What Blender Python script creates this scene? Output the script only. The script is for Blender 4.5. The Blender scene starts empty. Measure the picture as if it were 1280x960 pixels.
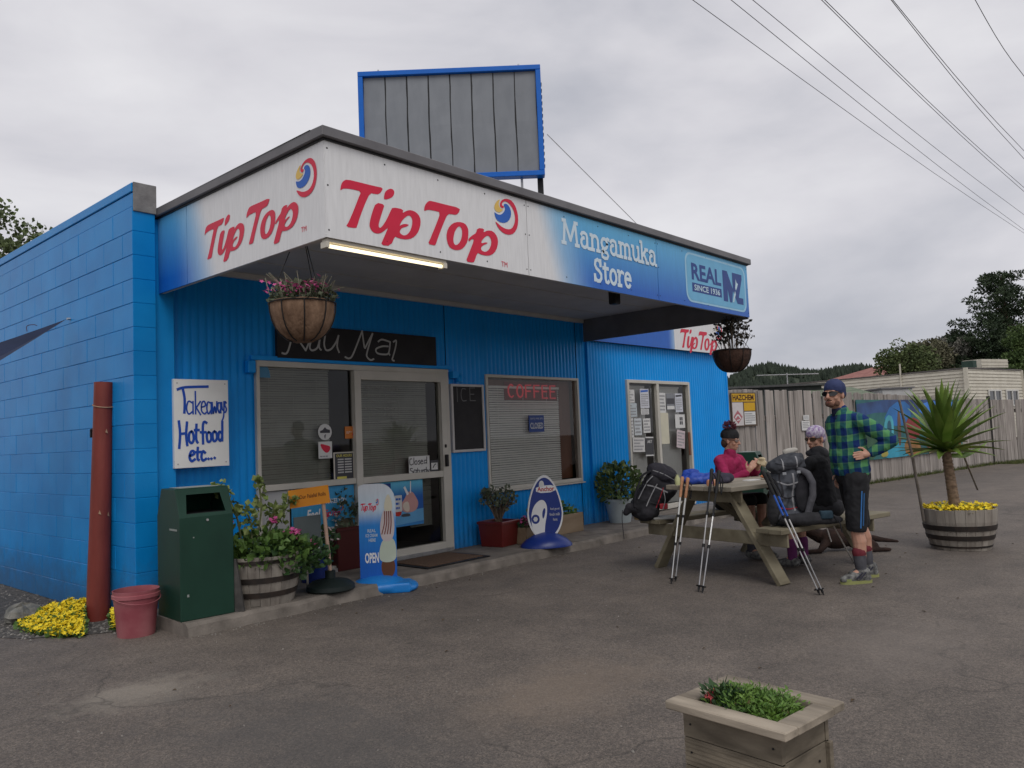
import bpy, bmesh, math, random
import numpy as np
from mathutils import Vector, Matrix, Euler, noise as mnoise
from mathutils.bvhtree import BVHTree
from mathutils.geometry import tessellate_polygon
random.seed(7)
SC = bpy.context.scene
COL = SC.collection
PI = math.pi
R_ = math.radians

# ------------------------------------------------------------ camera, sky, sun, exposure
YAW, PITCH, ROLL, FPX, CAMH = R_(48.217), R_(3.796), R_(-2.392), 984.2, 1.4
_f = Vector((math.sin(YAW)*math.cos(PITCH), math.cos(YAW)*math.cos(PITCH), math.sin(PITCH)))
_r0 = Vector((math.cos(YAW), -math.sin(YAW), 0)); _u0 = _r0.cross(_f)
_r = _r0*math.cos(ROLL) + _u0*math.sin(ROLL); _u = -_r0*math.sin(ROLL) + _u0*math.cos(ROLL)
CAM0 = Vector((0, 0, CAMH))
cd = bpy.data.cameras.new('camera'); cam = bpy.data.objects.new('camera', cd); COL.objects.link(cam)
cd.sensor_width = 36; cd.lens = FPX*36/1280; cd.clip_start = .05; cd.clip_end = 3000
cam.matrix_world = Matrix(((_r.x, _u.x, -_f.x, 0), (_r.y, _u.y, -_f.y, 0), (_r.z, _u.z, -_f.z, CAMH), (0, 0, 0, 1)))
SC.camera = cam
SC.render.resolution_x = 1024; SC.render.resolution_y = 768
SC.view_settings.view_transform = 'Standard'; SC.view_settings.look = 'None'
SC.view_settings.exposure = 0; SC.view_settings.gamma = 1

SKYOFF = (4.37, 8.11, 1.4)
SUN_DIR = Vector((-.42, -.60, .95)).normalized()      # towards the sun, behind thick cloud
W = bpy.data.worlds.new('World'); SC.world = W; W.use_nodes = True
nt = W.node_tree; nt.nodes.clear()
wo = nt.nodes.new('ShaderNodeOutputWorld'); bg = nt.nodes.new('ShaderNodeBackground')
sky = nt.nodes.new('ShaderNodeTexSky'); sky.sky_type = 'NISHITA'; sky.sun_disc = False
sky.sun_elevation = math.asin(SUN_DIR.z); sky.sun_rotation = math.atan2(SUN_DIR.x, SUN_DIR.y)
bg.inputs[1].default_value = .1
tc = nt.nodes.new('ShaderNodeTexCoord'); mp = nt.nodes.new('ShaderNodeMapping'); mp.inputs['Scale'].default_value = (1, 1, 2.6); mp.inputs['Location'].default_value = SKYOFF
n1 = nt.nodes.new('ShaderNodeTexNoise'); n1.inputs['Scale'].default_value = 2.1; n1.inputs['Detail'].default_value = 7; n1.inputs['Roughness'].default_value = .5; n1.inputs['Distortion'].default_value = .25
rp = nt.nodes.new('ShaderNodeValToRGB')
rp.color_ramp.elements[0].position = .30; rp.color_ramp.elements[0].color = (4.75, 4.85, 5.4, 1)
rp.color_ramp.elements[1].position = .66; rp.color_ramp.elements[1].color = (8.3, 8.2, 8.45, 1)
e = rp.color_ramp.elements.new(.5); e.color = (6.9, 6.8, 7.2, 1)
mx = nt.nodes.new('ShaderNodeMixRGB'); mx.inputs[0].default_value = .95
L = nt.links.new
L(tc.outputs['Generated'], mp.inputs['Vector']); L(mp.outputs[0], n1.inputs['Vector']); L(n1.outputs['Fac'], rp.inputs[0])
L(sky.outputs[0], mx.inputs[1]); L(rp.outputs[0], mx.inputs[2]); L(mx.outputs[0], bg.inputs[0]); L(bg.outputs[0], wo.inputs[0])
sd = bpy.data.lights.new('sun', 'SUN'); sd.energy = 1.28; sd.angle = R_(34); sd.color = (1, .97, .93)
sun = bpy.data.objects.new('sun', sd); COL.objects.link(sun); sun.location = (0, 0, 30)
sun.rotation_euler = (-SUN_DIR).to_track_quat('-Z', 'Y').to_euler()

# ------------------------------------------------------------ pixel helpers: a pixel is a direction, the surface gives the distance
def ray(x, y): return _f + _r*((x-640)/FPX) - _u*((y-480)/FPX)
def G(x, y, z=0.):
    d = ray(x, y); return CAM0 + d*((z-CAMH)/d.z)
def PY(x, y, Y):
    d = ray(x, y); return CAM0 + d*(Y/d.y)
def PX(x, y, X):
    d = ray(x, y); return CAM0 + d*(X/d.x)
def PD(x, y, dist): return CAM0 + ray(x, y)*dist

# ------------------------------------------------------------ object helpers
TM = {}
def tag(o, label=None, cat=None, group=None, kind=None):
    if label: o['label'] = label
    if cat: o['category'] = cat
    if group: o['group'] = group
    if kind: o['kind'] = kind
    return o
def thing(name, label, cat, loc=(0, 0, 0), rz=0., group=None):
    o = bpy.data.objects.new(name, None); COL.objects.link(o)
    o.empty_display_size = .1; o.location = loc; o.rotation_euler = (0, 0, rz)
    TM[o.name] = Matrix.Translation(Vector(loc)) @ Matrix.Rotation(rz, 4, 'Z')
    return tag(o, label, cat, group)
def link(name, me, m, parent=None):
    o = bpy.data.objects.new(name, me); COL.objects.link(o)
    if m and not me.materials:
        for q in (m if isinstance(m, (list, tuple)) else [m]): me.materials.append(q)
    if parent is not None:
        o.parent = parent; TM[o.name] = TM.get(parent.name, Matrix())
    return o
def piece(name, me, parent, loc, rot=(0, 0, 0), scale=(1, 1, 1)):
    """another piece sharing mesh data"""
    o = bpy.data.objects.new(name, me); COL.objects.link(o); o.parent = parent
    o.location = loc; o.rotation_euler = rot; o.scale = scale
    return o
class MB:
    def __init__(s): s.v = []; s.f = []; s.mi = []; s.m = 0; s.T = None
    def add(s, vs, fs):
        n = len(s.v)
        if s.T is not None: vs = [s.T @ Vector(v) for v in vs]
        s.v += [tuple(v) for v in vs]; s.f += [tuple(i+n for i in f) for f in fs]; s.mi += [s.m]*len(fs); return s
    def box(s, a, b):
        (x0, y0, z0), (x1, y1, z1) = a, b
        return s.add([(x0,y0,z0),(x1,y0,z0),(x1,y1,z0),(x0,y1,z0),(x0,y0,z1),(x1,y0,z1),(x1,y1,z1),(x0,y1,z1)],
                     [(0,3,2,1),(4,5,6,7),(0,1,5,4),(1,2,6,5),(2,3,7,6),(3,0,4,7)])
    def cbox(s, c, sz, rot=None):
        h = Vector(sz)/2; M = (rot if rot is not None else Matrix.Identity(3)); c = Vector(c)
        vs = [c + M @ Vector((x*h.x, y*h.y, z*h.z)) for z in (-1, 1) for x, y in ((-1,-1),(1,-1),(1,1),(-1,1))]
        return s.add(vs, [(0,3,2,1),(4,5,6,7),(0,1,5,4),(1,2,6,5),(2,3,7,6),(3,0,4,7)])
    def bar(s, p, q, w, h, up=(0, 0, 1)):
        p, q = Vector(p), Vector(q); d = (q-p); l = d.length; d.normalize()
        x = Vector(up).cross(d)
        if x.length < 1e-4: x = Vector((1, 0, 0)).cross(d)
        x.normalize(); y = d.cross(x)
        return s.cbox((p+q)/2, (w, h, l), Matrix((x, y, d)).transposed())
    def tube(s, pts, r, n=8, cap=True):
        pts = [Vector(p) for p in pts]; k = len(pts)
        rs = r if isinstance(r, (list, tuple)) else [r]*k
        ref = None; vs = []
        for i, p in enumerate(pts):
            d = (pts[min(i+1, k-1)] - pts[max(i-1, 0)]).normalized()
            if ref is None:
                ref = Vector((0, 0, 1)) if abs(d.z) < .9 else Vector((1, 0, 0))
            x = ref - d*ref.dot(d)
            if x.length < 1e-5: x = Vector((0, 1, 0)) - d*d.y
            x.normalize(); ref = x; y = d.cross(x)
            for j in range(n):
                a = 2*PI*j/n; vs.append(p + (x*math.cos(a) + y*math.sin(a))*rs[i])
        fs = [(i*n+j, i*n+(j+1) % n, (i+1)*n+(j+1) % n, (i+1)*n+j) for i in range(k-1) for j in range(n)]
        if cap: fs += [tuple(range(n-1, -1, -1)), tuple((k-1)*n+j for j in range(n))]
        return s.add(vs, fs)
    def lathe(s, prof, n=20, c=(0, 0, 0), a0=0, sq=None):
        vs = []; k = len(prof)
        for r, z in prof:
            for j in range(n):
                a = a0 + 2*PI*j/n; vs.append((c[0]+r*math.cos(a), c[1]+r*math.sin(a), c[2]+z))
        fs = [(i*n+j, i*n+(j+1) % n, (i+1)*n+(j+1) % n, (i+1)*n+j) for i in range(k-1) for j in range(n)]
        return s.add(vs, fs)
    def prism(s, loop, z0, z1, fr=None):
        """2-D loop extruded; fr maps (u,v,w)->world"""
        n = len(loop)
        vs = [(u, v, z0) for u, v in loop] + [(u, v, z1) for u, v in loop]
        if fr: vs = [fr(*q) for q in vs]
        tri = tessellate_polygon([[Vector((u, v, 0)) for u, v in loop]])
        fs = [tuple(t) for t in tri] + [tuple(i+n for i in t) for t in tri]
        fs += [(i, (i+1) % n, (i+1) % n+n, i+n) for i in range(n)]
        return s.add(vs, fs)
    def fill(s, loops, fr, w=.002):
        tri = tessellate_polygon([[Vector((u, v, 0)) for u, v in l] for l in loops])
        vs = [fr(u, v, w) for l in loops for u, v in l]
        return s.add(vs, [tuple(t) for t in tri])
    def stroke(s, pts, wd, fr, w=.002, smooth=True):
        P = crom(pts) if smooth and len(pts) > 2 else pts
        P = [Vector(p) for p in P]; k = len(P); Ls = []; Rs = []
        for i, p in enumerate(P):
            d = P[min(i+1, k-1)] - P[max(i-1, 0)]
            if d.length < 1e-9: d = Vector((1, 0))
            d.normalize(); q = Vector((-d.y, d.x))*wd/2
            e = d*wd*.3*(-1 if i == 0 else (1 if i == k-1 else 0))
            Ls.append(p+q+e); Rs.append(p-q+e)
        vs = [fr(p.x, p.y, w) for p in Ls+Rs]
        return s.add(vs, [(i, i+k, i+1+k, i+1) for i in range(k-1)])
    def build(s, name, m, parent=None, smooth=False, bevel=0, world=False, kind=None):
        me = bpy.data.meshes.new(name)
        vs = s.v
        if world and parent is not None:
            inv = TM.get(parent.name, Matrix()).inverted(); vs = [inv @ Vector(v) for v in vs]
        me.from_pydata(vs, [], s.f)
        ms = m if isinstance(m, (list, tuple)) else [m]
        for q in ms: me.materials.append(q)
        bm = bmesh.new(); bm.from_mesh(me)
        for f, i in zip(bm.faces, s.mi): f.material_index = i
        if bevel:
            bmesh.ops.remove_doubles(bm, verts=bm.verts, dist=1e-5)
            bmesh.ops.recalc_face_normals(bm, faces=bm.faces)
            ed = [e for e in bm.edges if len(e.link_faces) == 2 and e.calc_face_angle(0) > .5]
            bmesh.ops.bevel(bm, geom=ed, offset=bevel, segments=1, affect='EDGES', profile=.7)
        else:
            bmesh.ops.recalc_face_normals(bm, faces=bm.faces)
        bm.to_mesh(me); bm.free()
        if smooth:
            me.polygons.foreach_set('use_smooth', [True]*len(me.polygons))
            try: me.set_sharp_from_angle(angle=R_(45))
            except Exception: pass
        o = link(name, me, None, parent)
        if kind: o['kind'] = kind
        return o
def crom(P, k=6):
    P = [tuple(p) for p in P]; n = len(P); out = []
    for i in range(n-1):
        a, b, c, d = P[max(i-1, 0)], P[i], P[i+1], P[min(i+2, n-1)]
        for j in range(k):
            t = j/k
            out.append(tuple(.5*(2*b[q] + (c[q]-a[q])*t + (2*a[q]-5*b[q]+4*c[q]-d[q])*t*t + (3*b[q]-a[q]-3*c[q]+d[q])*t**3) for q in range(len(b))))
    out.append(P[-1]); return out
def chaikin(l, k=1):
    for _ in range(k):
        o = []
        for i, p in enumerate(l):
            q = l[(i+1) % len(l)]
            o += [(p[0]*.75+q[0]*.25, p[1]*.75+q[1]*.25), (p[0]*.25+q[0]*.75, p[1]*.25+q[1]*.75)]
        l = o
    return l
def frame(o, U, V, N):
    o, U, V, N = Vector(o), Vector(U), Vector(V), Vector(N)
    return lambda u, v, w=0.: o + U*u + V*v + N*w
def wallfr(Y): return frame((0, Y, 0), (1, 0, 0), (0, 0, 1), (0, -1, 0))      # u = X, v = Z on a wall facing the camera
def rrect(u0, v0, u1, v1, r, k=4):
    o = []
    for cx, cy, a in ((u1-r, v1-r, 0), (u0+r, v1-r, 90), (u0+r, v0+r, 180), (u1-r, v0+r, 270)):
        for j in range(k+1):
            t = R_(a+90*j/k); o.append((cx+r*math.cos(t), cy+r*math.sin(t)))
    return o
def text_fit(name, s, fr, u0, v0, u1, v1, m, parent, bold=0., w=.003, shear=0., world=True):
    cu = bpy.data.curves.new('t', 'FONT'); cu.body = s; cu.offset = bold; cu.resolution_u = 3; cu.shear = shear
    ob = bpy.data.objects.new('t', cu); COL.objects.link(ob)
    dg = bpy.context.evaluated_depsgraph_get(); me = ob.evaluated_get(dg).to_mesh()
    V = [(v.co.x, v.co.y) for v in me.vertices]; F = [tuple(p.vertices) for p in me.polygons]
    ob.evaluated_get(dg).to_mesh_clear(); bpy.data.objects.remove(ob); bpy.data.curves.remove(cu)
    x0 = min(v[0] for v in V); x1 = max(v[0] for v in V); y0 = min(v[1] for v in V); y1 = max(v[1] for v in V)
    mb = MB(); mb.add([fr(u0+(x-x0)/(x1-x0)*(u1-u0), v0+(y-y0)/(y1-y0)*(v1-v0), w) for x, y in V], F)
    return mb.build(name, m, parent, world=world)

# ------------------------------------------------------------ materials
MATS = {}
def PM(name, c1, c2=None, scale=6., rough=.65, bump=0., bscale=80., metal=0., rnd=0., stretch=(1, 1, 1), coords='world', spec=.4, lo=.35, hi=.65, detail=5., splash=None):
    if name in MATS: return MATS[name]
    m = bpy.data.materials.new(name); m.use_nodes = True; N = m.node_tree.nodes; K = m.node_tree.links.new
    b = N['Principled BSDF']; b.inputs['Roughness'].default_value = rough; b.inputs['Metallic'].default_value = metal
    b.inputs['Specular IOR Level'].default_value = spec
    if coords == 'world': src = N.new('ShaderNodeNewGeometry').outputs['Position']
    else: src = N.new('ShaderNodeTexCoord').outputs['Object']
    mp = N.new('ShaderNodeMapping'); mp.inputs['Scale'].default_value = stretch; K(src, mp.inputs['Vector'])
    col = None
    if c2 is None: c2 = tuple(x*.8 for x in c1)
    n = N.new('ShaderNodeTexNoise'); n.inputs['Scale'].default_value = scale; n.inputs['Detail'].default_value = detail
    K(mp.outputs[0], n.inputs['Vector'])
    r = N.new('ShaderNodeValToRGB'); r.color_ramp.elements[0].position = lo; r.color_ramp.elements[1].position = hi
    r.color_ramp.elements[0].color = (*c1, 1); r.color_ramp.elements[1].color = (*c2, 1)
    K(n.outputs['Fac'], r.inputs[0]); col = r.outputs[0]
    if rnd:
        oi = N.new('ShaderNodeObjectInfo'); hs = N.new('ShaderNodeHueSaturation'); mr = N.new('ShaderNodeMapRange')
        mr.inputs[3].default_value = 1-rnd; mr.inputs[4].default_value = 1+rnd
        K(oi.outputs['Random'], mr.inputs[0]); K(mr.outputs[0], hs.inputs['Value']); K(col, hs.inputs['Color']); col = hs.outputs[0]
    if splash:      # chalky fading in streaks, mud splashed up from the ground
        gp_ = N.new('ShaderNodeNewGeometry').outputs['Position']; ms = N.new('ShaderNodeMapping'); ms.inputs['Scale'].default_value = (3.5, 3.5, .5); K(gp_, ms.inputs[0])
        ns = N.new('ShaderNodeTexNoise'); ns.inputs['Scale'].default_value = 1.6; ns.inputs['Detail'].default_value = 7; ns.inputs['Roughness'].default_value = .65; K(ms.outputs[0], ns.inputs['Vector'])
        rs_ = N.new('ShaderNodeMapRange'); rs_.inputs[1].default_value = .5; rs_.inputs[2].default_value = .8; rs_.inputs[4].default_value = .14; K(ns.outputs['Fac'], rs_.inputs[0])
        m1_ = N.new('ShaderNodeMixRGB'); m1_.inputs[2].default_value = (.04, .28, .56, 1); K(rs_.outputs[0], m1_.inputs[0]); K(col, m1_.inputs[1])
        sz_ = N.new('ShaderNodeSeparateXYZ'); K(gp_, sz_.inputs[0]); n4 = N.new('ShaderNodeTexNoise'); n4.inputs['Scale'].default_value = 7; n4.inputs['Detail'].default_value = 8; n4.inputs['Roughness'].default_value = .7; K(gp_, n4.inputs['Vector'])
        ma_ = N.new('ShaderNodeMath'); ma_.operation = 'MULTIPLY_ADD'; K(n4.outputs['Fac'], ma_.inputs[0]); ma_.inputs[1].default_value = -.85; K(sz_.outputs[2], ma_.inputs[2])
        rz_ = N.new('ShaderNodeMapRange'); rz_.inputs[1].default_value = -.36; rz_.inputs[2].default_value = .05; rz_.inputs[3].default_value = .5; rz_.inputs[4].default_value = 0; K(ma_.outputs[0], rz_.inputs[0])
        m2_ = N.new('ShaderNodeMixRGB'); m2_.inputs[2].default_value = (.055, .05, .042, 1); K(rz_.outputs[0], m2_.inputs[0]); K(m1_.outputs[0], m2_.inputs[1]); col = m2_.outputs[0]
    K(col, b.inputs['Base Color'])
    if bump:
        n2 = N.new('ShaderNodeTexNoise'); n2.inputs['Scale'].default_value = bscale; n2.inputs['Detail'].default_value = 3
        K(mp.outputs[0], n2.inputs['Vector'])
        bp = N.new('ShaderNodeBump'); bp.inputs['Strength'].default_value = bump; bp.inputs['Distance'].default_value = .01
        K(n2.outputs['Fac'], bp.inputs['Height']); K(bp.outputs[0], b.inputs['Normal'])
    MATS[name] = m; return m
def flat(name, c, rough=.5, spec=.3): return PM(name, c, tuple(x*.93 for x in c), 9., rough, spec=spec)
def emis(name, c, s):
    m = bpy.data.materials.new(name); m.use_nodes = True; b = m.node_tree.nodes['Principled BSDF']
    b.inputs['Emission Color'].default_value = (*c, 1); b.inputs['Emission Strength'].default_value = s; b.inputs['Base Color'].default_value = (*c, 1)
    return m
def glassm(name, tint=(.8, .82, .8), ior=1.5):
    m = bpy.data.materials.new(name); m.use_nodes = True; N = m.node_tree.nodes; K = m.node_tree.links.new; N.clear()
    o = N.new('ShaderNodeOutputMaterial'); t = N.new('ShaderNodeBsdfTransparent'); g = N.new('ShaderNodeBsdfGlossy'); x = N.new('ShaderNodeMixShader'); f = N.new('ShaderNodeFresnel')
    t.inputs[0].default_value = (*tint, 1); g.inputs['Roughness'].default_value = .02; f.inputs[0].default_value = ior
    K(f.outputs[0], x.inputs[0]); K(t.outputs[0], x.inputs[1]); K(g.outputs[0], x.inputs[2]); K(x.outputs[0], o.inputs[0]); return m
def gradm(name, stops, axis, a, b, skew=0., skewax=2, rough=.35, vlow=None, vtop=None, z0=0, z1=1):
    """printed sheet: colour bands along one axis (object space), optional second band tint over height"""
    m = bpy.data.materials.new(name); m.use_nodes = True; N = m.node_tree.nodes; K = m.node_tree.links.new
    bs = N['Principled BSDF']; bs.inputs['Roughness'].default_value = rough; bs.inputs['Specular IOR Level'].default_value = .35
    sx = N.new('ShaderNodeSeparateXYZ'); K(N.new('ShaderNodeNewGeometry').outputs['Position'], sx.inputs[0])
    src = sx.outputs[axis]
    if skew:
        mm = N.new('ShaderNodeMath'); mm.operation = 'MULTIPLY_ADD'; K(sx.outputs[skewax], mm.inputs[0]); mm.inputs[1].default_value = skew; K(src, mm.inputs[2]); src = mm.outputs[0]
    mr = N.new('ShaderNodeMapRange'); mr.inputs[1].default_value = a; mr.inputs[2].default_value = b; K(src, mr.inputs[0])
    r = N.new('ShaderNodeValToRGB'); r.color_ramp.interpolation = 'EASE'
    while len(r.color_ramp.elements) < len(stops): r.color_ramp.elements.new(.5)
    for e, (p, c) in zip(r.color_ramp.elements, stops): e.position = p; e.color = (*c, 1)
    K(mr.outputs[0], r.inputs[0]); col = r.outputs[0]
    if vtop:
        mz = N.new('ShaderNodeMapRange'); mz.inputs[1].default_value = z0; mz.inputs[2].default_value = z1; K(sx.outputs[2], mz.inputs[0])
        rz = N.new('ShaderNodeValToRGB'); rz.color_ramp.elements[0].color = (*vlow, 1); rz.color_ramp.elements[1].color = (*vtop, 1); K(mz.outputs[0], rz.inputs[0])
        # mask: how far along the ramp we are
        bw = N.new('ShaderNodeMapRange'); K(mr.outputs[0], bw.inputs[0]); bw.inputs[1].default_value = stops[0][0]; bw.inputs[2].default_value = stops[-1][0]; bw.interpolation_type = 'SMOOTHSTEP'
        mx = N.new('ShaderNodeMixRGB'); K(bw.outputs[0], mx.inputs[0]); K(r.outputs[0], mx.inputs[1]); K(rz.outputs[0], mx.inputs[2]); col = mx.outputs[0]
    # rain streaks and grime
    n = N.new('ShaderNodeTexNoise'); mpn = N.new('ShaderNodeMapping'); mpn.inputs['Scale'].default_value = (9, 9, 1.2); K(N.new('ShaderNodeNewGeometry').outputs['Position'], mpn.inputs[0]); K(mpn.outputs[0], n.inputs['Vector'])
    n.inputs['Detail'].default_value = 6
    rr = N.new('ShaderNodeMapRange'); rr.inputs[1].default_value = .3; rr.inputs[2].default_value = .75; rr.inputs[3].default_value = 1.; rr.inputs[4].default_value = .88; K(n.outputs['Fac'], rr.inputs[0])
    hs = N.new('ShaderNodeHueSaturation'); K(col, hs.inputs['Color']); K(rr.outputs[0], hs.inputs['Value']); K(hs.outputs[0], bs.inputs['Base Color'])
    return m
BLUE = PM('blue_paint', (.001, .275, .76), (.002, .305, .82), 3., .42, bump=.05, bscale=40, rnd=.03, spec=.2, splash=1)
BLUEB = PM('blue_block_paint', (.003, .205, .55), (.006, .245, .62), 2.5, .34, bump=.12, bscale=120, rnd=.05, spec=.17, splash=1)
BLUED = flat('blue_gloss_trim', (.004, .13, .55), .35)
WHITE = flat('white_print', (.78, .78, .78), .4)
RED = flat('red_print', (.66, .015, .055), .4)
PBLUE = flat('blue_print', (.02, .12, .5), .4)
NAVY = flat('navy_print', (.012, .05, .24), .4)
YEL = flat('ochre_print', (.75, .5, .12), .4)
BLACK = flat('black_plastic', (.012, .012, .013), .45)
DARK = flat('dark_inside', (.02, .02, .022), .8)
GREYF = PM('grey_flashing', (.13, .125, .13), (.17, .165, .17), 3, .5, metal=.2)
SOFF = PM('soffit_paint', (.44, .43, .42), (.50, .49, .48), 3, .75)
ALU = PM('aluminium_joinery', (.50, .48, .42), (.56, .53, .47), 4, .45)
CONC = PM('concrete', (.115, .10, .085), (.24, .21, .18), 5, .85, bump=.5, bscale=70, lo=.3, hi=.7)
CONCG = PM('bare_cement', (.15, .145, .145), (.24, .235, .23), 9, .9, bump=.4, bscale=90)
WOODG = PM('grey_weathered_wood', (.24, .215, .18), (.36, .33, .285), 9, .8, bump=.4, bscale=30, rnd=.16, stretch=(1, 1, .12))
GLASS = glassm('window_glass'); GLASSD = glassm('door_glass', (.55, .57, .55))
BLIND = PM('blind_slat', (.46, .45, .40), (.53, .52, .47), 5, .5)
BLINDL = PM('pale_blind_slat', (.80, .79, .75), (.85, .84, .80), 5, .5); GLASSC = glassm('clear_window_glass', (.93, .94, .93))
STEEL = PM('galvanised_steel', (.38, .38, .38), (.5, .5, .5), 8, .4, metal=.7)
# ============================================================ THE SETTING
def asphalt():
    m = bpy.data.materials.new('asphalt'); m.use_nodes = True; N = m.node_tree.nodes; K = m.node_tree.links.new
    b = N['Principled BSDF']; b.inputs['Roughness'].default_value = .78; b.inputs['Specular IOR Level'].default_value = .35
    pos = N.new('ShaderNodeNewGeometry').outputs['Position']
    def noise(s, d=5, r=.55): 
        n = N.new('ShaderNodeTexNoise'); n.inputs['Scale'].default_value = s; n.inputs['Detail'].default_value = d; n.inputs['Roughness'].default_value = r; K(pos, n.inputs['Vector']); return n.outputs['Fac']
    def ramp(src, st):
        r = N.new('ShaderNodeValToRGB')
        while len(r.color_ramp.elements) < len(st): r.color_ramp.elements.new(.5)
        for e, (p, c) in zip(r.color_ramp.elements, st): e.position = p; e.color = (*c, 1)
        K(src, r.inputs[0]); return r.outputs[0]
    def mix(f, a, c, mode='MIX'):
        x = N.new('ShaderNodeMixRGB'); x.blend_type = mode
        if isinstance(f, float): x.inputs[0].default_value = f
        else: K(f, x.inputs[0])
        for i, s in ((1, a), (2, c)):
            if isinstance(s, tuple): x.inputs[i].default_value = (*s, 1)
            else: K(s, x.inputs[i])
        return x.outputs[0]
    base = ramp(noise(.55, 6, .6), [(.3, (.108, .094, .082)), (.5, (.132, .113, .098)), (.72, (.160, .137, .117))])
    base = mix(.75, base, ramp(noise(2.8, 5), [(.3, (.74, .74, .75)), (.7, (1.16, 1.14, 1.12))]), 'MULTIPLY')
    base = mix(.75, base, ramp(noise(150, 2), [(.3, (.5, .5, .5)), (.7, (1.5, 1.5, 1.5))]), 'MULTIPLY')
    base = mix(.55, base, ramp(noise(38, 3), [(.35, (.75, .75, .75)), (.7, (1.2, 1.2, 1.2))]), 'MULTIPLY')
    # pale aggregate specks
    vo = N.new('ShaderNodeTexVoronoi'); vo.inputs['Scale'].default_value = 55; K(pos, vo.inputs['Vector'])
    sp = ramp(vo.outputs['Distance'], [(.05, (1, 1, 1)), (.13, (0, 0, 0))])
    base = mix(mix(.4, (0, 0, 0), sp), base, (.30, .28, .25))
    # stone chips showing through, dark tar spots
    v3 = N.new('ShaderNodeTexVoronoi'); v3.inputs['Scale'].default_value = 110; K(pos, v3.inputs['Vector'])
    base = mix(.55, base, ramp(v3.outputs['Color'], [(.1, (.45, .45, .46)), (.5, (1., 1., 1.)), (.9, (1.75, 1.7, 1.6))]), 'MULTIPLY')
    v4 = N.new('ShaderNodeTexVoronoi'); v4.inputs['Scale'].default_value = 2.3; K(pos, v4.inputs['Vector'])
    base = mix(mix(.6, (0, 0, 0), ramp(v4.outputs['Distance'], [(.03, (1, 1, 1)), (.06, (0, 0, 0))])), base, (.03, .028, .026))
    v5 = N.new('ShaderNodeTexVoronoi'); v5.inputs['Scale'].default_value = 9; K(pos, v5.inputs['Vector'])
    base = mix(mix(.55, (0, 0, 0), ramp(v5.outputs['Distance'], [(.03, (1, 1, 1)), (.055, (0, 0, 0))])), base, (.22, .2, .18))
    # dusty pale patches with ragged outlines where grit has gathered
    for cx, cy, rx, ry, c, a in DUST:
        s = N.new('ShaderNodeVectorMath'); s.operation = 'SUBTRACT'; K(pos, s.inputs[0]); s.inputs[1].default_value = (cx, cy, 0)
        s2 = N.new('ShaderNodeVectorMath'); s2.operation = 'MULTIPLY'; K(s.outputs[0], s2.inputs[0]); s2.inputs[1].default_value = (1/rx, 1/ry, 0)
        ln = N.new('ShaderNodeVectorMath'); ln.operation = 'LENGTH'; K(s2.outputs[0], ln.inputs[0])
        ad = N.new('ShaderNodeMath'); ad.operation = 'MULTIPLY_ADD'; K(noise(5, 6, .65), ad.inputs[0]); ad.inputs[1].default_value = 1.6; K(ln.outputs['Value'], ad.inputs[2])
        f = ramp(ad.outputs[0], [(.95, (a, a, a)), (1.5/1.0 if False else 1., (0, 0, 0))]) if False else None
        mr = N.new('ShaderNodeMapRange'); mr.inputs[1].default_value = 1.0; mr.inputs[2].default_value = 1.7; mr.inputs[3].default_value = a; mr.inputs[4].default_value = 0; K(ad.outputs[0], mr.inputs[0])
        base = mix(mr.outputs[0], base, c)
    # hairline cracks
    wv = N.new('ShaderNodeTexVoronoi'); wv.feature = 'DISTANCE_TO_EDGE'; wv.inputs['Scale'].default_value = .33
    dn = N.new('ShaderNodeTexNoise'); dn.inputs['Scale'].default_value = 1.6; dn.inputs['Detail'].default_value = 6; K(pos, dn.inputs['Vector'])
    va = N.new('ShaderNodeVectorMath'); va.operation = 'MULTIPLY_ADD'; K(dn.outputs['Color'], va.inputs[0]); va.inputs[1].default_value = (.9, .9, 0); K(pos, va.inputs[2]); K(va.outputs[0], wv.inputs['Vector'])
    cr = ramp(wv.outputs['Distance'], [(.0, (1, 1, 1)), (.0055, (0, 0, 0))])
    cm = mix(1., cr, ramp(noise(.7, 2), [(.46, (0, 0, 0)), (.58, (.5, .5, .5))]), 'MULTIPLY')
    base = mix(cm, base, (.028, .026, .024))
    K(base, b.inputs['Base Color'])
    bp = N.new('ShaderNodeBump'); bp.inputs['Strength'].default_value = .55; bp.inputs['Distance'].default_value = .006; K(noise(170, 3), bp.inputs['Height'])
    bp2 = N.new('ShaderNodeBump'); bp2.inputs['Strength'].default_value = .35; bp2.inputs['Distance'].default_value = .03; K(noise(7, 4), bp2.inputs['Height']); K(bp.outputs[0], bp2.inputs['Normal']); K(bp2.outputs[0], b.inputs['Normal'])
    return m
p_ = G(172, 866); q_ = G(705, 862)
DUST = [(p_.x, p_.y, .55, .4, (.32, .285, .235), .5), (q_.x, q_.y, 1.0, .55, (.19, .148, .112), .5), (5.3, 1.6, 1.2, .6, (.19, .165, .145), .4), (2.2, 3.3, .9, 1.6, (.075, .072, .07), .5)]
ASPH = asphalt()
tag(MB().add([(-700, -700, 0), (700, -700, 0), (700, 700, 0), (-700, 700, 0)], [(0, 1, 2, 3)]).build('ground', ASPH), kind='structure', label='grey worn asphalt car park with dusty patches')

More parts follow.
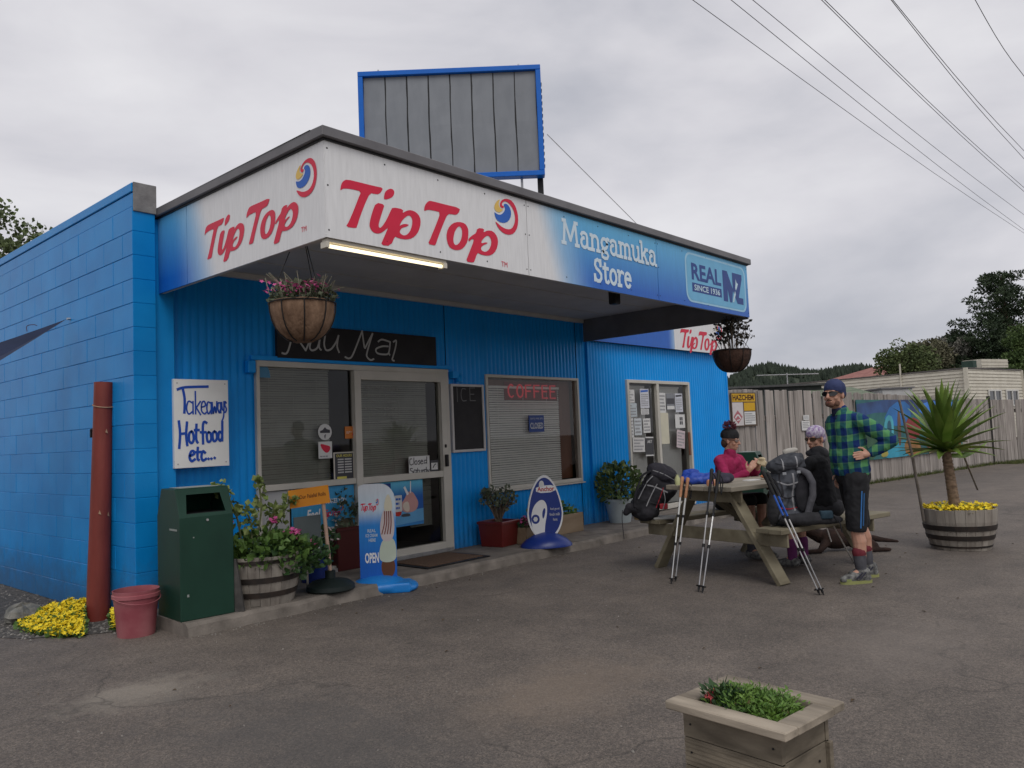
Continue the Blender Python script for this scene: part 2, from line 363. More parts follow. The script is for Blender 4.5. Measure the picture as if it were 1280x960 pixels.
# gravel verge along the block side wall
GRAV = PM('gravel_dirt', (.045, .042, .038), (.12, .11, .10), 22, .95, bump=1., bscale=120)
rng = random.Random(3)
edge = [(2.80, 6.42), (2.45, 6.62), (2.05, 6.95), (1.75, 7.6), (1.4, 8.6), (1.0, 9.8), (.4, 12), (.2, 15), (2.8, 15)]
mb = MB(); mb.fill([edge], frame((0, 0, .004), (1, 0, 0), (0, 1, 0), (0, 0, 1)), 0); tag(mb.build('gravel_verge', GRAV), kind='structure', label='dark gravel verge beside the blue block wall')
def pebble(mb, p, r, rg):
    n = 5; vs = [(p[0], p[1], p[2]+r*.7)]
    for j in range(n):
        a = 2*PI*j/n + rg.random(); k = r*(.7+.5*rg.random()); vs.append((p[0]+k*math.cos(a), p[1]+k*math.sin(a), p[2]-.002))
    mb.add(vs, [(0, 1+j, 1+(j+1) % n) for j in range(n)])
def inpoly(x, y, P):
    c = False; j = len(P)-1
    for i in range(len(P)):
        if (P[i][1] > y) != (P[j][1] > y) and x < (P[j][0]-P[i][0])*(y-P[i][1])/(P[j][1]-P[i][1])+P[i][0]: c = not c
        j = i
    return c
mb = MB()
while len(mb.f) < 9000:
    x = rng.uniform(.3, 2.8); y = rng.uniform(6.4, 12) if rng.random() < .8 else rng.uniform(6.3, 8)
    if inpoly(x+rng.gauss(0, .05), y+rng.gauss(0, .05), edge): pebble(mb, (x, y, .004), rng.uniform(.006, .022), rng)
tag(mb.build('loose_gravel', PM('gravel_stone', (.10, .095, .088), (.24, .225, .205), 30, .9)), kind='stuff', label='loose grey stones of the gravel verge', cat='gravel')
mb = MB()
for k in range(420):
    x, y = rng.uniform(1, 12), rng.uniform(.6, 5.8); pebble(mb, (x, y, .001), rng.uniform(.003, .009)*(1.8 if rng.random() < .05 else 1), rng)
for k in range(260):
    x, y = rng.uniform(2.8, 10), 5.83-abs(rng.gauss(0, .07)); pebble(mb, (x, y, .001), rng.uniform(.003, .010), rng)
tag(mb.build('scattered_grit', PM('grit_stone', (.12, .11, .10), (.27, .25, .22), 40, .9)), kind='stuff', label='pale grit scattered over the asphalt', cat='grit')
mb = MB()
LEAFB = PM('dry_leaf', (.05, .032, .018), (.09, .06, .03), 30, .8)
for k in range(90):
    x, y = rng.uniform(1.2, 11), rng.uniform(.8, 5.8)
    a = rng.random()*7; l = rng.uniform(.008, .022); w = l*.45; z = .004
    ca, sa = math.cos(a), math.sin(a)
    mb.add([(x-l*ca, y-l*sa, z), (x+w*sa, y-w*ca, z+.006), (x+l*ca, y+l*sa, z+.003), (x-w*sa, y+w*ca, z+.009)], [(0, 1, 2, 3)])
tag(mb.build('fallen_leaves', LEAFB), kind='stuff', label='tiny dry leaves scattered over the asphalt', cat='leaves')

# concrete path along the shop front: worn front edge
SX0, SX1, SY0, SY1, SZ = 2.80, 13.75, 5.85, 6.88, .10
slab = MB(); n = 150; prof = lambda t: .012*math.sin(t*3.1)+.01*math.sin(t*7.7+1)+.006*math.sin(t*23)
vs = []
for i in range(n+1):
    x = SX0 + (SX1-SX0)*i/n; d = prof(x) + rng.uniform(-.004, .004)
    vs += [(x, SY0-.02+d*.6, -.02), (x, SY0+d, SZ-.025+rng.uniform(-.006, .004)), (x, SY0+.03+d+rng.uniform(-.004, .004), SZ), (x, SY1, SZ)]
slab.add(vs, [(i*4+j, (i+1)*4+j, (i+1)*4+j+1, i*4+j+1) for i in range(n) for j in range(3)] )
slab.add([(SX0-.001, SY1, -.02), (SX0-.001, SY1, SZ), (SX0-.001, SY0+.03+prof(SX0), SZ), (SX0-.001, SY0+prof(SX0), SZ-.025), (SX0-.001, SY0-.02, -.02)], [(0, 1, 2, 3, 4)])
tag(slab.build('footpath', CONC), kind='structure', label='low concrete path along the blue shop front')

# ============================================================ THE STORE
store = thing('store_building', 'bright blue corner store with block side wall and wide white sign canopy', 'store', (8.2, 6.84, 0))
XS, YP, YW = 2.755, 6.65, 6.84
CP = .203
# --- block side wall
bm_ = MB().box((.0, -.1985, -.1000), (.19, .1985, .1000)); bm_.v = [(x, y, z) for x, y, z in bm_.v]
tmp = bm_.build('block', BLUEB, store, bevel=.003); block_me = tmp.data; bpy.data.objects.remove(tmp)
hb = MB().box((.0, -.0985, -.1000), (.19, .0985, .1000)); tmp = hb.build('block', BLUEB, store, bevel=.003); half_me = tmp.data; bpy.data.objects.remove(tmp)
inv = TM[store.name].inverted()
for c in range(17):
    z = .004 + CP*(c+.5); y = YP
    if c % 2: piece('block', half_me, store, inv @ Vector((XS, y+.1, z))); y += .2
    while y < 11.1:
        piece('block', block_me, store, inv @ Vector((XS+rng.uniform(-.0012, .0012), y+.2, z))); y += .4
mb = MB(); mb.box((XS+.0055, YP+.0055, -.05), (XS+.18, 11.0, 3.46)); mb.box((XS, 11.2, -.05), (XS+.19, 15, 3.46)); mb.build('mortar_core', BLUEB, store, world=True)
mb = MB(); mb.box((XS+.004, YP+.003, 3.459), (XS+.186, 15, 3.578)); mb.build('bond_beam', BLUEB, store, world=True, bevel=.004)
mb = MB(); mb.box((XS-.004, YP+.004, 3.584), (XS+.2, 15, 3.665)); mb.build('coping', BLUEB, store, world=True, bevel=.006)
mb = MB(); mb.box((XS+.006, YP-.012, 3.42), (XS+.2, YP+.002, 3.668)); mb.build('cement_cap', CONCG, store, world=True, bevel=.003)
# front return beside the pier
mb = MB(); mb.box((XS+.195, YP+.06, 0), (3.13, 7.0, 3.4)); mb.build('pilaster', BLUEB, store, world=True, bevel=.006)
# --- shell: roof, back, interior
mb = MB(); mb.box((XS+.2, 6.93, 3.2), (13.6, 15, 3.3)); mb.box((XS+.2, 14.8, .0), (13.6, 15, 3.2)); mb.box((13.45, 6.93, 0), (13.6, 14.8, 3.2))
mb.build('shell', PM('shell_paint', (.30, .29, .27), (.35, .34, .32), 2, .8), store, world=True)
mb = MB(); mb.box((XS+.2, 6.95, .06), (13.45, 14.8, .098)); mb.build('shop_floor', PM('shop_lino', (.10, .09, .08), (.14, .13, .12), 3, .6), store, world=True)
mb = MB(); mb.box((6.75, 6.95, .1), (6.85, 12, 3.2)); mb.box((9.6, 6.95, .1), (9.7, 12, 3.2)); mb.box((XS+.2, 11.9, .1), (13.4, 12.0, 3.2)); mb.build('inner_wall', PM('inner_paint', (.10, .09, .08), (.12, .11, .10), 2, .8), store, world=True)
# --- corrugated cladding round the openings
def corr(mb, x0, x1, z0, z1, Y, pitch=.076, amp=.011):
    prof = [(0, 0), (.10, 0), (.26, 1), (.74, 1), (.90, 0)]
    xs = []
    k0 = math.floor(x0/pitch)-1
    while k0*pitch < x1:
        for t, a in prof:
            x = (k0+t)*pitch
            if x0 < x < x1: xs.append((x, a))
        k0 += 1
    xs = [(x0, xs[0][1])] + xs + [(x1, xs[-1][1])]
    vs = [(x, Y-amp*a, z) for x, a in xs for z in (z0, z1)]
    mb.add(vs, [(2*i, 2*i+2, 2*i+3, 2*i+1) for i in range(len(xs)-1)])
D1, W2, W3 = (3.955, 6.475, .10, 2.225), (7.125, 9.055, .72, 2.19), (10.265, 12.20, .12, 2.205)
mb = MB()
for a in ((3.13, D1[0], .1, 3.2), (D1[0], D1[1], D1[3], 3.2), (D1[1], W2[0], .1, 3.2), (W2[0], W2[1], .1, W2[2]), (W2[0], W2[1], W2[3], 3.2), (W2[1], 9.3, .1, 3.2)): corr(mb, *a, YW)
mb.build('cladding', BLUE, store, world=True, smooth=True)
mb = MB()
for a in ((9.3, W3[0], .1, 2.75), (W3[0], W3[1], W3[3], 2.75), (W3[1], 13.64, .1, 2.75)): corr(mb, *a, YW-.02)
mb.build('cladding', BLUE, store, world=True, smooth=True)
for q in (((9.285, YW-.045, .1), (9.335, YW-.01, 2.78)), ((13.62, YW-.04, .1), (13.67, YW+.4, 2.78)), ((D1[0]-.05, YW-.05, D1[3]+.004), (D1[1]+.05, YW, D1[3]+.05))): MB().box(*q).build('corner_flashing', BLUE, store, world=True, bevel=.004)
mb = MB(); mb.box((13.60, YW+.0, 0), (13.64, 15, 3.2)); mb.build('end_wall', BLUE, store, world=True)

# --- joinery
def bars(mb, rects, y0, y1):
    for x0, x1, z0, z1 in rects:
        if y1-y0 < .008: mb.add([(x0, y0, z0), (x1, y0, z0), (x1, y0, z1), (x0, y0, z1)], [(0, 1, 2, 3)])      # a thin pane
        else: mb.box((x0, y0, z0), (x1, y1, z1))
def blind(x0, x1, z0, z1, Y, m, pitch=.024, tilt=.9, seed=0):
    rg = random.Random(seed); mb = MB(); z = z0; w = .014
    while z < z1:
        t = tilt + rg.gauss(0, .03); dy, dz = w*math.cos(t), w*math.sin(t); sag = rg.gauss(0, .0012)
        mb.add([(x0, Y-dy, z-dz+sag), (x1, Y-dy, z-dz-sag), (x1, Y+dy, z+dz-sag), (x0, Y+dy, z+dz+sag)], [(0, 1, 2, 3)]); z += pitch
    for k in (.18, .5, .82):
        x = x0+(x1-x0)*k; mb.box((x-.0015, Y-.016, z0), (x+.0015, Y-.0145, z1))
    mb.box((x0, Y-.02, z1), (x1, Y+.02, z1+.03))
    return mb.build('blind', m, store, world=True, kind='stuff')
y0, y1 = YW-.045, YW+.05
fr = MB(); bars(fr, [(D1[0], D1[0]+.035, D1[2], D1[3]), (D1[0]+.035, D1[1], D1[3]-.055, D1[3]), (6.42, D1[1], D1[2], D1[3]-.055), (D1[0]+.035, 5.09, D1[2], D1[2]+.06), (D1[0]+.035, 5.09, .972, 1.032)], y0, y1)
shopwin = fr.build('window', ALU, store, world=True, bevel=.004)
fr.__init__(); bars(fr, [(3.99, 5.09, 1.032, 2.17)], YW+.006, YW+.011); fr.build('pane', GLASS, shopwin, world=True)
fr.__init__(); bars(fr, [(3.99, 5.09, .16, .972)], YW+.006, YW+.011); fr.build('pane', GLASS, shopwin, world=True)
dr = MB(); bars(dr, [(5.092, 5.172, D1[2]+.002, 2.168), (5.172, 6.33, 2.07, 2.168), (6.33, 6.415, D1[2]+.002, 2.168), (5.172, 6.33, .962, 1.034), (5.172, 6.33, D1[2]+.002, .215)], y0-.012, y1-.02)
door = dr.build('door', ALU, store, world=True, bevel=.004)
dr.__init__(); bars(dr, [(5.172, 6.33, 1.034, 2.07)], YW-.008, YW-.003); dr.build('pane', GLASS, door, world=True)
dr.__init__(); bars(dr, [(5.172, 6.33, .215, .962)], YW-.008, YW-.003); dr.build('pane', GLASSD, door, world=True)
dr.__init__(); dr.box((6.355, y0-.05, 1.08), (6.39, y0-.011, 1.22)); dr.box((6.36, y0-.03, 1.30), (6.385, y0-.011, 1.34)); dr.build('handle', BLACK, door, world=True, bevel=.006)
dr.__init__(); dr.box((D1[0]+.05, y0-.02, D1[2]-.0), (D1[1]-.03, y0-.013, D1[2]+.04)); dr.build('threshold', STEEL, store, world=True)
blind(4.0, 4.86, 1.04, 2.16, YW+.09, BLIND, seed=1); blind(5.19, 6.22, 1.04, 2.06, YW+.09, BLIND, seed=2)
blind(5.95, 6.28, .42, .95, YW+.12, BLIND, seed=5)
mb = MB(); mb.box((6.5, YW-.10, 2.12), (6.60, YW-.012, 2.20)); mb.lathe([(.0, 0), (.04, 0), (.045, .05), (.02, .09), (0, .09)], 10, (6.62, YW-.08, 2.08)); mb.build('security_light', BLUE, store, world=True)
mb = MB(); mb.box((3.85, YW-.09, 2.10), (3.93, YW-.012, 2.22)); mb.build('junction_box', BLUE, store, world=True, bevel=.008)
# window with the neon sign
y0, y1 = YW-.035, YW+.06
fr = MB(); bars(fr, [(W2[0], W2[0]+.04, W2[2], W2[3]), (W2[1]-.04, W2[1], W2[2], W2[3]), (W2[0]+.04, W2[1]-.04, W2[3]-.035, W2[3]), (W2[0]+.04, W2[1]-.04, W2[2], W2[2]+.05)], y0, y1)
fr.box((W2[0]-.02, y0-.03, W2[2]-.02), (W2[1]+.02, YW+.0, W2[2]-.002))
win2 = fr.build('window', ALU, store, world=True, bevel=.004)
fr.__init__(); bars(fr, [(W2[0]+.04, W2[1]-.04, W2[2]+.05, W2[3]-.035)], YW+.012, YW+.017); fr.build('pane', GLASSC, win2, world=True)
blind(W2[0]+.045, 8.72, .78, 2.03, YW+.09, BLINDL, pitch=.030, tilt=1.02, seed=3)
BROWN = PM('varnished_timber', (.11, .04, .02), (.17, .065, .035), 6, .4, stretch=(1, 1, .2))
mb = MB(); mb.box((8.74, YW+.1, .78), (8.99, YW+.16, 2.15)); mb.box((W2[0]+.05, YW+.1, 2.05), (8.735, YW+.15, 2.14)); mb.build('timber_lining', BROWN, store, world=True)
# far pair of glass doors with notices
y0, y1 = YW-.06, YW+.05
fr = MB(); bars(fr, [(W3[0], W3[0]+.05, W3[2], W3[3]), (W3[1]-.06, W3[1], W3[2], W3[3]), (W3[0]+.05, W3[1]-.06, W3[3]-.05, W3[3]), (11.12, 11.19, W3[2], W3[3]-.05), (W3[0]+.05, 11.12, W3[2], W3[2]+.07), (11.19, W3[1]-.06, W3[2], W3[2]+.07)], y0, y1)
dr3 = fr.build('door', ALU, store, world=True, bevel=.004)
fr.__init__(); bars(fr, [(W3[0]+.05, 11.12, W3[2]+.07, W3[3]-.05)], YW-.005, YW-.001); fr.build('pane', GLASSC, dr3, world=True)
fr.__init__(); bars(fr, [(11.19, W3[1]-.06, W3[2]+.07, W3[3]-.05)], YW-.005, YW-.001); fr.build('pane', GLASSC, dr3, world=True)
blind(W3[0]+.06, 11.0, .2, 2.1, YW+.12, BLINDL, seed=7, tilt=1.2); blind(11.2, 12.1, .2, 2.1, YW+.12, BLINDL, seed=8, tilt=1.2)
mb = MB(); mb.box((12.03, y0-.03, .95), (12.09, y0-.002, 1.35)); mb.build('door_handle', BROWN, store, world=True, bevel=.01)

# --- canopy
YF, XL, XR, ZB, ZT, ZS = 4.25, 2.995, 9.24, 2.75, 3.40, 3.05
LB, DB = (.12, .47, .76), (.008, .12, .52)
WH = (.76, .76, .76)
can = MB(); can.box((XL+.02, YF+.02, ZS), (XR-.03, YW-.002, ZS+.03)); canopy = can.build('canopy', SOFF, store, world=True)
mw = gradm('sign_white', [(0, WH), (1, WH)], 0, 0, 1)
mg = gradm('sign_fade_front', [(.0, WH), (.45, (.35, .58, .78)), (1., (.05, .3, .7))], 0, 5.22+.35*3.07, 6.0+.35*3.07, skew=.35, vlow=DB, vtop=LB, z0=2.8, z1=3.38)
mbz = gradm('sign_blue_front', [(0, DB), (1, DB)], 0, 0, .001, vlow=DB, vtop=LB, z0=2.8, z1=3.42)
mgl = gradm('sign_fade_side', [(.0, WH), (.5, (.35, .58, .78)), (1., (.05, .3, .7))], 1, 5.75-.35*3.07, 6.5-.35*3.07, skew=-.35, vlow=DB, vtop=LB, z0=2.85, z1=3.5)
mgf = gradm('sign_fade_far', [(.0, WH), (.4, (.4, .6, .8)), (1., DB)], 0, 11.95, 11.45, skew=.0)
J = [XL, 5.03, 7.11, XR]
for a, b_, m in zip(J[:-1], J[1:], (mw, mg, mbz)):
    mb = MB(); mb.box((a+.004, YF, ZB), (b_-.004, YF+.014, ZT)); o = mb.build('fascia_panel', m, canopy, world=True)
ysp = 6.18
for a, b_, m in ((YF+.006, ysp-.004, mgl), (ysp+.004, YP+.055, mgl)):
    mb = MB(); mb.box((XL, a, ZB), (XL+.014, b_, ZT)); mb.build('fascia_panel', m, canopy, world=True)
mb = MB(); mb.box((XR-.02, YF+.016, 2.73), (XR+.002, YW-.03, ZT)); mb.build('end_panel', PM('dark_end_paint', (.13, .13, .135), (.17, .17, .175), 3, .7), canopy, world=True)
mb = MB(); mb.box((XL+.02, YF+.016, ZB+.004), (XR-.03, YF+.05, ZT)); mb.box((XL+.016, YF+.05, ZB+.004), (XL+.05, YW-.01, ZT)); mb.build('fascia_framing', SOFF, canopy, world=True)
mb = MB(); mb.box((XL-.035, YF-.04, ZT+.012), (XR+.05, YF+.10, ZT+.083)); mb.box((XL-.035, YF+.10, ZT+.012), (XL+.10, YP+.25, ZT+.083)); mb.box((XR-.08, YF+.1, ZT+.012), (XR+.05, YW, ZT+.083)); mb.build('flashing', GREYF, canopy, world=True, bevel=.006)
mb = MB(); mb.box((XL-.01, YF-.012, ZT-.002), (XR+.01, YF+.05, ZT+.012)); mb.box((XL-.012, YF+.05, ZT-.002), (XL+.05, YP+.2, ZT+.012)); mb.build('flashing_shadow_strip', BLACK, canopy, world=True)  # black strip standing in for the shadow line below the flashing
mb = MB(); mb.box((XL+.1, YF+.1, ZT+.0), (XR-.08, 6.95, ZT+.04)); mb.build('canopy_roof', GREYF, canopy, world=True)
mb = MB(); mb.box((XL+.06, YW-.06, ZS-.05), (XR-.03, YW-.015, ZS-.001)); mb.build('soffit_bead', PM('bead_paint', (.5, .5, .5), (.56, .56, .55), 4, .6), canopy, world=True)
for y in (4.95, 5.65, 6.3):
    mb = MB(); mb.box((XL+.06, y-.02, ZS-.006), (XR-.04, y+.02, ZS-.0005)); mb.build('soffit_batten', SOFF, canopy, world=True)
scr = MB()   # fixing screws on the panels
for a, b_ in zip(J[:-1], J[1:]):
    for t in (.012, .25, .5, .75, .988):
        for z in (ZT-.05, ZT-.3, ZB+.05):
            if z == ZT-.3 and .02 < t < .98: continue
            x = a+(b_-a)*t; scr.lathe([(.007, 0), (.0, .003)], 6, (0, 0, 0)); 
            for k in range(len(scr.v)-12, len(scr.v)):
                vx = scr.v[k]; scr.v[k] = (x+vx[0], YF-.001-vx[2], z+vx[1])
scr.build('fixing_screw', DARK, canopy, world=True, kind='stuff')
# fluorescent tube under the front edge
lx = PY(551, 329, YF+.05).x
mb = MB(); mb.box((XL+.02, YF+.02, ZB-.022), (lx+.03, YF+.075, ZB+.0)); mb.box((XL+.012, YF+.012, ZB-.062), (XL+.035, YF+.08, ZB-.022)); mb.box((lx+.0, YF+.012, ZB-.062), (lx+.03, YF+.08, ZB-.022))
lampf = mb.build('lamp_fitting', flat('lamp_white', (.6, .56, .48)), canopy, world=True)
mb = MB(); mb.tube([(XL+.035, YF+.045, ZB-.045), (lx, YF+.045, ZB-.045)], .013, 10); mb.build('lamp_tube', emis('lit_tube', (1., .86, .58), 1.7), lampf, world=True)
mb = MB(); px = PY(767, 362, YF+.3); mb.box((px.x-.05, YF+.25, ZS-.34), (px.x+.05, YF+.34, ZS)); mb.build('spotlight', BLACK, canopy, world=True, bevel=.01)
# far fascia over the right-hand wing
YQ = 6.72
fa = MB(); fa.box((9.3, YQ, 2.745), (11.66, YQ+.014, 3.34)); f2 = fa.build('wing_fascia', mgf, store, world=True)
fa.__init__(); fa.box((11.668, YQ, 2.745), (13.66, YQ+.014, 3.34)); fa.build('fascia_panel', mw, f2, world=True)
fa.__init__(); fa.box((9.3, YQ+.016, 2.76), (13.64, YW+.1, 3.3)); fa.build('fascia_framing', SOFF, f2, world=True)
fa.__init__(); fa.box((9.3, YQ-.03, 3.345), (13.7, YQ+.2, 3.41)); fa.build('flashing', GREYF, f2, world=True, bevel=.005)

# ------------------------------------------------------------ lettering: the ice-cream script drawn from its outline
LOGO = {'red': [
 [[(78,190),(82,160),(95,135),(120,124),(200,143),(300,168),(352,178),(340,205),(322,220),(300,218),(268,212),(240,270),(205,360),(185,425),(180,437),(112,428),(130,400),(165,320),(195,240),(212,202),(160,188),(110,182),(92,185),(80,195)]],
 [[(356,242),(363,205),(385,187),(405,183),(422,195),(424,215),(412,238),(385,250),(360,254)]],
 [[(305,272),(362,285),(350,320),(325,400),(322,425),(332,437),(350,420),(375,380),(400,325),(412,302),(482,316),(475,342),(500,325),(530,320),(565,335),(588,365),(593,405),(580,455),(555,490),(520,508),(480,508),(440,497),(428,487),(400,550),(336,545),(355,500),(385,430),(375,440),(345,465),(315,473),(285,462),(265,430),(265,400),(280,340)],
  [(487,372),(515,352),(535,368),(540,400),(530,445),(510,475),(485,485),(462,472),(457,455),(472,434),(500,428),(520,415),(490,408),(465,416),(456,426),(468,395)]],
 [[(613,325),(618,290),(640,263),(660,262),(740,283),(845,308),(838,335),(820,352),(795,348),(765,345),(740,400),(705,490),(688,542),(680,547),(638,538),(655,500),(690,415),(720,335),(680,325),(640,318),(620,325)]],
 [[(755,490),(765,440),(795,405),(835,395),(875,405),(895,435),(898,470),(893,520),(870,560),(840,578),(800,575),(768,550)],[(800,500),(812,450),(838,420),(855,440),(858,480),(845,525),(820,548),(803,535)]],
 [[(955,435),(1000,440),(992,465),(1020,450),(1055,455),(1082,490),(1088,530),(1075,580),(1045,610),(1005,613),(970,602),(955,592),(935,650),(928,657),(880,650),(900,600),(935,510),(920,505),(899,524),(896,505),(925,480),(945,470)],[(990,505),(1020,480),(1040,500),(1045,535),(1030,575),(1005,590),(982,580),(976,562),(992,545),(1025,532),(1005,526),(985,534),(978,526)]],
 [[(1066,390),(1090,440),(1125,472),(1160,480),(1190,470),(1212,430),(1217,370),(1205,310),(1180,265),(1150,248),(1120,250),(1100,270),(1098,295),(1112,310),(1125,305),(1122,295),(1112,290),(1112,275),(1130,262),(1155,275),(1185,315),(1197,370),(1192,410),(1175,440),(1150,445),(1115,432),(1085,405)]]],
 'blue': [[[(1062,330),(1070,370),(1090,395),(1125,405),(1155,392),(1172,355),(1168,315),(1150,285),(1130,278),(1122,290),(1132,305),(1130,325),(1115,345),(1095,352),(1075,342)]]],
 'ochre': [[[(1062,310),(1065,285),(1080,262),(1100,250),(1095,265),(1090,285),(1098,305),(1112,316),(1122,315),(1112,328),(1095,336),(1075,330)]]]}
def _lz(p):
    q = PY(410+p[0]*250/1280, 200+p[1]*250/1280, YF); return (q.x, q.z)
LG = {k: [[[_lz(p) for p in l] for l in g] for g in v] for k, v in LOGO.items()}
_a = [p for v in LG.values() for g in v for l in g for p in l]
LX0, LX1, LZ0, LZ1 = min(p[0] for p in _a), max(p[0] for p in _a), min(p[1] for p in _a), max(p[1] for p in _a)
def logo(fr, u0, v0, u1, v1, parent, world=True, tm=True, w=.002, k=1):
    for key, m, dw in (('red', RED, 0), ('blue', PBLUE, .0004), ('ochre', YEL, .0008)):
        mb = MB()
        for i, g in enumerate(LG[key]):
            ls = [chaikin([(u0+(p[0]-LX0)/(LX1-LX0)*(u1-u0), v0+(p[1]-LZ0)/(LZ1-LZ0)*(v1-v0)) for p in l], k) for l in g]
            mb.fill(ls, fr, w+dw+i*.0002)
        mb.build('logo_lettering' if key == 'red' else 'logo_swirl', m, parent, world=world)
    if tm: text_fit('trademark', 'TM', fr, u1-(u1-u0)*.13, v0+(v1-v0)*.03, u1-(u1-u0)*.09, v0+(v1-v0)*.10, RED, parent, world=world)
logo(wallfr(YF), LX0, LZ0, LX1, LZ1, canopy)
sidefr = frame((XL, 0, 0), (0, -1, 0), (0, 0, 1), (-1, 0, 0))
a = PX(256, 290, XL); b_ = PX(397, 225, XL); t_ = PX(385, 198, XL); d_ = PX(345, 303, XL)
logo(sidefr, -a.y, PX(285, 328, XL).z*.5+d_.z*.5, -b_.y, t_.z, canopy)
a = PY(850, 412, YQ); b_ = PY(902, 405, YQ)
logo(wallfr(YQ), a.x, PY(890, 444, YQ).z, b_.x, 3.30, f2)
# slab-serif stroke letters for the store's name: (strokes on a unit em, advance)
def arc(cx, cy, rx, ry, a0, a1, n=8): return [(cx+rx*math.cos(R_(a0+(a1-a0)*i/n)), cy+ry*math.sin(R_(a0+(a1-a0)*i/n))) for i in range(n+1)]
SL = {
 'M': ([[(.08,0),(.16,.72)], [(.16,.72),(.44,.12)], [(.44,.12),(.72,.72)], [(.72,.72),(.80,0)], [(-.02,0),(.18,0)], [(.70,0),(.90,0)], [(.04,.72),(.2,.72)], [(.68,.72),(.84,.72)]], .98),
 'a': ([arc(.22,.16,.17,.16,90,360)+[(.39,.16)], [(.39,.34),(.39,.06),(.44,0),(.52,0)], [(.06,.40),(.12,.47),(.24,.49),(.36,.45),(.39,.34)]], .58),
 'n': ([[(.10,0),(.10,.48)], [(.0,.48),(.10,.48)], arc(.27,.30,.17,.18,180,0)+[(.44,0)], [(0,0),(.2,0)], [(.35,0),(.54,0)]], .60),
 'g': ([arc(.22,.30,.17,.17,0,360,12), [(.34,.44),(.42,.49),(.50,.46)], [(.12,.16),(.08,.08),(.16,.03),(.36,.0),(.42,-.08),(.36,-.18),(.2,-.20),(.06,-.16),(.05,-.06),(.14,.03)]], .54),
 'm': ([[(.10,0),(.10,.48)], [(.0,.48),(.10,.48)], arc(.24,.32,.14,.16,180,0)+[(.38,0)], arc(.52,.32,.14,.16,180,0)+[(.66,0)], [(0,0),(.2,0)], [(.31,0),(.46,0)], [(.58,0),(.76,0)]], .82),
 'u': ([[(0,.48),(.10,.48)], [(.10,.48),(.10,.16),(.16,.03),(.26,0),(.38,.06),(.44,.16)], [(.44,.48),(.44,0)], [(.36,.48),(.44,.48)], [(.44,0),(.53,0)]], .58),
 'k': ([[(.10,0),(.10,.72)], [(0,.72),(.10,.72)], [(0,0),(.2,0)], [(.10,.2),(.40,.48)], [(.22,.31),(.44,0)], [(.32,.48),(.50,.48)], [(.36,0),(.54,0)]], .58),
 'S': ([[(.44,.54),(.40,.66),(.26,.72),(.12,.66),(.08,.53),(.16,.42),(.34,.34),(.46,.24),(.46,.11),(.36,.01),(.2,0),(.08,.07),(.05,.19)], [(.44,.52),(.44,.72)], [(.05,.0),(.05,.2)]], .58),
 't': ([[(.16,.64),(.16,.12),(.2,.02),(.3,0),(.38,.06)], [(.02,.48),(.36,.48)]], .44),
 'o': ([arc(.25,.24,.2,.24,0,190,8), arc(.25,.24,.2,.24,180,370,8)], .56),
 'r': ([[(.10,0),(.10,.48)], [(0,.48),(.10,.48)], [(0,0),(.24,0)], [(.10,.28),(.18,.43),(.30,.49),(.40,.44)]], .46),
 'e': ([[(.06,.27),(.44,.27)], arc(.25,.26,.19,.22,-5,180,8)+arc(.25,.24,.19,.24,190,320,8)], .54),
}
def slab_text(s, fr, u0, v0, u1, h, wd, parent, m, name='store_name'):
    tot = sum(SL[c][1] for c in s)-.06; sx = (u1-u0)/tot; sy = h/.72; mb = MB(); u = u0; k = 0
    for c in s:
        for st in SL[c][0]:
            mb.stroke([(u+x*sx, v0+y*sy) for x, y in st], wd, fr, .002+k*.0001, smooth=False); k += 1
        u += SL[c][1]*sx
    return mb.build(name, m, parent, world=True)
ff = wallfr(YF)
PALE = flat('pale_print', (.62, .74, .82), .4)
a = PY(703, 306, YF); b_ = PY(820, 329, YF); slab_text('Mangamuka', ff, a.x, (a.z+b_.z)/2, b_.x, .205, .034, canopy, PALE)
a = PY(743, 352, YF); b_ = PY(789, 358, YF); slab_text('Store', ff, a.x, (a.z+b_.z)/2, b_.x, .205, .036, canopy, PALE)
# rounded badge at the right end
u0, u1, v0, v1 = PY(857, 350, YF).x, XR-.07, 2.80, 3.36
mb = MB(); mb.fill([rrect(u0, v0, u1, v1, .11)], ff, .002); mb.build('badge_border', flat('badge_pale', (.36, .62, .80)), canopy, world=True)
mb = MB(); mb.fill([rrect(u0+.03, v0+.022, u1-.03, v1-.022, .095)], ff, .0035); mb.build('badge_face', flat('badge_blue', (.17, .46, .70)), canopy, world=True)
w_ = u1-u0; hh = v1-v0; U = lambda t: u0+w_*t; V = lambda t: v0+hh*t
text_fit('badge_lettering', 'REAL', ff, U(.09), V(.46), U(.56), V(.80), NAVY, canopy, bold=.03, w=.005)
mb = MB(); mb.fill([[(U(.09), V(.22)), (U(.56), V(.22)), (U(.56), V(.40)), (U(.09), V(.40))]], ff, .005); mb.build('badge_band', NAVY, canopy, world=True)
text_fit('badge_lettering', 'SINCE 1936', ff, U(.12), V(.25), U(.53), V(.37), flat('badge_text', (.55, .72, .82)), canopy, bold=.02, w=.0065)
nz = [[(.59,.16),(.59,.82),(.67,.82),(.76,.46),(.76,.82),(.93,.82),(.93,.72),(.86,.30),(.94,.30),(.94,.16),(.83,.16),(.76,.42),(.735,.16),(.70,.16),(.665,.44),(.665,.16)]]
mb = MB(); mb.fill([[(U(x), V(y)) for x, y in nz[0]]], ff, .005); mb.build('badge_lettering', NAVY, canopy, world=True)
isl = [[(.815,.70),(.83,.62),(.855,.60),(.83,.50),(.81,.44),(.80,.50),(.81,.58)], [(.795,.43),(.805,.36),(.78,.24),(.765,.17),(.745,.18),(.76,.28),(.78,.37)]]
mb = MB()
for l in isl: mb.fill([[(U(x), V(y)) for x, y in l]], ff, .0065)
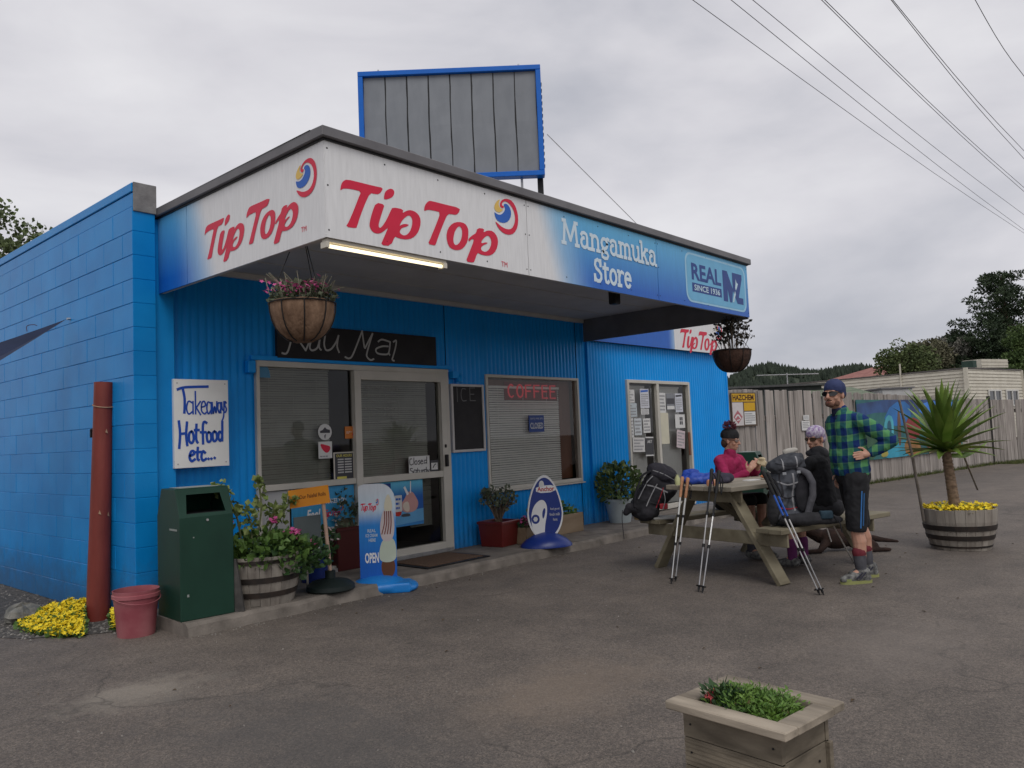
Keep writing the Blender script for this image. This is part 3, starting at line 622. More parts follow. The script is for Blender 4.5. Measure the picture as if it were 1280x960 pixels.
mb.build('badge_islands', flat('badge_text', (.55, .72, .82)), canopy, world=True)

# ============================================================ billboard on the roof (seen from behind, blank)
c0, c1 = PD(447, 90, 11), PD(675, 82, 11)
ax = Vector((c1.x-c0.x, c1.y-c0.y, 0)).normalized(); nb = Vector((ax.y, -ax.x, 0))       # nb points at the street
wid = (c1-c0).length; zt, zb = 6.555, 4.98
bl = thing('roof_billboard', 'blank grey billboard in a blue frame on the store roof', 'billboard', (c0.x, c0.y, 3.4), math.atan2(ax.y, ax.x))
T0, B0 = zt-3.4, zb-3.4
mb = MB(); t = .07
mb.box((0, -.03, T0-t), (wid, .12, T0)); mb.box((0, -.03, B0), (wid, .12, B0+t)); mb.box((0, -.028, B0+t), (t, .12, T0-t)); mb.box((wid-t, -.028, B0+t), (wid, .12, T0-t)); mb.build('frame', BLUED, bl, bevel=.006)
mb = MB(); mb.box((t, .03, B0+t), (wid-t, .06, T0-t)); mb.build('backing', BLACK, bl)
GP = PM('grey_steel_panel', (.19, .205, .225), (.215, .23, .25), 2.5, .5, rnd=.04, stretch=(3, 3, 1))
pw = (wid-2*t)/8
for k in range(8):
    mb = MB(); x0 = t+pw*k; n = 9
    vs = []
    for i in range(n):
        for j, xx in enumerate((x0+(.012 if k else .002), x0+pw-.006)):
            vs.append((xx+rng.uniform(-.004, .004)+.003*math.sin(i), .022+rng.uniform(-.004, .002), B0+t+.004+(T0-B0-2*t-.008)*i/(n-1)))
    mb.add(vs, [(2*i, 2*i+1, 2*i+3, 2*i+2) for i in range(n-1)]); mb.build('panel', GP, bl)
mb = MB(); mb.box((wid-.10, .125, -.2), (wid-.02, .20, T0-.45)); mb.build('post', BLACK, bl, bevel=.004)
mb = MB(); mb.box((.1, .125, -.2), (.18, .20, T0-.45)); mb.build('post', BLACK, bl, bevel=.004)
mb = MB(); mb.tube([(wid-.32, .10, -.2), (wid-.32, .10, B0+.02)], .018, 8); mb.build('post', STEEL, bl)
for x in (.28, wid-.3):
    mb = MB(); mb.tube([(x, .05, T0), (x, .05, T0+.05)], .012, 6); mb.build('lifting_lug', STEEL, bl)
mb = MB()
for k in range(14): mb.cbox((wid+.006, .06, B0+.15+k*.09), (.012, .07, .03))
mb.build('edge_clip', BLACK, bl)
p = PD(684, 168, 11); q = PD(797, 281, 15)
q = Vector((q.x, q.y, q.z)); o = MB().tube([p, q], .006, 5).build('guy_wire', STEEL)
tag(o, 'thin stay wire running down from the roof billboard', 'wire')
# ============================================================ SIGNS AND NOTICES ON THE SHOP FRONT
def hand(mb, words, fr, u, v, su, sv, wd):
    for i, st in enumerate(words): mb.stroke([(u+x*su, v+y*sv) for x, y in st], wd, fr, .002+.0001*i)
# painted takeaways board: brush strokes on a 100 x 150 grid
FT = YP-.02+.06
tk = thing('takeaway_sign', 'white board hand painted in blue with takeaways and hot food', 'sign', (3.35, FT, 1.245))
MB().box((3.10, FT-.012, 1.245), (3.60, FT+.02, 2.015)).build('board', PM('white_board', (.72, .72, .70), (.78, .78, .76), 3, .5), tk, world=True)
fr = wallfr(FT-.012)
TK = [[(4,136),(20,140),(66,142)], [(14,140),(18,120),(17,96)],            # T
 [(34,110),(26,112),(22,104),(26,97),(34,100)], [(35,112),(35,97)],         # a
 [(40,124),(40,97)], [(50,112),(41,104)], [(42,104),(50,96)],               # k
 [(52,105),(60,107),(58,112),(53,110),(52,101),(58,97),(62,99)],           # e
 [(71,110),(65,111),(63,103),(66,97),(71,101)], [(72,111),(72,97)],         # a
 [(74,111),(76,97),(79,106),(82,98),(84,112)],                             # w
 [(91,110),(87,110),(86,103),(89,98),(91,102)], [(92,111),(92,98)],         # a
 [(94,111),(95,103),(98,101)], [(99,112),(98,95),(94,88)], [(104,110),(101,112),(101,107),(104,103),(102,99),(99,99)],
 [(6,82),(8,60),(6,36)], [(22,80),(20,58),(22,40)], [(7,60),(21,61)],       # H
 [(31,64),(26,60),(26,48),(31,44),(35,50),(34,60),(31,64)],                # o
 [(41,76),(40,52),(43,44)], [(37,66),(46,66)],                             # t
 [(62,78),(57,80),(54,72),(54,42)], [(49,62),(60,62)],                     # f
 [(66,62),(62,58),(63,47),(67,45),(71,50),(70,59),(66,62)], [(78,63),(74,59),(75,48),(79,46),(83,51),(82,60),(78,63)],
 [(93,60),(88,62),(86,52),(90,46),(94,52)], [(95,80),(94,46)],             # d
 [(27,22),(35,25),(34,30),(29,29),(26,20),(30,13),(37,16)], [(43,36),(42,18),(45,14)], [(39,28),(49,28)], [(58,26),(53,29),(50,20),(53,13),(60,16)],
 [(64,15),(65,16)], [(70,15),(71,16)], [(77,16),(78,17)]]
TK2 = [[(x, 94+(y-97)*1.45 if 2 <= i <= 15 else y) for x, y in st] for i, st in enumerate(TK)]
mb = MB(); hand(mb, TK2[:2]+TK2[16:], fr, 3.115, 1.235, .5/112, .77/152, .023); hand(mb, TK2[2:16], fr, 3.112, 1.235, .5/111, .77/152, .0145)
mb.build('painted_lettering', flat('brush_blue', (.01, .07, .42)), tk, world=True)
mb = MB()
for x, z in ((3.13, 1.98), (3.57, 1.98), (3.13, 1.28), (3.57, 1.28)): mb.prism([(x+.007*math.cos(k), z+.007*math.sin(k)) for k in range(6)], 0, .003, fr)
mb.build('screw', STEEL, tk, world=True)
# chalkboard over the door
CHALK = flat('chalk', (.42, .42, .41)); CB = PM('blackboard', (.012, .011, .013), (.022, .020, .022), 5, .7)
nm = thing('welcome_chalkboard', 'long black chalkboard above the shop door reading Nau Mai', 'chalkboard', (5.2, YW-.03, 2.25))
nz0, nz1, nx0, nx1 = 2.262, 2.60, 4.18, 6.28
MB().box((nx0, YW-.06, nz0), (nx1, YW-.012, nz1)).build('board', CB, nm, world=True, bevel=.004)
def pk(x, y): q = PY(280+x*.25, 340+y*.25, YW-.06); return (q.x, q.z)
fr = wallfr(YW-.06)
NM = [[(290,405),(310,408),(325,380),(345,300)], [(345,300),(375,345),(408,392)], [(408,392),(425,350),(440,300)],
 [(470,335),(440,340),(428,375),(440,392),(465,380),(478,340)], [(478,335),(475,375),(485,390)], [(505,318),(500,360),(510,390),(535,385),(560,350),(572,318)], [(572,318),(565,370),(575,402)],
 [(605,425),(625,432),(645,410),(690,295)], [(690,295),(700,370),(705,380)], [(705,380),(725,340),(742,308)], [(742,308),(715,400),(715,425),(732,440),(748,435)],
 [(830,350),(790,338),(770,348)], [(830,350),(822,405),(795,412),(765,405),(760,385),(790,372),(820,372)], [(822,405),(828,415)],
 [(846,350),(860,343),(857,375),(845,420),(840,438),(850,444)]]
mb = MB()
for i, st in enumerate(NM): mb.stroke([pk(*p) for p in st], .019, fr, .002+.0001*i)
mb.build('chalk_lettering', CHALK, nm, world=True)
# ice board
ic = thing('ice_chalkboard', 'small framed blackboard reading ICE between door and window', 'chalkboard', (6.78, YW-.03, 1.23))
x0, x1, z0, z1 = 6.50, 7.06, 1.235, 2.055
MB().box((x0+.02, YW-.045, z0+.02), (x1-.02, YW-.014, z1-.02)).build('board', CB, ic, world=True)
mb = MB(); bars(mb, [(x0, x1, z1-.03, z1), (x0, x1, z0, z0+.03), (x0, x0+.03, z0+.03, z1-.03), (x1-.03, x1, z0+.03, z1-.03)], YW-.06, YW-.013); mb.build('frame', flat('pale_frame', (.55, .53, .52)), ic, world=True, bevel=.004)
mb = MB(); fr = wallfr(YW-.045)
for i, st in enumerate([[(.12,.92),(.12,.70)], [(.32,.90),(.24,.90),(.21,.81),(.24,.72),(.33,.72)], [(.42,.92),(.42,.72)], [(.42,.92),(.54,.92)], [(.42,.82),(.52,.82)], [(.42,.72),(.55,.72)]]):
    mb.stroke([(x0+.02+x*.72, z0+y*.78+.06) for x, y in st], .012, fr, .002+.0001*i)
mb.build('chalk_lettering', flat('faint_chalk', (.13, .13, .13)), ic, world=True)
# neon sign behind the glass
ne = thing('neon_coffee_sign', 'red neon sign reading COFFEE hung inside the shop window', 'neon sign', (8.1, YW+.06, 1.98))
NEON = emis('neon_red', (.6, .03, .05), .2)
a = PY(634, 497, YW+.06); b_ = PY(696, 498, YW+.06); zt_ = PY(640, 480, YW+.06).z
cw = (b_.x-a.x)/6; zb_ = a.z
GL = {'C': [arc(.5, .5, .42, .46, 50, 310, 12)], 'O': [arc(.5, .5, .42, .46, 0, 360, 16)], 'F': [[(.12, 0), (.12, .95), (.9, .95)], [(.12, .5), (.8, .5)]], 'E': [[(.9, .95), (.12, .95), (.12, 0), (.9, 0)], [(.12, .5), (.8, .5)]]}
for k, ch in enumerate('COFFEE'):
    mb = MB()
    for st in GL[ch]: mb.tube([(a.x+cw*(k+.08+x*.82), YW+.06, zb_+(zt_-zb_)*y) for x, y in st], .011, 6)
    mb.build('neon_letter', NEON, ne, world=True, smooth=True)
mb = MB(); mb.box((a.x-.03, YW+.078, zb_-.03), (b_.x+.03, YW+.086, zt_+.03)); mb.build('backing', flat('neon_backing', (.16, .012, .015)), ne, world=True)
# ---- flat notices: each one a sheet of its own
def sheet(name, label, cat, Y, x0, x1, z0, z1, m, tilt=0., group=None, th=.002):
    cx = (x0+x1)/2
    t = thing(name, label, cat, (cx, Y, z0), 0, group)
    f0 = frame((cx, Y, (z0+z1)/2), (math.cos(tilt), 0, math.sin(tilt)), (-math.sin(tilt), 0, math.cos(tilt)), (0, -1, 0))
    w, h = (x1-x0)/2, (z1-z0)/2
    MB().prism([(-w, -h), (w, -h), (w, h), (-w, h)], 0, th, f0).build('sheet', m, t, world=True)
    return t, (lambda u, v, q=0.: f0(u, v, q+th)), w, h
def lines(t, f, u0, u1, v0, v1, n, m, rg, fillk=.5, name='printed_lines'):
    mb = MB(); h = (v1-v0)/n
    for k in range(n):
        v = v0+(k+.25)*h; e = u1 if rg.random() > .35 else u0+(u1-u0)*rg.uniform(.5, .95)
        u = u0
        while u < e-.004:
            w = rg.uniform(.012, .035); mb.add([f(u, v, .001), f(min(u+w, e), v, .001), f(min(u+w, e), v+h*fillk, .001), f(u, v+h*fillk, .001)], [(0, 1, 2, 3)]); u += w+.006
    return mb.build(name, m, t, world=True, kind='stuff')
INK = flat('ink', (.06, .06, .07)); GINK = flat('grey_ink', (.3, .3, .31)); PAPER = flat('paper', (.66, .66, .64)); CREAM = flat('cream_paper', (.60, .57, .44)); PINKP = flat('pinkish_paper', (.60, .50, .52))
rg = random.Random(11)
def pr(x0, y0, x1, y1, Y):
    a = PY(x0, (y0+y1)/2, Y); b = PY(x1, (y0+y1)/2, Y); t = PY((x0+x1)/2, y0, Y); d = PY((x0+x1)/2, y1, Y); return a.x, b.x, d.z, t.z
YG = YW-.012
# sheets in the far doors, pixel boxes on the glass plane
NT = [(783, 487, 793, 503, PAPER, 'white typed sheet at top left of the far glass doors'),
 (783, 504, 796, 521, flat('pale_blue_paper', (.5, .56, .58)), 'pale blue and cream leaflet under the top left sheet of far doors'),
 (800, 486, 811, 510, flat('lilac_paper', (.62, .63, .68)), 'tall notice with blue heading at top of far left door'),
 (801, 511, 811, 518, PAPER, 'small card under the blue headed notice on far left door'),
 (784, 523, 792, 547, PAPER, 'tall narrow sheet at left edge of far left door'),
 (793, 523, 802, 544, flat('bluish_paper', (.58, .62, .64)), 'curled sheet with dark blots, middle of far left door'),
 (804, 523, 813, 541, PAPER, 'short sheet beside the curled one on far left door'),
 (791, 547, 806, 565, flat('map_paper', (.63, .62, .60)), 'squarish map sheet low on far left door'),
 (807, 546, 817, 570, flat('dark_poster', (.06, .06, .065)), 'dark poster with pale border on far left door'),
 (822, 491, 832, 516, PAPER, 'white list at top left of far right door'),
 (833, 492, 843, 512, flat('grey_photo', (.22, .23, .25)), 'grey photo sheet between two white sheets on far right door'),
 (844, 492, 853, 515, flat('bluewhite_paper', (.60, .62, .68)), 'white flyer with black heading at top of far right door'),
 (822, 516, 836, 555, CREAM, 'long cream sheet hanging on far right door'),
 (844, 518, 856, 535, PAPER, 'white card with dark squares on far right door'),
 (846, 538, 856, 560, PINKP, 'slanted pinkish flyer low on far right door')]
for i, (xa, ya, xb, yb, m, lab) in enumerate(NT):
    x0, x1, z0, z1 = pr(xa, ya, xb, yb, YG)
    t, f, w, h = sheet('window_notice', lab, 'notice', YG, x0, x1, z0, z1, m, rg.gauss(0, .015)+(-.12 if i == 14 else 0), group='notices on the far doors')
    if i in (8,):
        for a4 in ((-w, -h, w, -h+.02), (-w, h-.02, w, h)): MB().fill([[(a4[0], a4[1]), (a4[2], a4[1]), (a4[2], a4[3]), (a4[0], a4[3])]], f, .001).build('border', PAPER, t, world=True)
        text_fit('heading', 'ART', f, -w*.6, h*.35, w*.6, h*.65, PAPER, t, bold=.02)
    elif i in (2, 11):
        MB().fill([[(-w*.85, h*.62), (w*.85, h*.70), (w*.85, h*.9), (-w*.85, h*.82)]], f, .001).build('heading', PBLUE if i == 2 else INK, t, world=True)
        lines(t, f, -w*.8, w*.8, -h*.85, h*.5, 7, GINK, rg)
    elif i == 13:
        mb = MB()
        for u, v in ((-.1, -.5), (.25, -.5), (-.1, .1), (.25, .1)): mb.fill([[(w*u, h*v), (w*(u+.28), h*v), (w*(u+.28), h*(v+.5)), (w*u, h*(v+.5))]], f, .001)
        mb.build('printed_squares', INK, t, world=True)
    elif i == 10:
        MB().fill([[(-w*.9, -h*.3), (w*.9, -h*.3), (w*.9, h*.4), (-w*.9, h*.4)]], f, .001).build('photo', INK, t, world=True)
        MB().fill([[(-w*.9, -h*.95), (w*.9, -h*.95), (w*.9, -h*.55), (-w*.9, -h*.55)]], f, .001).build('caption', PAPER, t, world=True)
    elif i != 12: lines(t, f, -w*.8, w*.8, -h*.85, h*.85, max(4, int(h*36)), GINK, rg)
# stickers in the shop window left pane
YG1 = YW+.0
def disc(r, n=20): return [(r*math.cos(2*PI*k/n), r*math.sin(2*PI*k/n)) for k in range(n)]
x0, x1, z0, z1 = pr(398, 530, 414, 550, YG1)
t = thing('round_sticker', 'round white sticker on the shop window', 'sticker', ((x0+x1)/2, YG1, z0)); f0 = frame(((x0+x1)/2, YG1, (z0+z1)/2), (1, 0, 0), (0, 0, 1), (0, -1, 0))
MB().prism(disc(.083), 0, .002, f0).build('sheet', PAPER, t, world=True)
MB().fill([[(-.03, .02), (.0, .05), (.02, .03), (.06, .02), (.06, -.01), (-.06, -.01), (-.06, .012)]], f0, .0035).build('print', INK, t, world=True)
text_fit('print', 'f', f0, -.012, -.065, .012, -.025, INK, t, bold=.03, w=.0036)
t, f, w, h = sheet('red_white_sticker', 'white sticker with red print below the round sticker', 'sticker', YG1, *pr(398, 552, 415, 573, YG1), PAPER)
MB().fill([chaikin([(-w*.8, h*.8), (w*.1, h*.6), (w*.8, h*.4), (w*.6, -.2*h), (.1*w, -h*.4), (-w*.5, .1*h)], 1)], f, .001).build('print', RED, t, world=True)
lines(t, f, -w*.8, w*.8, -h*.9, -h*.6, 1, GINK, rg)
t, f, w, h = sheet('opening_hours_card', 'black and yellow opening hours card low on the shop window', 'notice', YG1, *pr(417, 565, 443, 603, YG1), flat('hours_border', (.62, .58, .50)))
MB().fill([[(-w*.88, -h*.93), (w*.88, -h*.93), (w*.88, h*.93), (-w*.88, h*.93)]], f, .001).build('black_field', INK, t, world=True)
text_fit('heading', 'OUR HOURS', lambda u, v, q=0: f(u, v, q+.001), -w*.75, h*.68, w*.75, h*.86, flat('hours_yellow', (.62, .56, .12)), t, bold=.02)
mb = MB()
for k in range(6):
    v = h*(.48-.17*k)
    for u0, u1 in ((-.62, -.05), (.05, .72)): mb.fill([[(w*u0, v), (w*u1, v), (w*u1, v+h*.09), (w*u0, v+h*.09)]], f, .002)
mb.build('hours_rows', flat('hours_white', (.5, .5, .48)), t, world=True)
MB().fill([[(-w*.7, -h*.85), (w*.2, -h*.85), (w*.2, -h*.6), (-w*.7, -h*.6)]], f, .002).build('yellow_field', MATS['hours_yellow'], t, world=True)
t, f, w, h = sheet('orange_card', 'orange card on the shop window by the door post', 'notice', YG1, *pr(431, 533, 448, 548, YG1), flat('orange_card_print', (.62, .20, .04)))
MB().fill([[(0, -h*.5), (w*.8, -h*.3), (w*.8, h*.3), (w*.2, h*.1)]], f, .001).build('print', RED, t, world=True); lines(t, f, -w*.8, 0, -h*.2, h*.2, 2, PAPER, rg)
x0, x1, z0, z1 = pr(323, 459, 336, 472, YG1)
t = thing('blue_round_sticker', 'small half round blue sticker at top corner of shop window', 'sticker', ((x0+x1)/2, YG1, z0)); f0 = frame(((x0+x1)/2, YG1, z0), (1, 0, 0), (0, 0, 1), (0, -1, 0))
MB().prism([(.07*math.cos(PI*k/10), .13*math.sin(PI*k/10)) for k in range(11)], 0, .002, f0).build('sheet', flat('sticker_blue', (.08, .25, .42)), t, world=True)
YD = YW-.010
t, f, w, h = sheet('closed_saturday_note', 'handwritten white note on the door reading closed Saturday', 'notice', YD, *pr(511, 570, 537, 595, YD), PAPER)
hf = frame(f(-w, -h), (1, 0, 0), (0, 0, 1), (0, -1, 0))
NC = [[(14,88),(6,86),(4,66),(10,58),(18,62)], [(24,92),(23,60)], [(34,78),(28,72),(30,60),(38,62),(38,74),(34,78)], [(52,78),(44,74),(52,68),(50,60),(43,60)], [(56,70),(66,72),(62,79),(56,72),(58,60),(68,62)], [(84,76),(74,76),(74,62),(84,66)], [(86,94),(85,60)],
 [(16,40),(6,40),(8,30),(18,24),(14,12),(4,14)], [(32,30),(24,32),(22,16),(32,18)], [(33,32),(34,12)], [(40,40),(40,16),(44,12)], [(36,30),(46,30)], [(50,30),(50,16),(58,16)], [(58,30),(59,12)], [(64,30),(64,12)], [(64,24),(70,30)], [(80,30),(73,30),(73,16),(80,18)], [(82,42),(82,12)], [(86,30),(90,16)], [(96,30),(88,4)]]
mb = MB(); hand(mb, NC, hf, 0, 0, 2*w/100, 2*h/100, .010); mb.build('pen_lettering', INK, t, world=True)
t, f, w, h = sheet('eftpos_sticker', 'small black and white sticker beside the door handle', 'sticker', YD, *pr(538, 575, 548, 592, YD), INK)
MB().fill([[(-w*.8, -h*.4), (w*.8, -h*.4), (w*.8, h*.6), (-w*.8, h*.6)]], f, .001).build('print', PAPER, t, world=True); MB().stroke([(-w*.4, -h*.1), (0, h*.3), (w*.3, h*.4)], .012, f, .002).build('swoosh', INK, t, world=True)
# faint white hours lettering on the upper door glass
t = thing('glass_hours_lettering', 'faint white opening hours lettering on the upper door glass', 'lettering', (5.6, YD, 1.72)); f0 = wallfr(YD)
mm = flat('faded_lettering', (.30, .30, .28))
a = PY(455, 520, YD); b_ = PY(500, 520, YD); zt_ = PY(470, 480, YD).z
mb = MB(); text_fit('lettering', 'OPENING HOURS', f0, a.x, zt_-.07, b_.x-.03, zt_-.02, mm, t)
for k, s_ in enumerate(('Monday - Friday', '7am  -  5.30pm', 'Saturday', '8am - 4.30pm')): text_fit('lettering', s_, f0, a.x+(.1 if k % 2 else 0), zt_-.15-.07*k, b_.x-.05, zt_-.11-.07*k, mm, t)
mb = MB(); mb.stroke([(b_.x-.02, zt_-.02), (b_.x-.02, zt_-.40), (a.x, zt_-.42)], .008, f0, .001, smooth=False); mb.build('border_line', mm, t, world=True)
# closed sign in the coffee window
YN = YW+.006
t, f, w, h = sheet('closed_sign', 'dark blue sign reading CLOSED inside the coffee window', 'sign', YN, *pr(661, 519, 680, 540, YN), NAVY)
text_fit('lettering', 'CLOSED', f, -w*.85, -h*.62, w*.85, h*.12, flat('sign_white_text', (.5, .52, .55)), t, bold=.03); text_fit('lettering', 'sorry we are', f, -w*.8, h*.4, w*.8, h*.7, MATS['sign_white_text'], t)
# ---- large printed posters behind the low glass
YL = YW+.0
xa, xb = 4.33, 5.085
t, f, w, h = sheet('beach_poster', 'blue ice cream poster with white slogan behind the shop window', 'poster', YL, xa, xb, .20, .965, gradm('poster_sky', [(0, (.02, .22, .36)), (1, (.05, .33, .62))], 2, .2, .96))
text_fit('lettering', "IT'S WHAT MAKES YOU", f, -w*.55, h*.55, w*.72, h*.68, WHITE, t, bold=.02)
text_fit('lettering', 'Feel', f, -w*.55, h*.18, -w*.12, h*.44, WHITE, t, bold=.03, shear=.2)
fl = frame(f(0, 0), (1, 0, 0), (0, 0, 1), (0, -1, 0)); logo(fl, -w*.05, h*.16, w*.62, h*.50, t, tm=False)
mb = MB(); mb.fill([chaikin([(w*.25, -h*.1), (w*.6, h*.12), (w, h*.1), (w, -h), (w*.1, -h), (w*.1, -h*.6)], 1)], f, .001); mb.build('printed_bush', PM('poster_bush', (.05, .05, .03), (.10, .09, .05), 30, .6), t, world=True)
mb = MB()
for k in range(9): 
    cx, cy = w*rg.uniform(.3, .98), h*rg.uniform(-.1, .55); mb.fill([[(cx+.02*math.cos(a_), cy+.02*math.sin(a_)*rg.uniform(.6, 1.2)) for a_ in range(6)]], f, .002)
mb.build('printed_flowers', PM('poster_flower', (.05, .12, .06), (.12, .2, .08), 40, .6), t, world=True)
t, f, w, h = sheet('plain_white_panel', 'plain white sheet behind the shop window left of the beach poster', 'panel', YL, 4.0, 4.31, .2, .965, flat('panel_white', (.5, .5, .5)))
x0, x1, z0, z1 = pr(486, 604, 529, 662, YD)
t, f, w, h = sheet('milkshake_poster', 'blue poster of a strawberry milkshake on the lower door glass', 'poster', YD, 5.19, x1, z0+.04, .955, gradm('milkshake_bg', [(0, (.05, .28, .6)), (.25, (.02, .12, .42)), (.62, (.01, .10, .40)), (1, (.12, .50, .72))], 2, z0, .96))
MB().fill([[(-w, -h), (w, -h*.85), (w, -h*.3), (-w, -h*.45)]], f, .001).build('printed_table', flat('poster_table', (.12, .36, .62)), t, world=True)
MB().fill([chaikin([(w*.30, -h*.42), (w*.72, -h*.42), (w*.85, -h*.05), (w*.72, h*.3), (w*.62, h*.5), (w*.45, h*.5), (w*.38, h*.25), (w*.2, -h*.05)], 2)], f, .002).build('printed_glass', flat('milkshake_pink', (.56, .30, .28)), t, world=True)
MB().fill([chaikin([(w*.34, -h*.35), (w*.52, -h*.40), (w*.5, h*.0), (w*.42, h*.1), (w*.26, -h*.05)], 2)], f, .003).build('printed_highlight', flat('milk_pale', (.68, .58, .48)), t, world=True)
mb = MB(); mb.stroke([(w*.46, h*.4), (w*.36, h*.7)], .03, f, .003); mb.stroke([(w*.56, h*.45), (w*.57, h*.95)], .014, f, .0032); mb.build('printed_straw', WHITE, t, world=True)
MB().fill([chaikin([(-w*.0, -h*.5), (w*.2, -h*.55), (w*.25, -h*.3), (w*.12, -h*.12), (-.02*w, -h*.25)], 1)], f, .003).build('printed_strawberry', flat('berry', (.50, .03, .02)), t, world=True)
MB().fill([chaikin([(w*.2, -h*.58), (w*.55, -h*.6), (w*.5, -h*.45), (w*.25, -h*.45)], 1)], f, .0035).build('printed_leaf', INK, t, world=True)
MB().fill([[(-w*.42, h*.95), (-w*.1, h*.95), (-w*.1, h*.6), (-w*.42, h*.7)]], f, .002).build('printed_corner', NAVY, t, world=True)
t, f, w, h = sheet('door_flyer', 'small white flyer at left edge of the lower door glass', 'notice', YD-.006, 5.62, 5.72, .62, .80, PAPER); lines(t, f, -w*.8, w*.8, -h*.8, h*.8, 3, PBLUE, rg)

# ============================================================ THINGS STANDING ALONG THE SHOP FRONT
def leafmesh(mb, c, rad, n, size, rg, dirup=.3, shell=.35, squash=.45, zmin=None, fold=.25):
    c = Vector(c)
    for _ in range(n):
        while True:
            p = Vector((rg.uniform(-1, 1), rg.uniform(-1, 1), rg.uniform(-1, 1)))
            if shell < p.length < 1: break
        q = Vector((p.x*rad[0], p.y*rad[1], p.z*rad[2])) + c
        if zmin is not None and q.z < zmin: continue
        d = (p.normalized() + Vector((rg.gauss(0, .5), rg.gauss(0, .5), rg.gauss(dirup, .5)))).normalized()
        s = d.cross(Vector((rg.gauss(0, 1), rg.gauss(0, 1), rg.gauss(0, 1))))
        if s.length < 1e-3: continue
        s.normalize(); nn = d.cross(s); L_ = size*rg.uniform(.6, 1.3); w = L_*squash
        mb.add([q, q+d*L_*.5+s*w+nn*L_*fold*.5, q+d*L_, q+d*L_*.5-s*w+nn*L_*fold*.5], [(0, 1, 2), (0, 2, 3)])
    return mb
def flowers(mb, pts, r, rg):
    for p in pts:
        nrm = Vector((rg.gauss(0, .5), rg.gauss(0, .5)-.3, 1)).normalized(); s = nrm.orthogonal().normalized(); t = nrm.cross(s); p = Vector(p)
        k = 5; vs = [p-nrm*r*.25]
        for j in range(k*2):
            a = PI*j/k; q = r*(1 if j % 2 else .5)*rg.uniform(.85, 1.15); vs.append(p+(s*math.cos(a)+t*math.sin(a))*q)
        mb.add(vs, [(0, 1+j, 1+(j+1) % (2*k)) for j in range(2*k)])
    return mb
GRN = [PM('leaf_green', (.055, .115, .02), (.115, .20, .045), 14, .55), PM('leaf_dark', (.02, .055, .016), (.045, .095, .025), 14, .5), PM('leaf_yellowgreen', (.15, .21, .05), (.23, .28, .09), 14, .55), PM('leaf_greygreen', (.08, .10, .06), (.13, .15, .09), 14, .6)]
PINK = PM('petal_pink', (.50, .06, .22), (.62, .14, .34), 20, .6); SALM = PM('petal_red', (.45, .05, .05), (.55, .12, .12), 20, .6); YFL = PM('petal_yellow', (.70, .52, .010), (.85, .68, .03), 30, .6)
SOIL = PM('potting_soil', (.025, .018, .013), (.05, .038, .028), 40, .95, bump=.8)
BARK = PM('bark', (.09, .065, .045), (.16, .12, .085), 20, .9, bump=.6, bscale=60)
# --- red leaning post
rp0, rp1 = Vector((2.43, 6.93, -.1)), Vector((2.50, 6.90, 1.97))
rp0 = G(122, 775); rp1 = PD(130, 478, 0); d_ = (Vector((rp0.x, rp0.y, 0))).length
r_ = ray(130, 478); rp1 = CAM0 + r_*(d_/math.hypot(r_.x, r_.y))
po = thing('red_post', 'leaning round post painted dull red before the block wall', 'post', rp0)
pts = [rp0+(rp1-rp0)*t+Vector((0, 0, -.1 if t == 0 else 0)) for t in (0, .2, .4, .6, .8, 1)]
RP = PM('flaking_red_paint', (.16, .026, .018), (.23, .042, .03), 5, .55, bump=.3, bscale=40, stretch=(1, 1, .3))
mb = MB(); mb.tube(pts, [.092, .088, .083, .080, .078, .078], 20); mb.build('shaft', RP, po, world=True, smooth=True)
ax_ = (rp1-rp0).normalized(); q = rp0+(rp1-rp0)*.80
mb = MB(); side = Vector((-_r.x, -_r.y, 0)); mb.tube([q+side*.08, q+side*.10, q+side*.10-Vector((0, 0, .07))], .012, 6); mb.build('hook', BLACK, po, world=True)
q = rp0+(rp1-rp0)*.90; vs = []
cv = crom([q+Vector((.083*math.cos(a), .083*math.sin(a), .02*math.sin(a*1.0))) for a in np.linspace(0, 2*PI, 9)], 3); mb = MB(); mb.tube(cv, .004, 5, cap=False); mb.build('tie_wire', PM('twine', (.35, .22, .14), (.42, .28, .18), 20, .8), po, world=True)
mb = MB()
for a, zz in ((-2.0, .44), (-1.2, .43), (-1.6, .78)):
    q = rp0+(rp1-rp0)*zz; w_ = Vector((math.cos(a), math.sin(a), 0)); s_ = Vector((-w_.y, w_.x, 0)); mb.add([q+w_*.0885+s_*.012, q+w_*.0885-s_*.01+ax_*.01, q+w_*.0885+ax_*.04], [(0, 1, 2)])
mb.build('bare_patch', PM('bare_wood_chip', (.36, .22, .13), (.42, .27, .17), 20, .8), po, world=True)
# --- yellow daisies round its foot
rg = random.Random(5); dm = MB(); dl = MB(); cen = G(95, 772)
pts = []
for k in range(4600):
    a = rg.random()*2*PI; r = math.sqrt(rg.random()); x = 2.46+.32*r*math.cos(a)+rg.gauss(0, .015); y = 7.22+.66*r*math.sin(a)+rg.gauss(0, .02)
    if x > 2.735 or (x-rp0.x)**2+(y-rp0.y)**2 < .0095: continue
    if abs(math.atan2(x, y)-math.atan2(rp0.x, rp0.y)) < .014 and y < rp0.y: continue
    h = (.05+.13*max(0, min(1, (x-2.2)/.5)))*(1-r**3*.85)*(.75+.25*math.sin(x*31)*math.sin(y*23))+rg.uniform(0, .03); pts.append((x, y, h+.01))
flowers(dm, pts, .021, rg)
dm.build
t = thing('daisy_clump', 'low mound of bright yellow daisies at the foot of the red post', 'flowers', (2.42, 7.1, 0))
dm.build('blooms', YFL, t, world=True, kind='stuff')
for x, y, z in pts: leafmesh(dl, (x, y, max(.01, z-.035)), (.02, .02, .02), 2, .035, rg)
dl.build('leaves', GRN[0], t, world=True, kind='stuff')
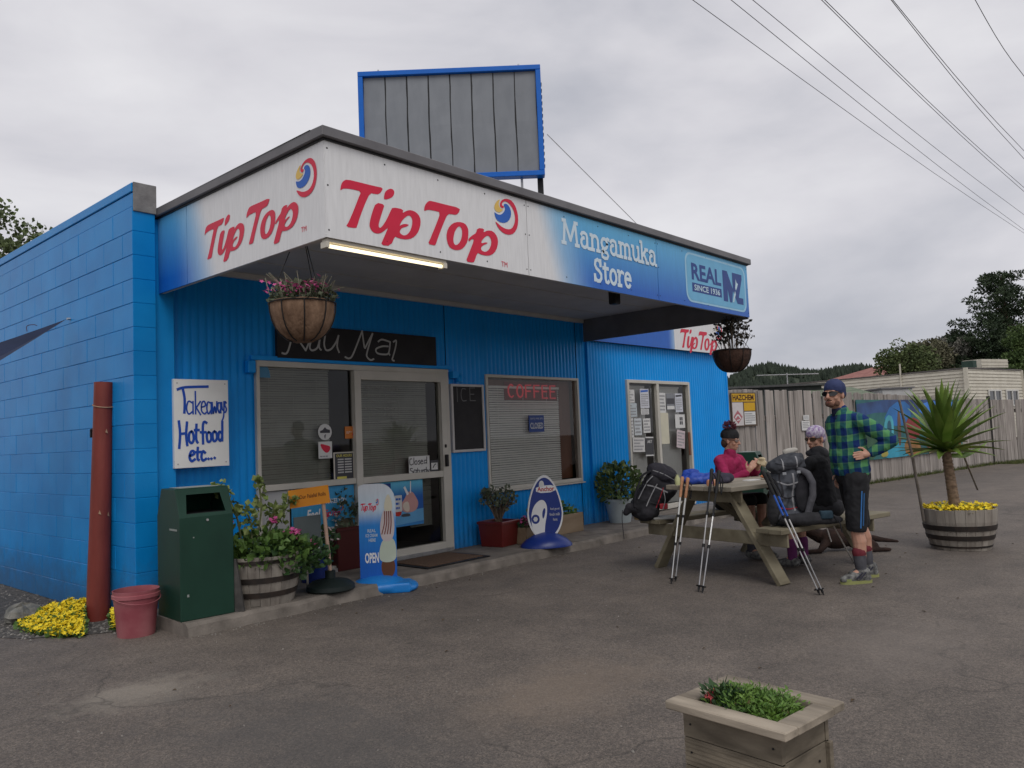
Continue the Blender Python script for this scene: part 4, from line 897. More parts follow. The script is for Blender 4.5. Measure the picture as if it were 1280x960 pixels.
# --- rock
rk = MB(); n = 10; m_ = 6; vs = []; c = G(27, 777)
for i in range(m_+1):
    for j in range(n):
        th = PI*i/m_; ph = 2*PI*j/n; rr = 1+.18*math.sin(3*ph+i)+rg.uniform(-.07, .07); vs.append((c.x+.17*rr*math.sin(th)*math.cos(ph)*.8, c.y+.19*rr*math.sin(th)*math.sin(ph), .06+.085*rr*math.cos(th)))
rk.add(vs, [(i*n+j, i*n+(j+1) % n, (i+1)*n+(j+1) % n, (i+1)*n+j) for i in range(m_) for j in range(n)])
tag(rk.build('rock', PM('grey_rock', (.10, .10, .09), (.24, .23, .2), 12, .9, bump=.6, bscale=50)), 'grey boulder on the gravel left of the yellow daisies', 'rock')
# --- bucket
bp = G(166, 797); bk = thing('red_bucket', 'faded dull red plastic bucket beside the red post', 'bucket', (bp.x+.06, bp.y+.08, 0))
BKM = PM('faded_red_plastic', (.26, .06, .075), (.38, .135, .145), 4, .5, coords='world')
mb = MB(); mb.lathe([(0, .01), (.132, .0), (.135, .012), (.162, .30), (.168, .345), (.161, .345), (.153, .29), (.13, .03), (0, .03)], 28); mb.build('pail', BKM, bk, smooth=True)
mb = MB(); mb.lathe([(.163, .285), (.172, .29), (.172, .315), (.163, .32)], 28); mb.build('rim_band', BKM, bk, smooth=True)
mb = MB(); mb.tube(crom([(.172*math.cos(a), .172*math.sin(a)-.004, .30-.05*math.sin(a-PI)) for a in np.linspace(PI, 2*PI, 9)], 3), .0035, 5); mb.build('handle', BKM, bk, smooth=True)
# --- litter bins
BGR = PM('dark_green_paint', (.006, .034, .021), (.009, .045, .028), 3, .42, bump=.1, bscale=200, spec=.35)
def bin_(loc, rz, label):
    b = thing('litter_bin', label, 'bin', loc, rz, 'green litter bins'); w, d, h, ht = .212, .23, .78, 1.0
    loop = [(-d, 0), (d, 0), (d, h), (d-.09, ht), (-d+.09, ht), (-d, h)]        # side outline in y,z ; front is -y
    f_ = lambda u, v, q: Vector((q, u, v))
    mb = MB()
    # body as sheet: sides, with an opening in the front slope
    for s in (-w, w): mb.add([(s, y, z) for y, z in loop], [tuple(range(6))])
    def q4(p, r): mb.add([(-w, *p), (w, *p), (w, *r), (-w, *r)], [(0, 1, 2, 3)])
    q4(loop[0], loop[1]); q4(loop[1], loop[2]); q4(loop[2], loop[3]); q4(loop[3], loop[4]); q4(loop[0], loop[5])
    A, B = Vector((0, -d, h)), Vector((0, -d+.09, ht)); P = lambda x, t: tuple(A+(B-A)*t+Vector((x, 0, 0)))
    hw = .155
    mb.add([P(-w, 0), P(w, 0), P(w, 1), P(-w, 1), P(-hw, .12), P(hw, .12), P(hw*.86, .78), P(-hw*.86, .78)], [(0, 1, 5, 4), (1, 2, 6, 5), (2, 3, 7, 6), (3, 0, 4, 7)])
    mb.build('cabinet', BGR, b, bevel=.006)
    mb = MB(); mb.box((-w+.02, -d+.12, .3), (w-.02, d-.02, h+.02)); mb.build('liner', DARK, b)
    mb = MB(); mb.box((-w*.72, -.10, ht+.001), (w*.72, .12, ht+.004)); mb.build('top_plate', flat('worn_pale_top', (.30, .33, .31)), b)
    mb = MB(); mb.tube([(0, -d-.001, h-.03), (0, -d-.012, h-.03)], .010, 8); mb.build('lock', STEEL, b)
    mb = MB(); mb.box((-w-.002, -d+.05, h-.10), (-w-.0005, -d+.2, h-.085)); mb.box((-w+.05, -d-.002, .18), (-w+.065, -d-.0005, .2)); mb.box((-w+.1, -d-.002, .62), (-w+.11, -d-.0005, .63)); mb.build('scratch', flat('bare_scratch', (.25, .28, .26)), b)
    return b
a = G(228, 781, .1); 
bin_((3.02, 6.16, .1), R_(-4), 'tall dark green litter bin under the takeaways board')
q = PD(938, 600, 12.4); bin_((q.x, q.y, .0), R_(14), 'dark green litter bin seen across the picnic table near the fence')
# --- half barrel planters
OAK = PM('barrel_oak', (.19, .165, .14), (.31, .28, .24), 12, .8, bump=.5, bscale=40, rnd=.18, stretch=(1, 1, .15)); HOOP = PM('rusty_black_hoop', (.016, .014, .013), (.04, .028, .022), 10, .6)
def half_barrel(t, rb, rt, h, hoops, n=22):
    me = None
    for k in range(n):
        a = 2*PI*k/n; da = PI/n*.965; mb = MB(); vs = []
        zs = [0, .35, .7, 1]
        for z in zs:
            r = rb+(rt-rb)*math.sin(z*PI/2)
            vs += [(r*math.cos(-da), r*math.sin(-da), z*h), (r*math.cos(da), r*math.sin(da), z*h), ((r-.025)*math.cos(da), (r-.025)*math.sin(da), z*h), ((r-.025)*math.cos(-da), (r-.025)*math.sin(-da), z*h)]
        if me is None:
            fs = [(i*4+j, i*4+(j+1) % 4, (i+1)*4+(j+1) % 4, (i+1)*4+j) for i in range(3) for j in range(4)]+[(0, 1, 2, 3), (12, 13, 14, 15)]
            mb.add(vs, fs); o = mb.build('stave', OAK, t); me = o.data
        else: piece('stave', me, t, (0, 0, rg.uniform(-.004, .004)), (0, 0, a))
    mb = MB(); mb.lathe([(rb*.9, .02), (rb*.93, .03)], n); mb.lathe([(0, h*.86), (rt-.03, h*.84)], n); mb.build('soil', SOIL, t)
    for z, wd in hoops:
        r = lambda zz: rb+(rt-rb)*math.sin(zz/h*PI/2)+.003
        mb = MB(); mb.lathe([(r(z)-.004, z), (r(z)+.002, z+.001), (r(z+wd)+.002, z+wd-.001), (r(z+wd)-.004, z+wd)], 36); mb.build('hoop', HOOP, t, smooth=True)
bq = G(341, 757, .1); bx, by = bq.x+.06, bq.y+.27
br = thing('barrel_planter', 'half wine barrel of leafy geraniums beside the green bin', 'planter', (bx, by, .1)); half_barrel(br, .265, .335, .40, [(.07, .045), (.19, .045), (.345, .03)])
gt = thing('geranium_plant', 'leggy geranium with pink flowers growing in the half barrel', 'plant', (bx, by, .44)); rg = random.Random(21)
mb = MB(); leafmesh(mb, (.03, 0, .06), (.42, .38, .17), 1000, .058, rg, squash=.55); mb.build('leaves', GRN[0], gt)
mb = MB(); leafmesh(mb, (.18, -.10, .0), (.38, .30, .18), 620, .055, rg, squash=.5); mb.build('leaves', GRN[1], gt)
mb = MB(); ml = MB()
for base, top in (((-.12, .08, .1), (-.36, .02, .66)), ((-.02, .05, .1), (.02, .05, .66)), ((.05, .05, .1), (.34, .05, .50)), ((-.1, 0, .05), (-.15, -.02, .45)), ((.02, 0, .1), (.14, .03, .42))):
    b0, t0 = Vector(base), Vector(top); mid = (b0+t0)/2+Vector((.04, 0, .04)); cv = crom([b0, mid, t0], 6); mb.tube(cv, .009, 6)
    for k, p in enumerate(cv[5:]): leafmesh(ml, p, (.045, .045, .04), 7, .055, rg, squash=.5, shell=.1)
mb.build('stems', PM('stem_green', (.12, .14, .06), (.18, .19, .09), 10, .7), gt); ml.build('leaves', GRN[2], gt)
pts = [(.20+rg.gauss(0, .035), -.16+rg.gauss(0, .03), .22+rg.gauss(0, .02)) for _ in range(26)]+[(.42+rg.gauss(0, .03), -.14+rg.gauss(0, .03), .10+rg.gauss(0, .02)) for _ in range(24)]+[(.1+rg.gauss(0, .02), -.05, .33+rg.gauss(0, .02)) for _ in range(9)]
flowers(MB(), pts, .02, rg); mb = flowers(MB(), pts, .024, rg); mb.build('flowers', PINK, gt, kind='stuff')
mb = flowers(MB(), [(-.3+rg.gauss(0, .03), 0, .36+rg.gauss(0, .03)) for _ in range(14)]+[(-.40+rg.gauss(0, .03), -.12, .06+rg.gauss(0, .02)) for _ in range(12)], .02, rg); mb.build('flowers', SALM, gt, kind='stuff')
# dark board leaning beside the barrel
q = G(306, 764, .1); o = thing('leaning_board', 'dark narrow board leaning between the green bin and barrel', 'board', (q.x, q.y, .1), R_(-48+90))
mb = MB(); mb.T = Matrix.Rotation(R_(-8), 4, 'X'); mb.box((-.02, 0, 0), (.02, .30, .42)); mb.build('slab', PM('dark_board', (.04, .038, .036), (.08, .075, .07), 10, .8), o, bevel=.004)
# blue pot behind
q = G(398, 728, .1); bpz = thing('blue_pot', 'glazed dark blue pot behind the half barrel', 'pot', (q.x+.02, q.y+.1, .1))
mb = MB(); mb.lathe([(0, 0), (.12, 0), (.16, .22), (.175, .30), (.16, .30), (.14, .25), (0, .25)], 24); mb.build('bowl', flat('blue_glaze', (.012, .03, .16), .2, .6), bpz, smooth=True)
gq = thing('pot_geranium', 'dark leaved plant with pale pink bloom in the blue pot', 'plant', (q.x+.02, q.y+.1, .35)); mb = MB(); leafmesh(mb, (0, -.02, .1), (.22, .2, .17), 240, .07, rg, squash=.5); mb.build('leaves', GRN[1], gq)
mb = flowers(MB(), [(rg.gauss(0, .1), -.12+rg.gauss(0, .05), .2+rg.gauss(0, .05)) for _ in range(16)], .02, rg); mb.build('flowers', PM('petal_pale', (.55, .4, .42), (.62, .5, .5), 20, .6), gq, kind='stuff')
# dark red planter behind the standee
q = G(436, 712, .1); pz = thing('maroon_planter', 'large square maroon pot partly hidden behind the ice cream standee', 'pot', (q.x, q.y+.12, .1), R_(0))
def square_pot(t, w, h, m, taper=.85):
    mb = MB(); a = w*taper/2; b = w/2
    mb.add([(-a, -a, 0), (a, -a, 0), (a, a, 0), (-a, a, 0), (-b, -b, h), (b, -b, h), (b, b, h), (-b, b, h), (-b+.025, -b+.025, h), (b-.025, -b+.025, h), (b-.025, b-.025, h), (-b+.025, b-.025, h), (-b+.03, -b+.03, h-.04), (b-.03, -b+.03, h-.04), (b-.03, b-.03, h-.04), (-b+.03, b-.03, h-.04)],
      [(0, 3, 2, 1)]+[(i, (i+1) % 4, 4+(i+1) % 4, 4+i) for i in range(4)]+[(4+i, 4+(i+1) % 4, 8+(i+1) % 4, 8+i) for i in range(4)]+[(8+i, 8+(i+1) % 4, 12+(i+1) % 4, 12+i) for i in range(4)]); mb.build('pot', m, t, bevel=.006)
    MB().box((-b+.03, -b+.03, h-.06), (b-.03, b-.03, h-.038)).build('soil', SOIL, t)
    mb = MB(); mb.box((-b-.008, -b-.008, h-.035), (b+.008, -b+.001, h-.004)); mb.box((-b-.008, -b+.001, h-.035), (-b+.001, b+.008, h-.004)); mb.build('rim', m, t, bevel=.004)
MAR = flat('maroon_glaze', (.075, .012, .012), .3, .5)
square_pot(pz, .34, .44, MAR)
pl = thing('bushy_shrub', 'dark bushy shrub with white sprigs in the tall maroon pot', 'plant', (q.x, q.y+.12, .5)); mb = MB(); leafmesh(mb, (0, 0, .2), (.18, .18, .24), 420, .05, rg); mb.build('leaves', GRN[3], pl); mb = MB(); mb.tube([(0, 0, 0), (.01, 0, .3)], .01, 6); mb.build('stem', BARK, pl)
mb = flowers(MB(), [(-.15+rg.gauss(0, .05), -.1, .12+rg.gauss(0, .06)) for _ in range(16)], .02, rg); mb.build('flowers', PM('petal_white', (.55, .52, .5), (.62, .6, .58), 20, .6), pl, kind='stuff')
# --- orange hand sign on a round weighted base
q = G(418, 741, .1); sg = thing('orange_sandwich_sign', 'orange board on a wooden stick in a round black base', 'sign', (q.x+.06, q.y+.14, .1))
RUB = flat('black_rubber_base', (.010, .017, .016), .55)
mb = MB(); mb.lathe([(0, 0), (.20, 0), (.215, .015), (.21, .05), (.16, .085), (.06, .10), (.045, .11), (.045, .17), (.03, .175), (0, .175)], 32); mb.build('base', RUB, sg, smooth=True)
tp = Vector((-.03, .04, .80)); mb = MB(); mb.tube([(.0, 0, .16), tp], .017, 10); mb.build('stick', PM('pale_stick', (.40, .26, .19), (.48, .33, .25), 10, .7, stretch=(1, 1, .1)), sg, smooth=True)
ua = Vector((math.cos(R_(-36)), math.sin(R_(-36)), .10)).normalized(); nn_ = Vector((math.sin(R_(-36)), -math.cos(R_(-36)), 0)); va = nn_.cross(ua)*-1; va = Vector((0, 0, 1)) - ua*ua.z; va.normalize()
f0 = frame(tp+Vector((0, -.02, .0)), ua, va, nn_)
mb = MB(); mb.prism(rrect(-.30, -.03, .05, .13, .004), 0, .012, f0); mb.build('board', PM('orange_board', (.62, .22, .01), (.70, .28, .015), 4, .5), sg)
text_fit('lettering', 'Try Our Falafel Rolls', lambda u, v, w=0: f0(u, v, w+.012), -.27, .03, .02, .075, flat('brown_ink', (.16, .05, .01)), sg, bold=.01, world=False)
# small grey sheet under it
f0 = frame((q.x-.05, q.y+.32, .1), (1, 0, 0), (0, 0, 1), (0, -1, 0))
t = thing('grey_price_board', 'small grey board with white lettering behind the orange sign', 'sign', (q.x-.05, q.y+.33, .1)); MB().prism([(-.14, .25), (.14, .25), (.14, .66), (-.14, .66)], 0, .01, f0).build('board', flat('grey_board', (.10, .12, .12)), t, world=True)
text_fit('lettering', 'TS', f0, -.02, .34, .12, .44, PAPER, t, w=.0125); MB().box((q.x-.06, q.y+.331, .1), (q.x-.04, q.y+.34, .4)).build('stake', WOODG, t, world=True)
# --- ice-cream standee: rocking blue base with rounded panel
sl, sr, sn = G(446, 724, .02), G(512, 728, .02), G(470, 738, .0)
cx, cy = 4.74, 6.02
st = thing('ice_cream_standee', 'tall rounded ice cream standee reading OPEN on a bright blue base', 'standee', (cx, cy, .0), R_(-40))
SBL = flat('standee_blue', (.012, .21, .62), .35, .5)
BLOB_STANDEE = st
f0 = frame((0, -.02, .125), (1, 0, 0), (0, 0, 1), (0, -1, 0))
H_ = .88; hw = .172
outl = [(-hw, -.02), (hw*.98, -.02), (hw*1.0, H_*.3), (hw, H_*.80)]+[(hw*.15+hw*.85*math.cos(a), H_*.80+(H_*.2)*math.sin(a)) for a in np.linspace(0, PI/2, 8)][1:]+[(-hw*.7, H_), (-hw*.95, H_*.985), (-hw, H_*.95)]
mb = MB(); mb.prism(outl, -.02, .02, f0); mb.build('panel', gradm('standee_print', [(0, (.01, .12, .5)), (.5, (.02, .22, .62)), (.74, (.55, .66, .74)), (1, (.62, .66, .70))], 2, .2, 1.0), st)
f1 = lambda u, v, w=0: f0(u, v, w+.02)
fl = frame(f1(0, 0), (1, 0, 0), (0, 0, 1), (0, -1, 0)); logo(fl, -hw*.88, H_*.70, hw*.1, H_*.84, st, world=False, tm=False)
text_fit('lettering', 'OPEN', f1, -hw*.72, H_*.16, hw*.02, H_*.27, WHITE, st, bold=.03, world=False)
for k, (s_, a_, b2) in enumerate((('REAL', -.55, -.1), ('ICE CREAM', -.66, -.02), ('HERE', -.5, -.12))): text_fit('lettering', s_, f1, hw*a_, H_*(.485-.05*k), hw*b2, H_*(.52-.05*k), flat('standee_text', (.5, .6, .68)), st, bold=.02, world=False)
def pf(name, loop, m, w): MB().fill([chaikin([(hw*u, H_*v) for u, v in loop], 2)], f1, w).build(name, m, st)
pf('printed_cone', [(.18, .0), (.85, .0), (.92, .2), (.12, .2)], flat('cone_brown', (.13, .05, .025)), .001)
pf('printed_scoop', [(.05, .16), (.95, .16), (1.0, .30), (.85, .42), (.3, .42), (.05, .30)], flat('scoop_mint', (.50, .56, .45)), .002)
pf('printed_sundae', [(.2, .38), (.8, .38), (.95, .55), (.8, .74), (.35, .74), (.1, .55)], flat('sundae_pale', (.55, .48, .47)), .003)
pf('printed_tip', [(.35, .70), (.85, .70), (.8, .82), (.62, .90), (.42, .82)], flat('tip_cream', (.62, .58, .44)), .004)
for k in range(4):
    MB().stroke([(hw*(.22+.15*k), H_*.46), (hw*(.38+.12*k), H_*.58), (hw*(.4+.11*k), H_*.70)], .010, f1, .0045+.0002*k).build('printed_sauce', flat('sauce', (.20, .06, .05)), st)
# --- door mat
mt = thing('door_mat', 'brown door mat with black edging at the shop door', 'mat', (5.83, 6.36, .1))
MB().box((5.36, 6.03, .1), (6.28, 6.70, .112)).build('rubber_edge', BLACK, mt, world=True, bevel=.004)
MB().box((5.42, 6.08, .108), (6.22, 6.65, .118)).build('bristle', PM('coir', (.11, .065, .04), (.18, .11, .07), 60, .95, bump=1., bscale=300), mt, world=True)
# --- red square pot with succulent
q = G(620, 683, .1); x_, y_ = 6.98, 6.55
pz = thing('red_square_pot', 'glossy dark red square pot under the coffee window', 'pot', (x_, y_, .1), R_(8)); square_pot(pz, .36, .30, flat('red_glaze', (.13, .014, .012), .3, .5))
pl = thing('jade_plant', 'branching jade plant in the dark red square pot', 'plant', (x_, y_, .36)); mb = MB(); ml = MB()
for k in range(26):
    a = rg.random()*2*PI; r = rg.uniform(.03, .20); tp = Vector((r*math.cos(a)*1.2, r*math.sin(a), rg.uniform(.18, .40))); cv = crom([(rg.gauss(0, .02), rg.gauss(0, .02), 0), tp*.5+Vector((0, 0, .03)), tp], 4); mb.tube(cv, .008, 5)
    leafmesh(ml, tp, (.045, .045, .045), 20, .045, rg, squash=.4, shell=.1)
mb.build('stems', BARK, pl); ml.build('leaves', GRN[3], pl)
# --- small wooden boxes with flowers
def plank_box(t, w, d, h, m, n=1):
    for y in (-d/2, d/2-.02):
        for k in range(n): MB().box((-w/2, y, h*k/n+.002), (w/2, y+.02, h*(k+1)/n-.002)).build('plank', m, t, bevel=.002)
    for x in (-w/2+.001, w/2-.021):
        for k in range(n): MB().box((x, -d/2+.021, h*k/n+.002), (x+.02, d/2-.021, h*(k+1)/n-.002)).build('plank', m, t, bevel=.002)
    MB().box((-w/2+.022, -d/2+.022, .01), (w/2-.022, d/2-.022, h-.03)).build('soil', SOIL, t)
TAN = PM('tan_timber', (.22, .155, .095), (.31, .23, .15), 8, .8, rnd=.1, stretch=(.2, 1, 1))
t = thing('small_flower_box', 'small timber box of pink flowers beside the red square pot', 'planter', (7.33, 6.38, .1)); plank_box(t, .34, .24, .20, TAN)
pl = thing('pink_flowers', 'low pink flowers growing in the small timber box', 'flowers', (7.33, 6.38, .28)); mb = MB(); leafmesh(mb, (0, 0, .04), (.18, .13, .08), 140, .045, rg); mb.build('leaves', GRN[1], pl)
mb = flowers(MB(), [(rg.uniform(-.17, .17), rg.uniform(-.14, .08), .10+rg.gauss(0, .025)) for _ in range(60)], .026, rg); mb.build('blooms', PINK, pl, kind='stuff')
t = thing('long_planter_box', 'long timber planter behind the oval blue sign', 'planter', (8.05, 6.58, .1)); plank_box(t, .98, .26, .25, TAN)
pl = thing('leafy_seedlings', 'green seedlings growing in the long timber planter', 'plant', (8.05, 6.58, .33)); mb = MB(); leafmesh(mb, (0, 0, .05), (.48, .12, .13), 260, .06, rg); mb.build('leaves', GRN[0], pl)
# --- white pot with shrub
q = G(773, 656, .1); t = thing('white_pot', 'pale round pot against the blue corrugated wall', 'pot', (9.55, 6.55, .1))
mb = MB(); mb.lathe([(0, 0), (.15, 0), (.155, .01), (.205, .30), (.215, .31), (.215, .34), (.195, .34), (.18, .28), (0, .28)], 26); mb.build('bowl', PM('pale_plastic', (.40, .46, .47), (.48, .54, .55), 4, .5), t, smooth=True)
pl = thing('potted_shrub', 'rounded green shrub growing in the pale round pot', 'plant', (9.55, 6.55, .4)); mb = MB(); leafmesh(mb, (0, 0, .24), (.34, .32, .30), 650, .07, rg); mb.build('leaves', PM('leaf_mid', (.05, .09, .025), (.10, .15, .045), 14, .55), pl)
mb = MB(); leafmesh(mb, (0, 0, .28), (.34, .32, .28), 160, .06, rg, shell=.8); mb.build('leaves', GRN[2], pl)
mb = MB()
for k in range(7): mb.tube([(0, 0, -.05), (rg.gauss(0, .12), rg.gauss(0, .12), .3)], .007, 5)
mb.build('stems', BARK, pl)
# --- oval milk sign
t = thing('oval_milk_sign', 'dark blue egg shaped pavement sign with a white milk bottle', 'sign', (7.18, 5.98, .1), R_(-38))
ABL = flat('anchor_blue', (.012, .035, .22), .35, .5)
vs = []; n = 20
mb = MB()
for r, z in ((1, 0), (1, .02), (.8, .08), (.45, .14), (.12, .165), (0, .167)):
    for j in range(n): a = 2*PI*j/n; vs.append((.31*r*math.cos(a), .22*r*math.sin(a), z))
mb.add(vs, [(i*n+j, i*n+(j+1) % n, (i+1)*n+(j+1) % n, (i+1)*n+j) for i in range(5) for j in range(n)]); mb.build('base', ABL, t, smooth=True)
f0 = frame((0, 0, .05), (1, 0, 0), (0, 0, 1), (0, -1, 0))
egg = lambda k, dz=0, s=1.: [(k*(.215*(1-.16*math.sin(a)*(1 if math.sin(a) > 0 else -.15)))*math.cos(a), .33+dz+k*(.45 if math.sin(a) > 0 else .31)*math.sin(a)) for a in np.linspace(0, 2*PI, 41)[:-1]]
mb = MB(); mb.prism(egg(1.), -.015, .015, f0); mb.build('panel', WHITE, t)
f1 = lambda u, v, w=0: f0(u, v, w+.015)
pf2 = lambda name, loop, m, w, k=2: MB().fill([chaikin(loop, k)], f1, w).build(name, m, t)
MB().fill([egg(.92, .006)], f1, .001).build('blue_field', ABL, t)
pf2('printed_bottle', [(-.16, .14), (-.10, .02), (-.02, .05), (-.01, .2), (.02, .32), (.025, .42), (-.01, .49), (-.07, .49), (-.14, .42), (-.175, .3)], WHITE, .002)
pf2('bottle_handle', [(-.035, .26), (-.01, .30), (.005, .38), (-.015, .40), (-.04, .34)], ABL, .003)
MB().fill([[(-.12+.05*math.cos(a), .27+.055*math.sin(a)) for a in np.linspace(0, 2*PI, 16)[:-1]]], f1, .003).build('bottle_badge', ABL, t)
MB().fill([[(-.12+.028*math.cos(a), .27+.03*math.sin(a)) for a in np.linspace(0, 2*PI, 7)[:-1]]], f1, .004).build('badge_mark', PAPER, t)
pf2('name_plate', [(-.10, .57), (.13, .575), (.14, .66), (-.10, .655)], WHITE, .002, 1)
pf2('name_crown', [(-.065, .64), (-.0, .645), (-.005, .70), (-.03, .72), (-.06, .70)], PAPER, .0025, 1)
text_fit('lettering', 'Anchor', f1, -.085, .59, .12, .645, flat('anchor_red', (.45, .03, .03)), t, bold=.02, world=False, w=.004)
for k, (s_, u0_, u1_) in enumerate((('feel good', .06, .17), ('fresh milk', .05, .175), ('here', .09, .14))): text_fit('lettering', s_, f1, u0_, .36-.06*k, u1_, .395-.06*k, PAPER, t, world=False, w=.004)
# ============================================================ PICNIC TABLE
TO, TA = Vector((6.70, 3.71, 0)), math.atan2(-.208, .978)
def TP(a, b, z=0.): return TO + Vector((math.cos(TA), math.sin(TA), 0))*a + Vector((-math.sin(TA), math.cos(TA), 0))*b + Vector((0, 0, z))
TW = PM('table_timber', (.135, .115, .075), (.21, .185, .125), 7, .75, bump=.35, bscale=25, rnd=.10, stretch=(.25, 1, 1), coords='obj')
TWT = PM('table_timber_bleached', (.22, .195, .15), (.32, .285, .225), 7, .75, bump=.35, bscale=25, rnd=.12, stretch=(.25, 1, 1), coords='obj')
tb = thing('picnic_table', 'weathered timber picnic table with fixed benches', 'picnic table', TO, TA)
for k in range(5):
    y = -.40+k*.161; MB().box((rng.uniform(-.008, .008), y, .815), (1.85+rng.uniform(-.01, .01), y+.153, .86)).build('tabletop_plank', TWT, tb, bevel=.005)
for s in (-1, 1):
    for k in range(2):
        y0_ = s*(.57+k*.143); y1_ = s*(.57+k*.143+.135)
        MB().box((.08+rng.uniform(-.01, .01), min(y0_, y1_), .455), (1.85, max(y0_, y1_), .50)).build('bench_plank', TW, tb, bevel=.005)
for a in (.20, 1.58):
    for s in (-1, 1):
        mb = MB(); mb.bar((a+.02, s*.735, 0), (a+.02, s*.23, .80), .045, .145, up=(1, 0, 0)); o = mb.build('leg', TW, tb, bevel=.004)
        o.data.transform(Matrix.Identity(4))
    MB().box((a-.028, -.83, .335), (a-.004, .83, .452)).build('bench_bearer', TW, tb, bevel=.004)
    MB().box((a-.028, -.37, .70), (a-.004, .37, .812)).build('top_bearer', TW, tb, bevel=.004)
MB().bar((.24, 0, .74), (.80, 0, .40), .09, .045).build('brace', TW, tb, bevel=.004); MB().bar((1.56, 0, .74), (1.0, 0, .40), .09, .045).build('brace', TW, tb, bevel=.004)
mb = MB()
for a in (.17, 1.55):
    for s in (-1, 1):
        for z, y in ((.39, .49), (.76, .26)): mb.tube([(a+.0, s*y, z), (a-.012, s*y, z)], .011, 8)
mb.build('bolt', STEEL, tb)
for k, (pth) in enumerate(([(.35, -.80, .49), (.45, -.87, .40), (.46, -.88, .36)],)):
    pass

# ============================================================ soft shapes: bodies, packs and clothes grown from limbs and lumps
def cap_(bm, p, q, r0, r1, n=10):
    p, q = Vector(p), Vector(q); d = q-p
    if d.length < 1e-6: d = Vector((0, 0, 1e-4))
    z = d.normalized(); x = z.orthogonal().normalized(); y = z.cross(x); rings = []
    prof = [(-math.cos(a)*r0, math.sin(a)*r0, 0) for a in (.35, .8, 1.2)] + [(0, r0, 0), (0, r1, 1)] + [(math.cos(a)*r1, math.sin(a)*r1, 1) for a in (1.2, .8, .35)]
    for off, r, e in prof:
        c = (q if e else p)+z*off; rings.append([bm.verts.new(c+(x*math.cos(2*PI*j/n)+y*math.sin(2*PI*j/n))*r) for j in range(n)])
    for i in range(len(rings)-1):
        for j in range(n): bm.faces.new((rings[i][j], rings[i][(j+1) % n], rings[i+1][(j+1) % n], rings[i+1][j]))
    bm.faces.new(rings[0][::-1]); bm.faces.new(rings[-1])
def ell_(bm, c, r, rot=None):
    M = Matrix.Translation(Vector(c)) @ (rot.to_matrix().to_4x4() if rot else Matrix()) @ Matrix.Diagonal((r[0], r[1], r[2], 1))
    bmesh.ops.create_uvsphere(bm, u_segments=14, v_segments=9, radius=1, matrix=M)
def rbox_(bm, c, s, rot=None):
    M = Matrix.Translation(Vector(c)) @ (rot.to_matrix().to_4x4() if rot else Matrix()) @ Matrix.Diagonal((s[0], s[1], s[2], 1))
    bmesh.ops.create_cube(bm, size=1, matrix=M)
def blob(name, prims, m, parent, vox=.012, it=4, fac=.5, cut=None, wr=0., fq=9., fold=(1, 1, 1)):
    """prims: ('c',p,q,r0,r1) tapered limb, ('e',c,(rx,ry,rz)[,Euler]) lump, ('b',c,size[,Euler]) block -> one continuous skin"""
    bm = bmesh.new()
    for p in prims:
        if p[0] == 'c': cap_(bm, *p[1:])
        elif p[0] == 'e': ell_(bm, *p[1:])
        else: rbox_(bm, *p[1:])
    bmesh.ops.recalc_face_normals(bm, faces=bm.faces)
    me = bpy.data.meshes.new('tmp'); bm.to_mesh(me); bm.free()
    o = bpy.data.objects.new('tmp', me); COL.objects.link(o)
    md = o.modifiers.new('r', 'REMESH'); md.mode = 'VOXEL'; md.voxel_size = vox
    ms = o.modifiers.new('s', 'SMOOTH'); ms.iterations = it; ms.factor = fac
    dg = bpy.context.evaluated_depsgraph_get(); dg.update(); e = o.evaluated_get(dg)
    nm = bpy.data.meshes.new_from_object(e); bpy.data.objects.remove(o); bpy.data.meshes.remove(me)
    nm.name = name; nm.materials.clear()
    for q in (m if isinstance(m, (list, tuple)) else [m]): nm.materials.append(q)
    if cut:
        bm = bmesh.new(); bm.from_mesh(nm)
        for co, no in cut:
            g = bmesh.ops.bisect_plane(bm, geom=bm.verts[:]+bm.edges[:]+bm.faces[:], plane_co=co, plane_no=no, clear_outer=True)
        bm.to_mesh(nm); bm.free()
    if wr:      # creases in the cloth
        sx_ = Vector((len(nm.vertices)*.013 % 7, 3.1, 1.7)); mv = [(v.co.copy(), v.normal.copy()) for v in nm.vertices]
        for v, (c, n) in zip(nm.vertices, mv):
            q = Vector((c.x*fold[0], c.y*fold[1], c.z*fold[2]))*fq+sx_; k = mnoise.noise(q); r_ = 1-abs(mnoise.noise(q*1.9+Vector((5, 2, 8))))*2.2
            v.co = c+n*wr*(k*.9+r_*.55)
    nm.polygons.foreach_set('use_smooth', [True]*len(nm.polygons))
    return link(name, nm, None, parent)
def onsurf(o, pts, off=.004, d=(0, 1, 0)):
    bv = BVHTree.FromPolygons([v.co for v in o.data.vertices], [p.vertices for p in o.data.polygons]); out = []
    for x, z in pts:
        h = bv.ray_cast(Vector((x, -1, z)), Vector(d))
        if h[0] is not None: out.append(h[0]+Vector((0, -off, 0)))
    return out
def webbing(t, o, pts, w, m, name='webbing'):
    P = onsurf(o, [tuple(p) for p in crom(pts, 5)])
    if len(P) < 3: return
    vs = []; mb = MB()
    for i, p in enumerate(P):
        d = (P[min(i+1, len(P)-1)]-P[max(i-1, 0)]).normalized(); s = d.cross(Vector((0, 1, 0))).normalized()*w/2; vs += [p+s, p-s]
    mb.add(vs, [(2*i, 2*i+1, 2*i+3, 2*i+2) for i in range(len(P)-1)]); return mb.build(name, m, t)
SKIN = PM('skin', (.42, .22, .15), (.50, .28, .20), 12, .5); SKIN.node_tree.nodes['Principled BSDF'].inputs['Subsurface Weight'].default_value = .05
SKINT = PM('skin_tanned', (.30, .14, .09), (.36, .18, .12), 12, .5)
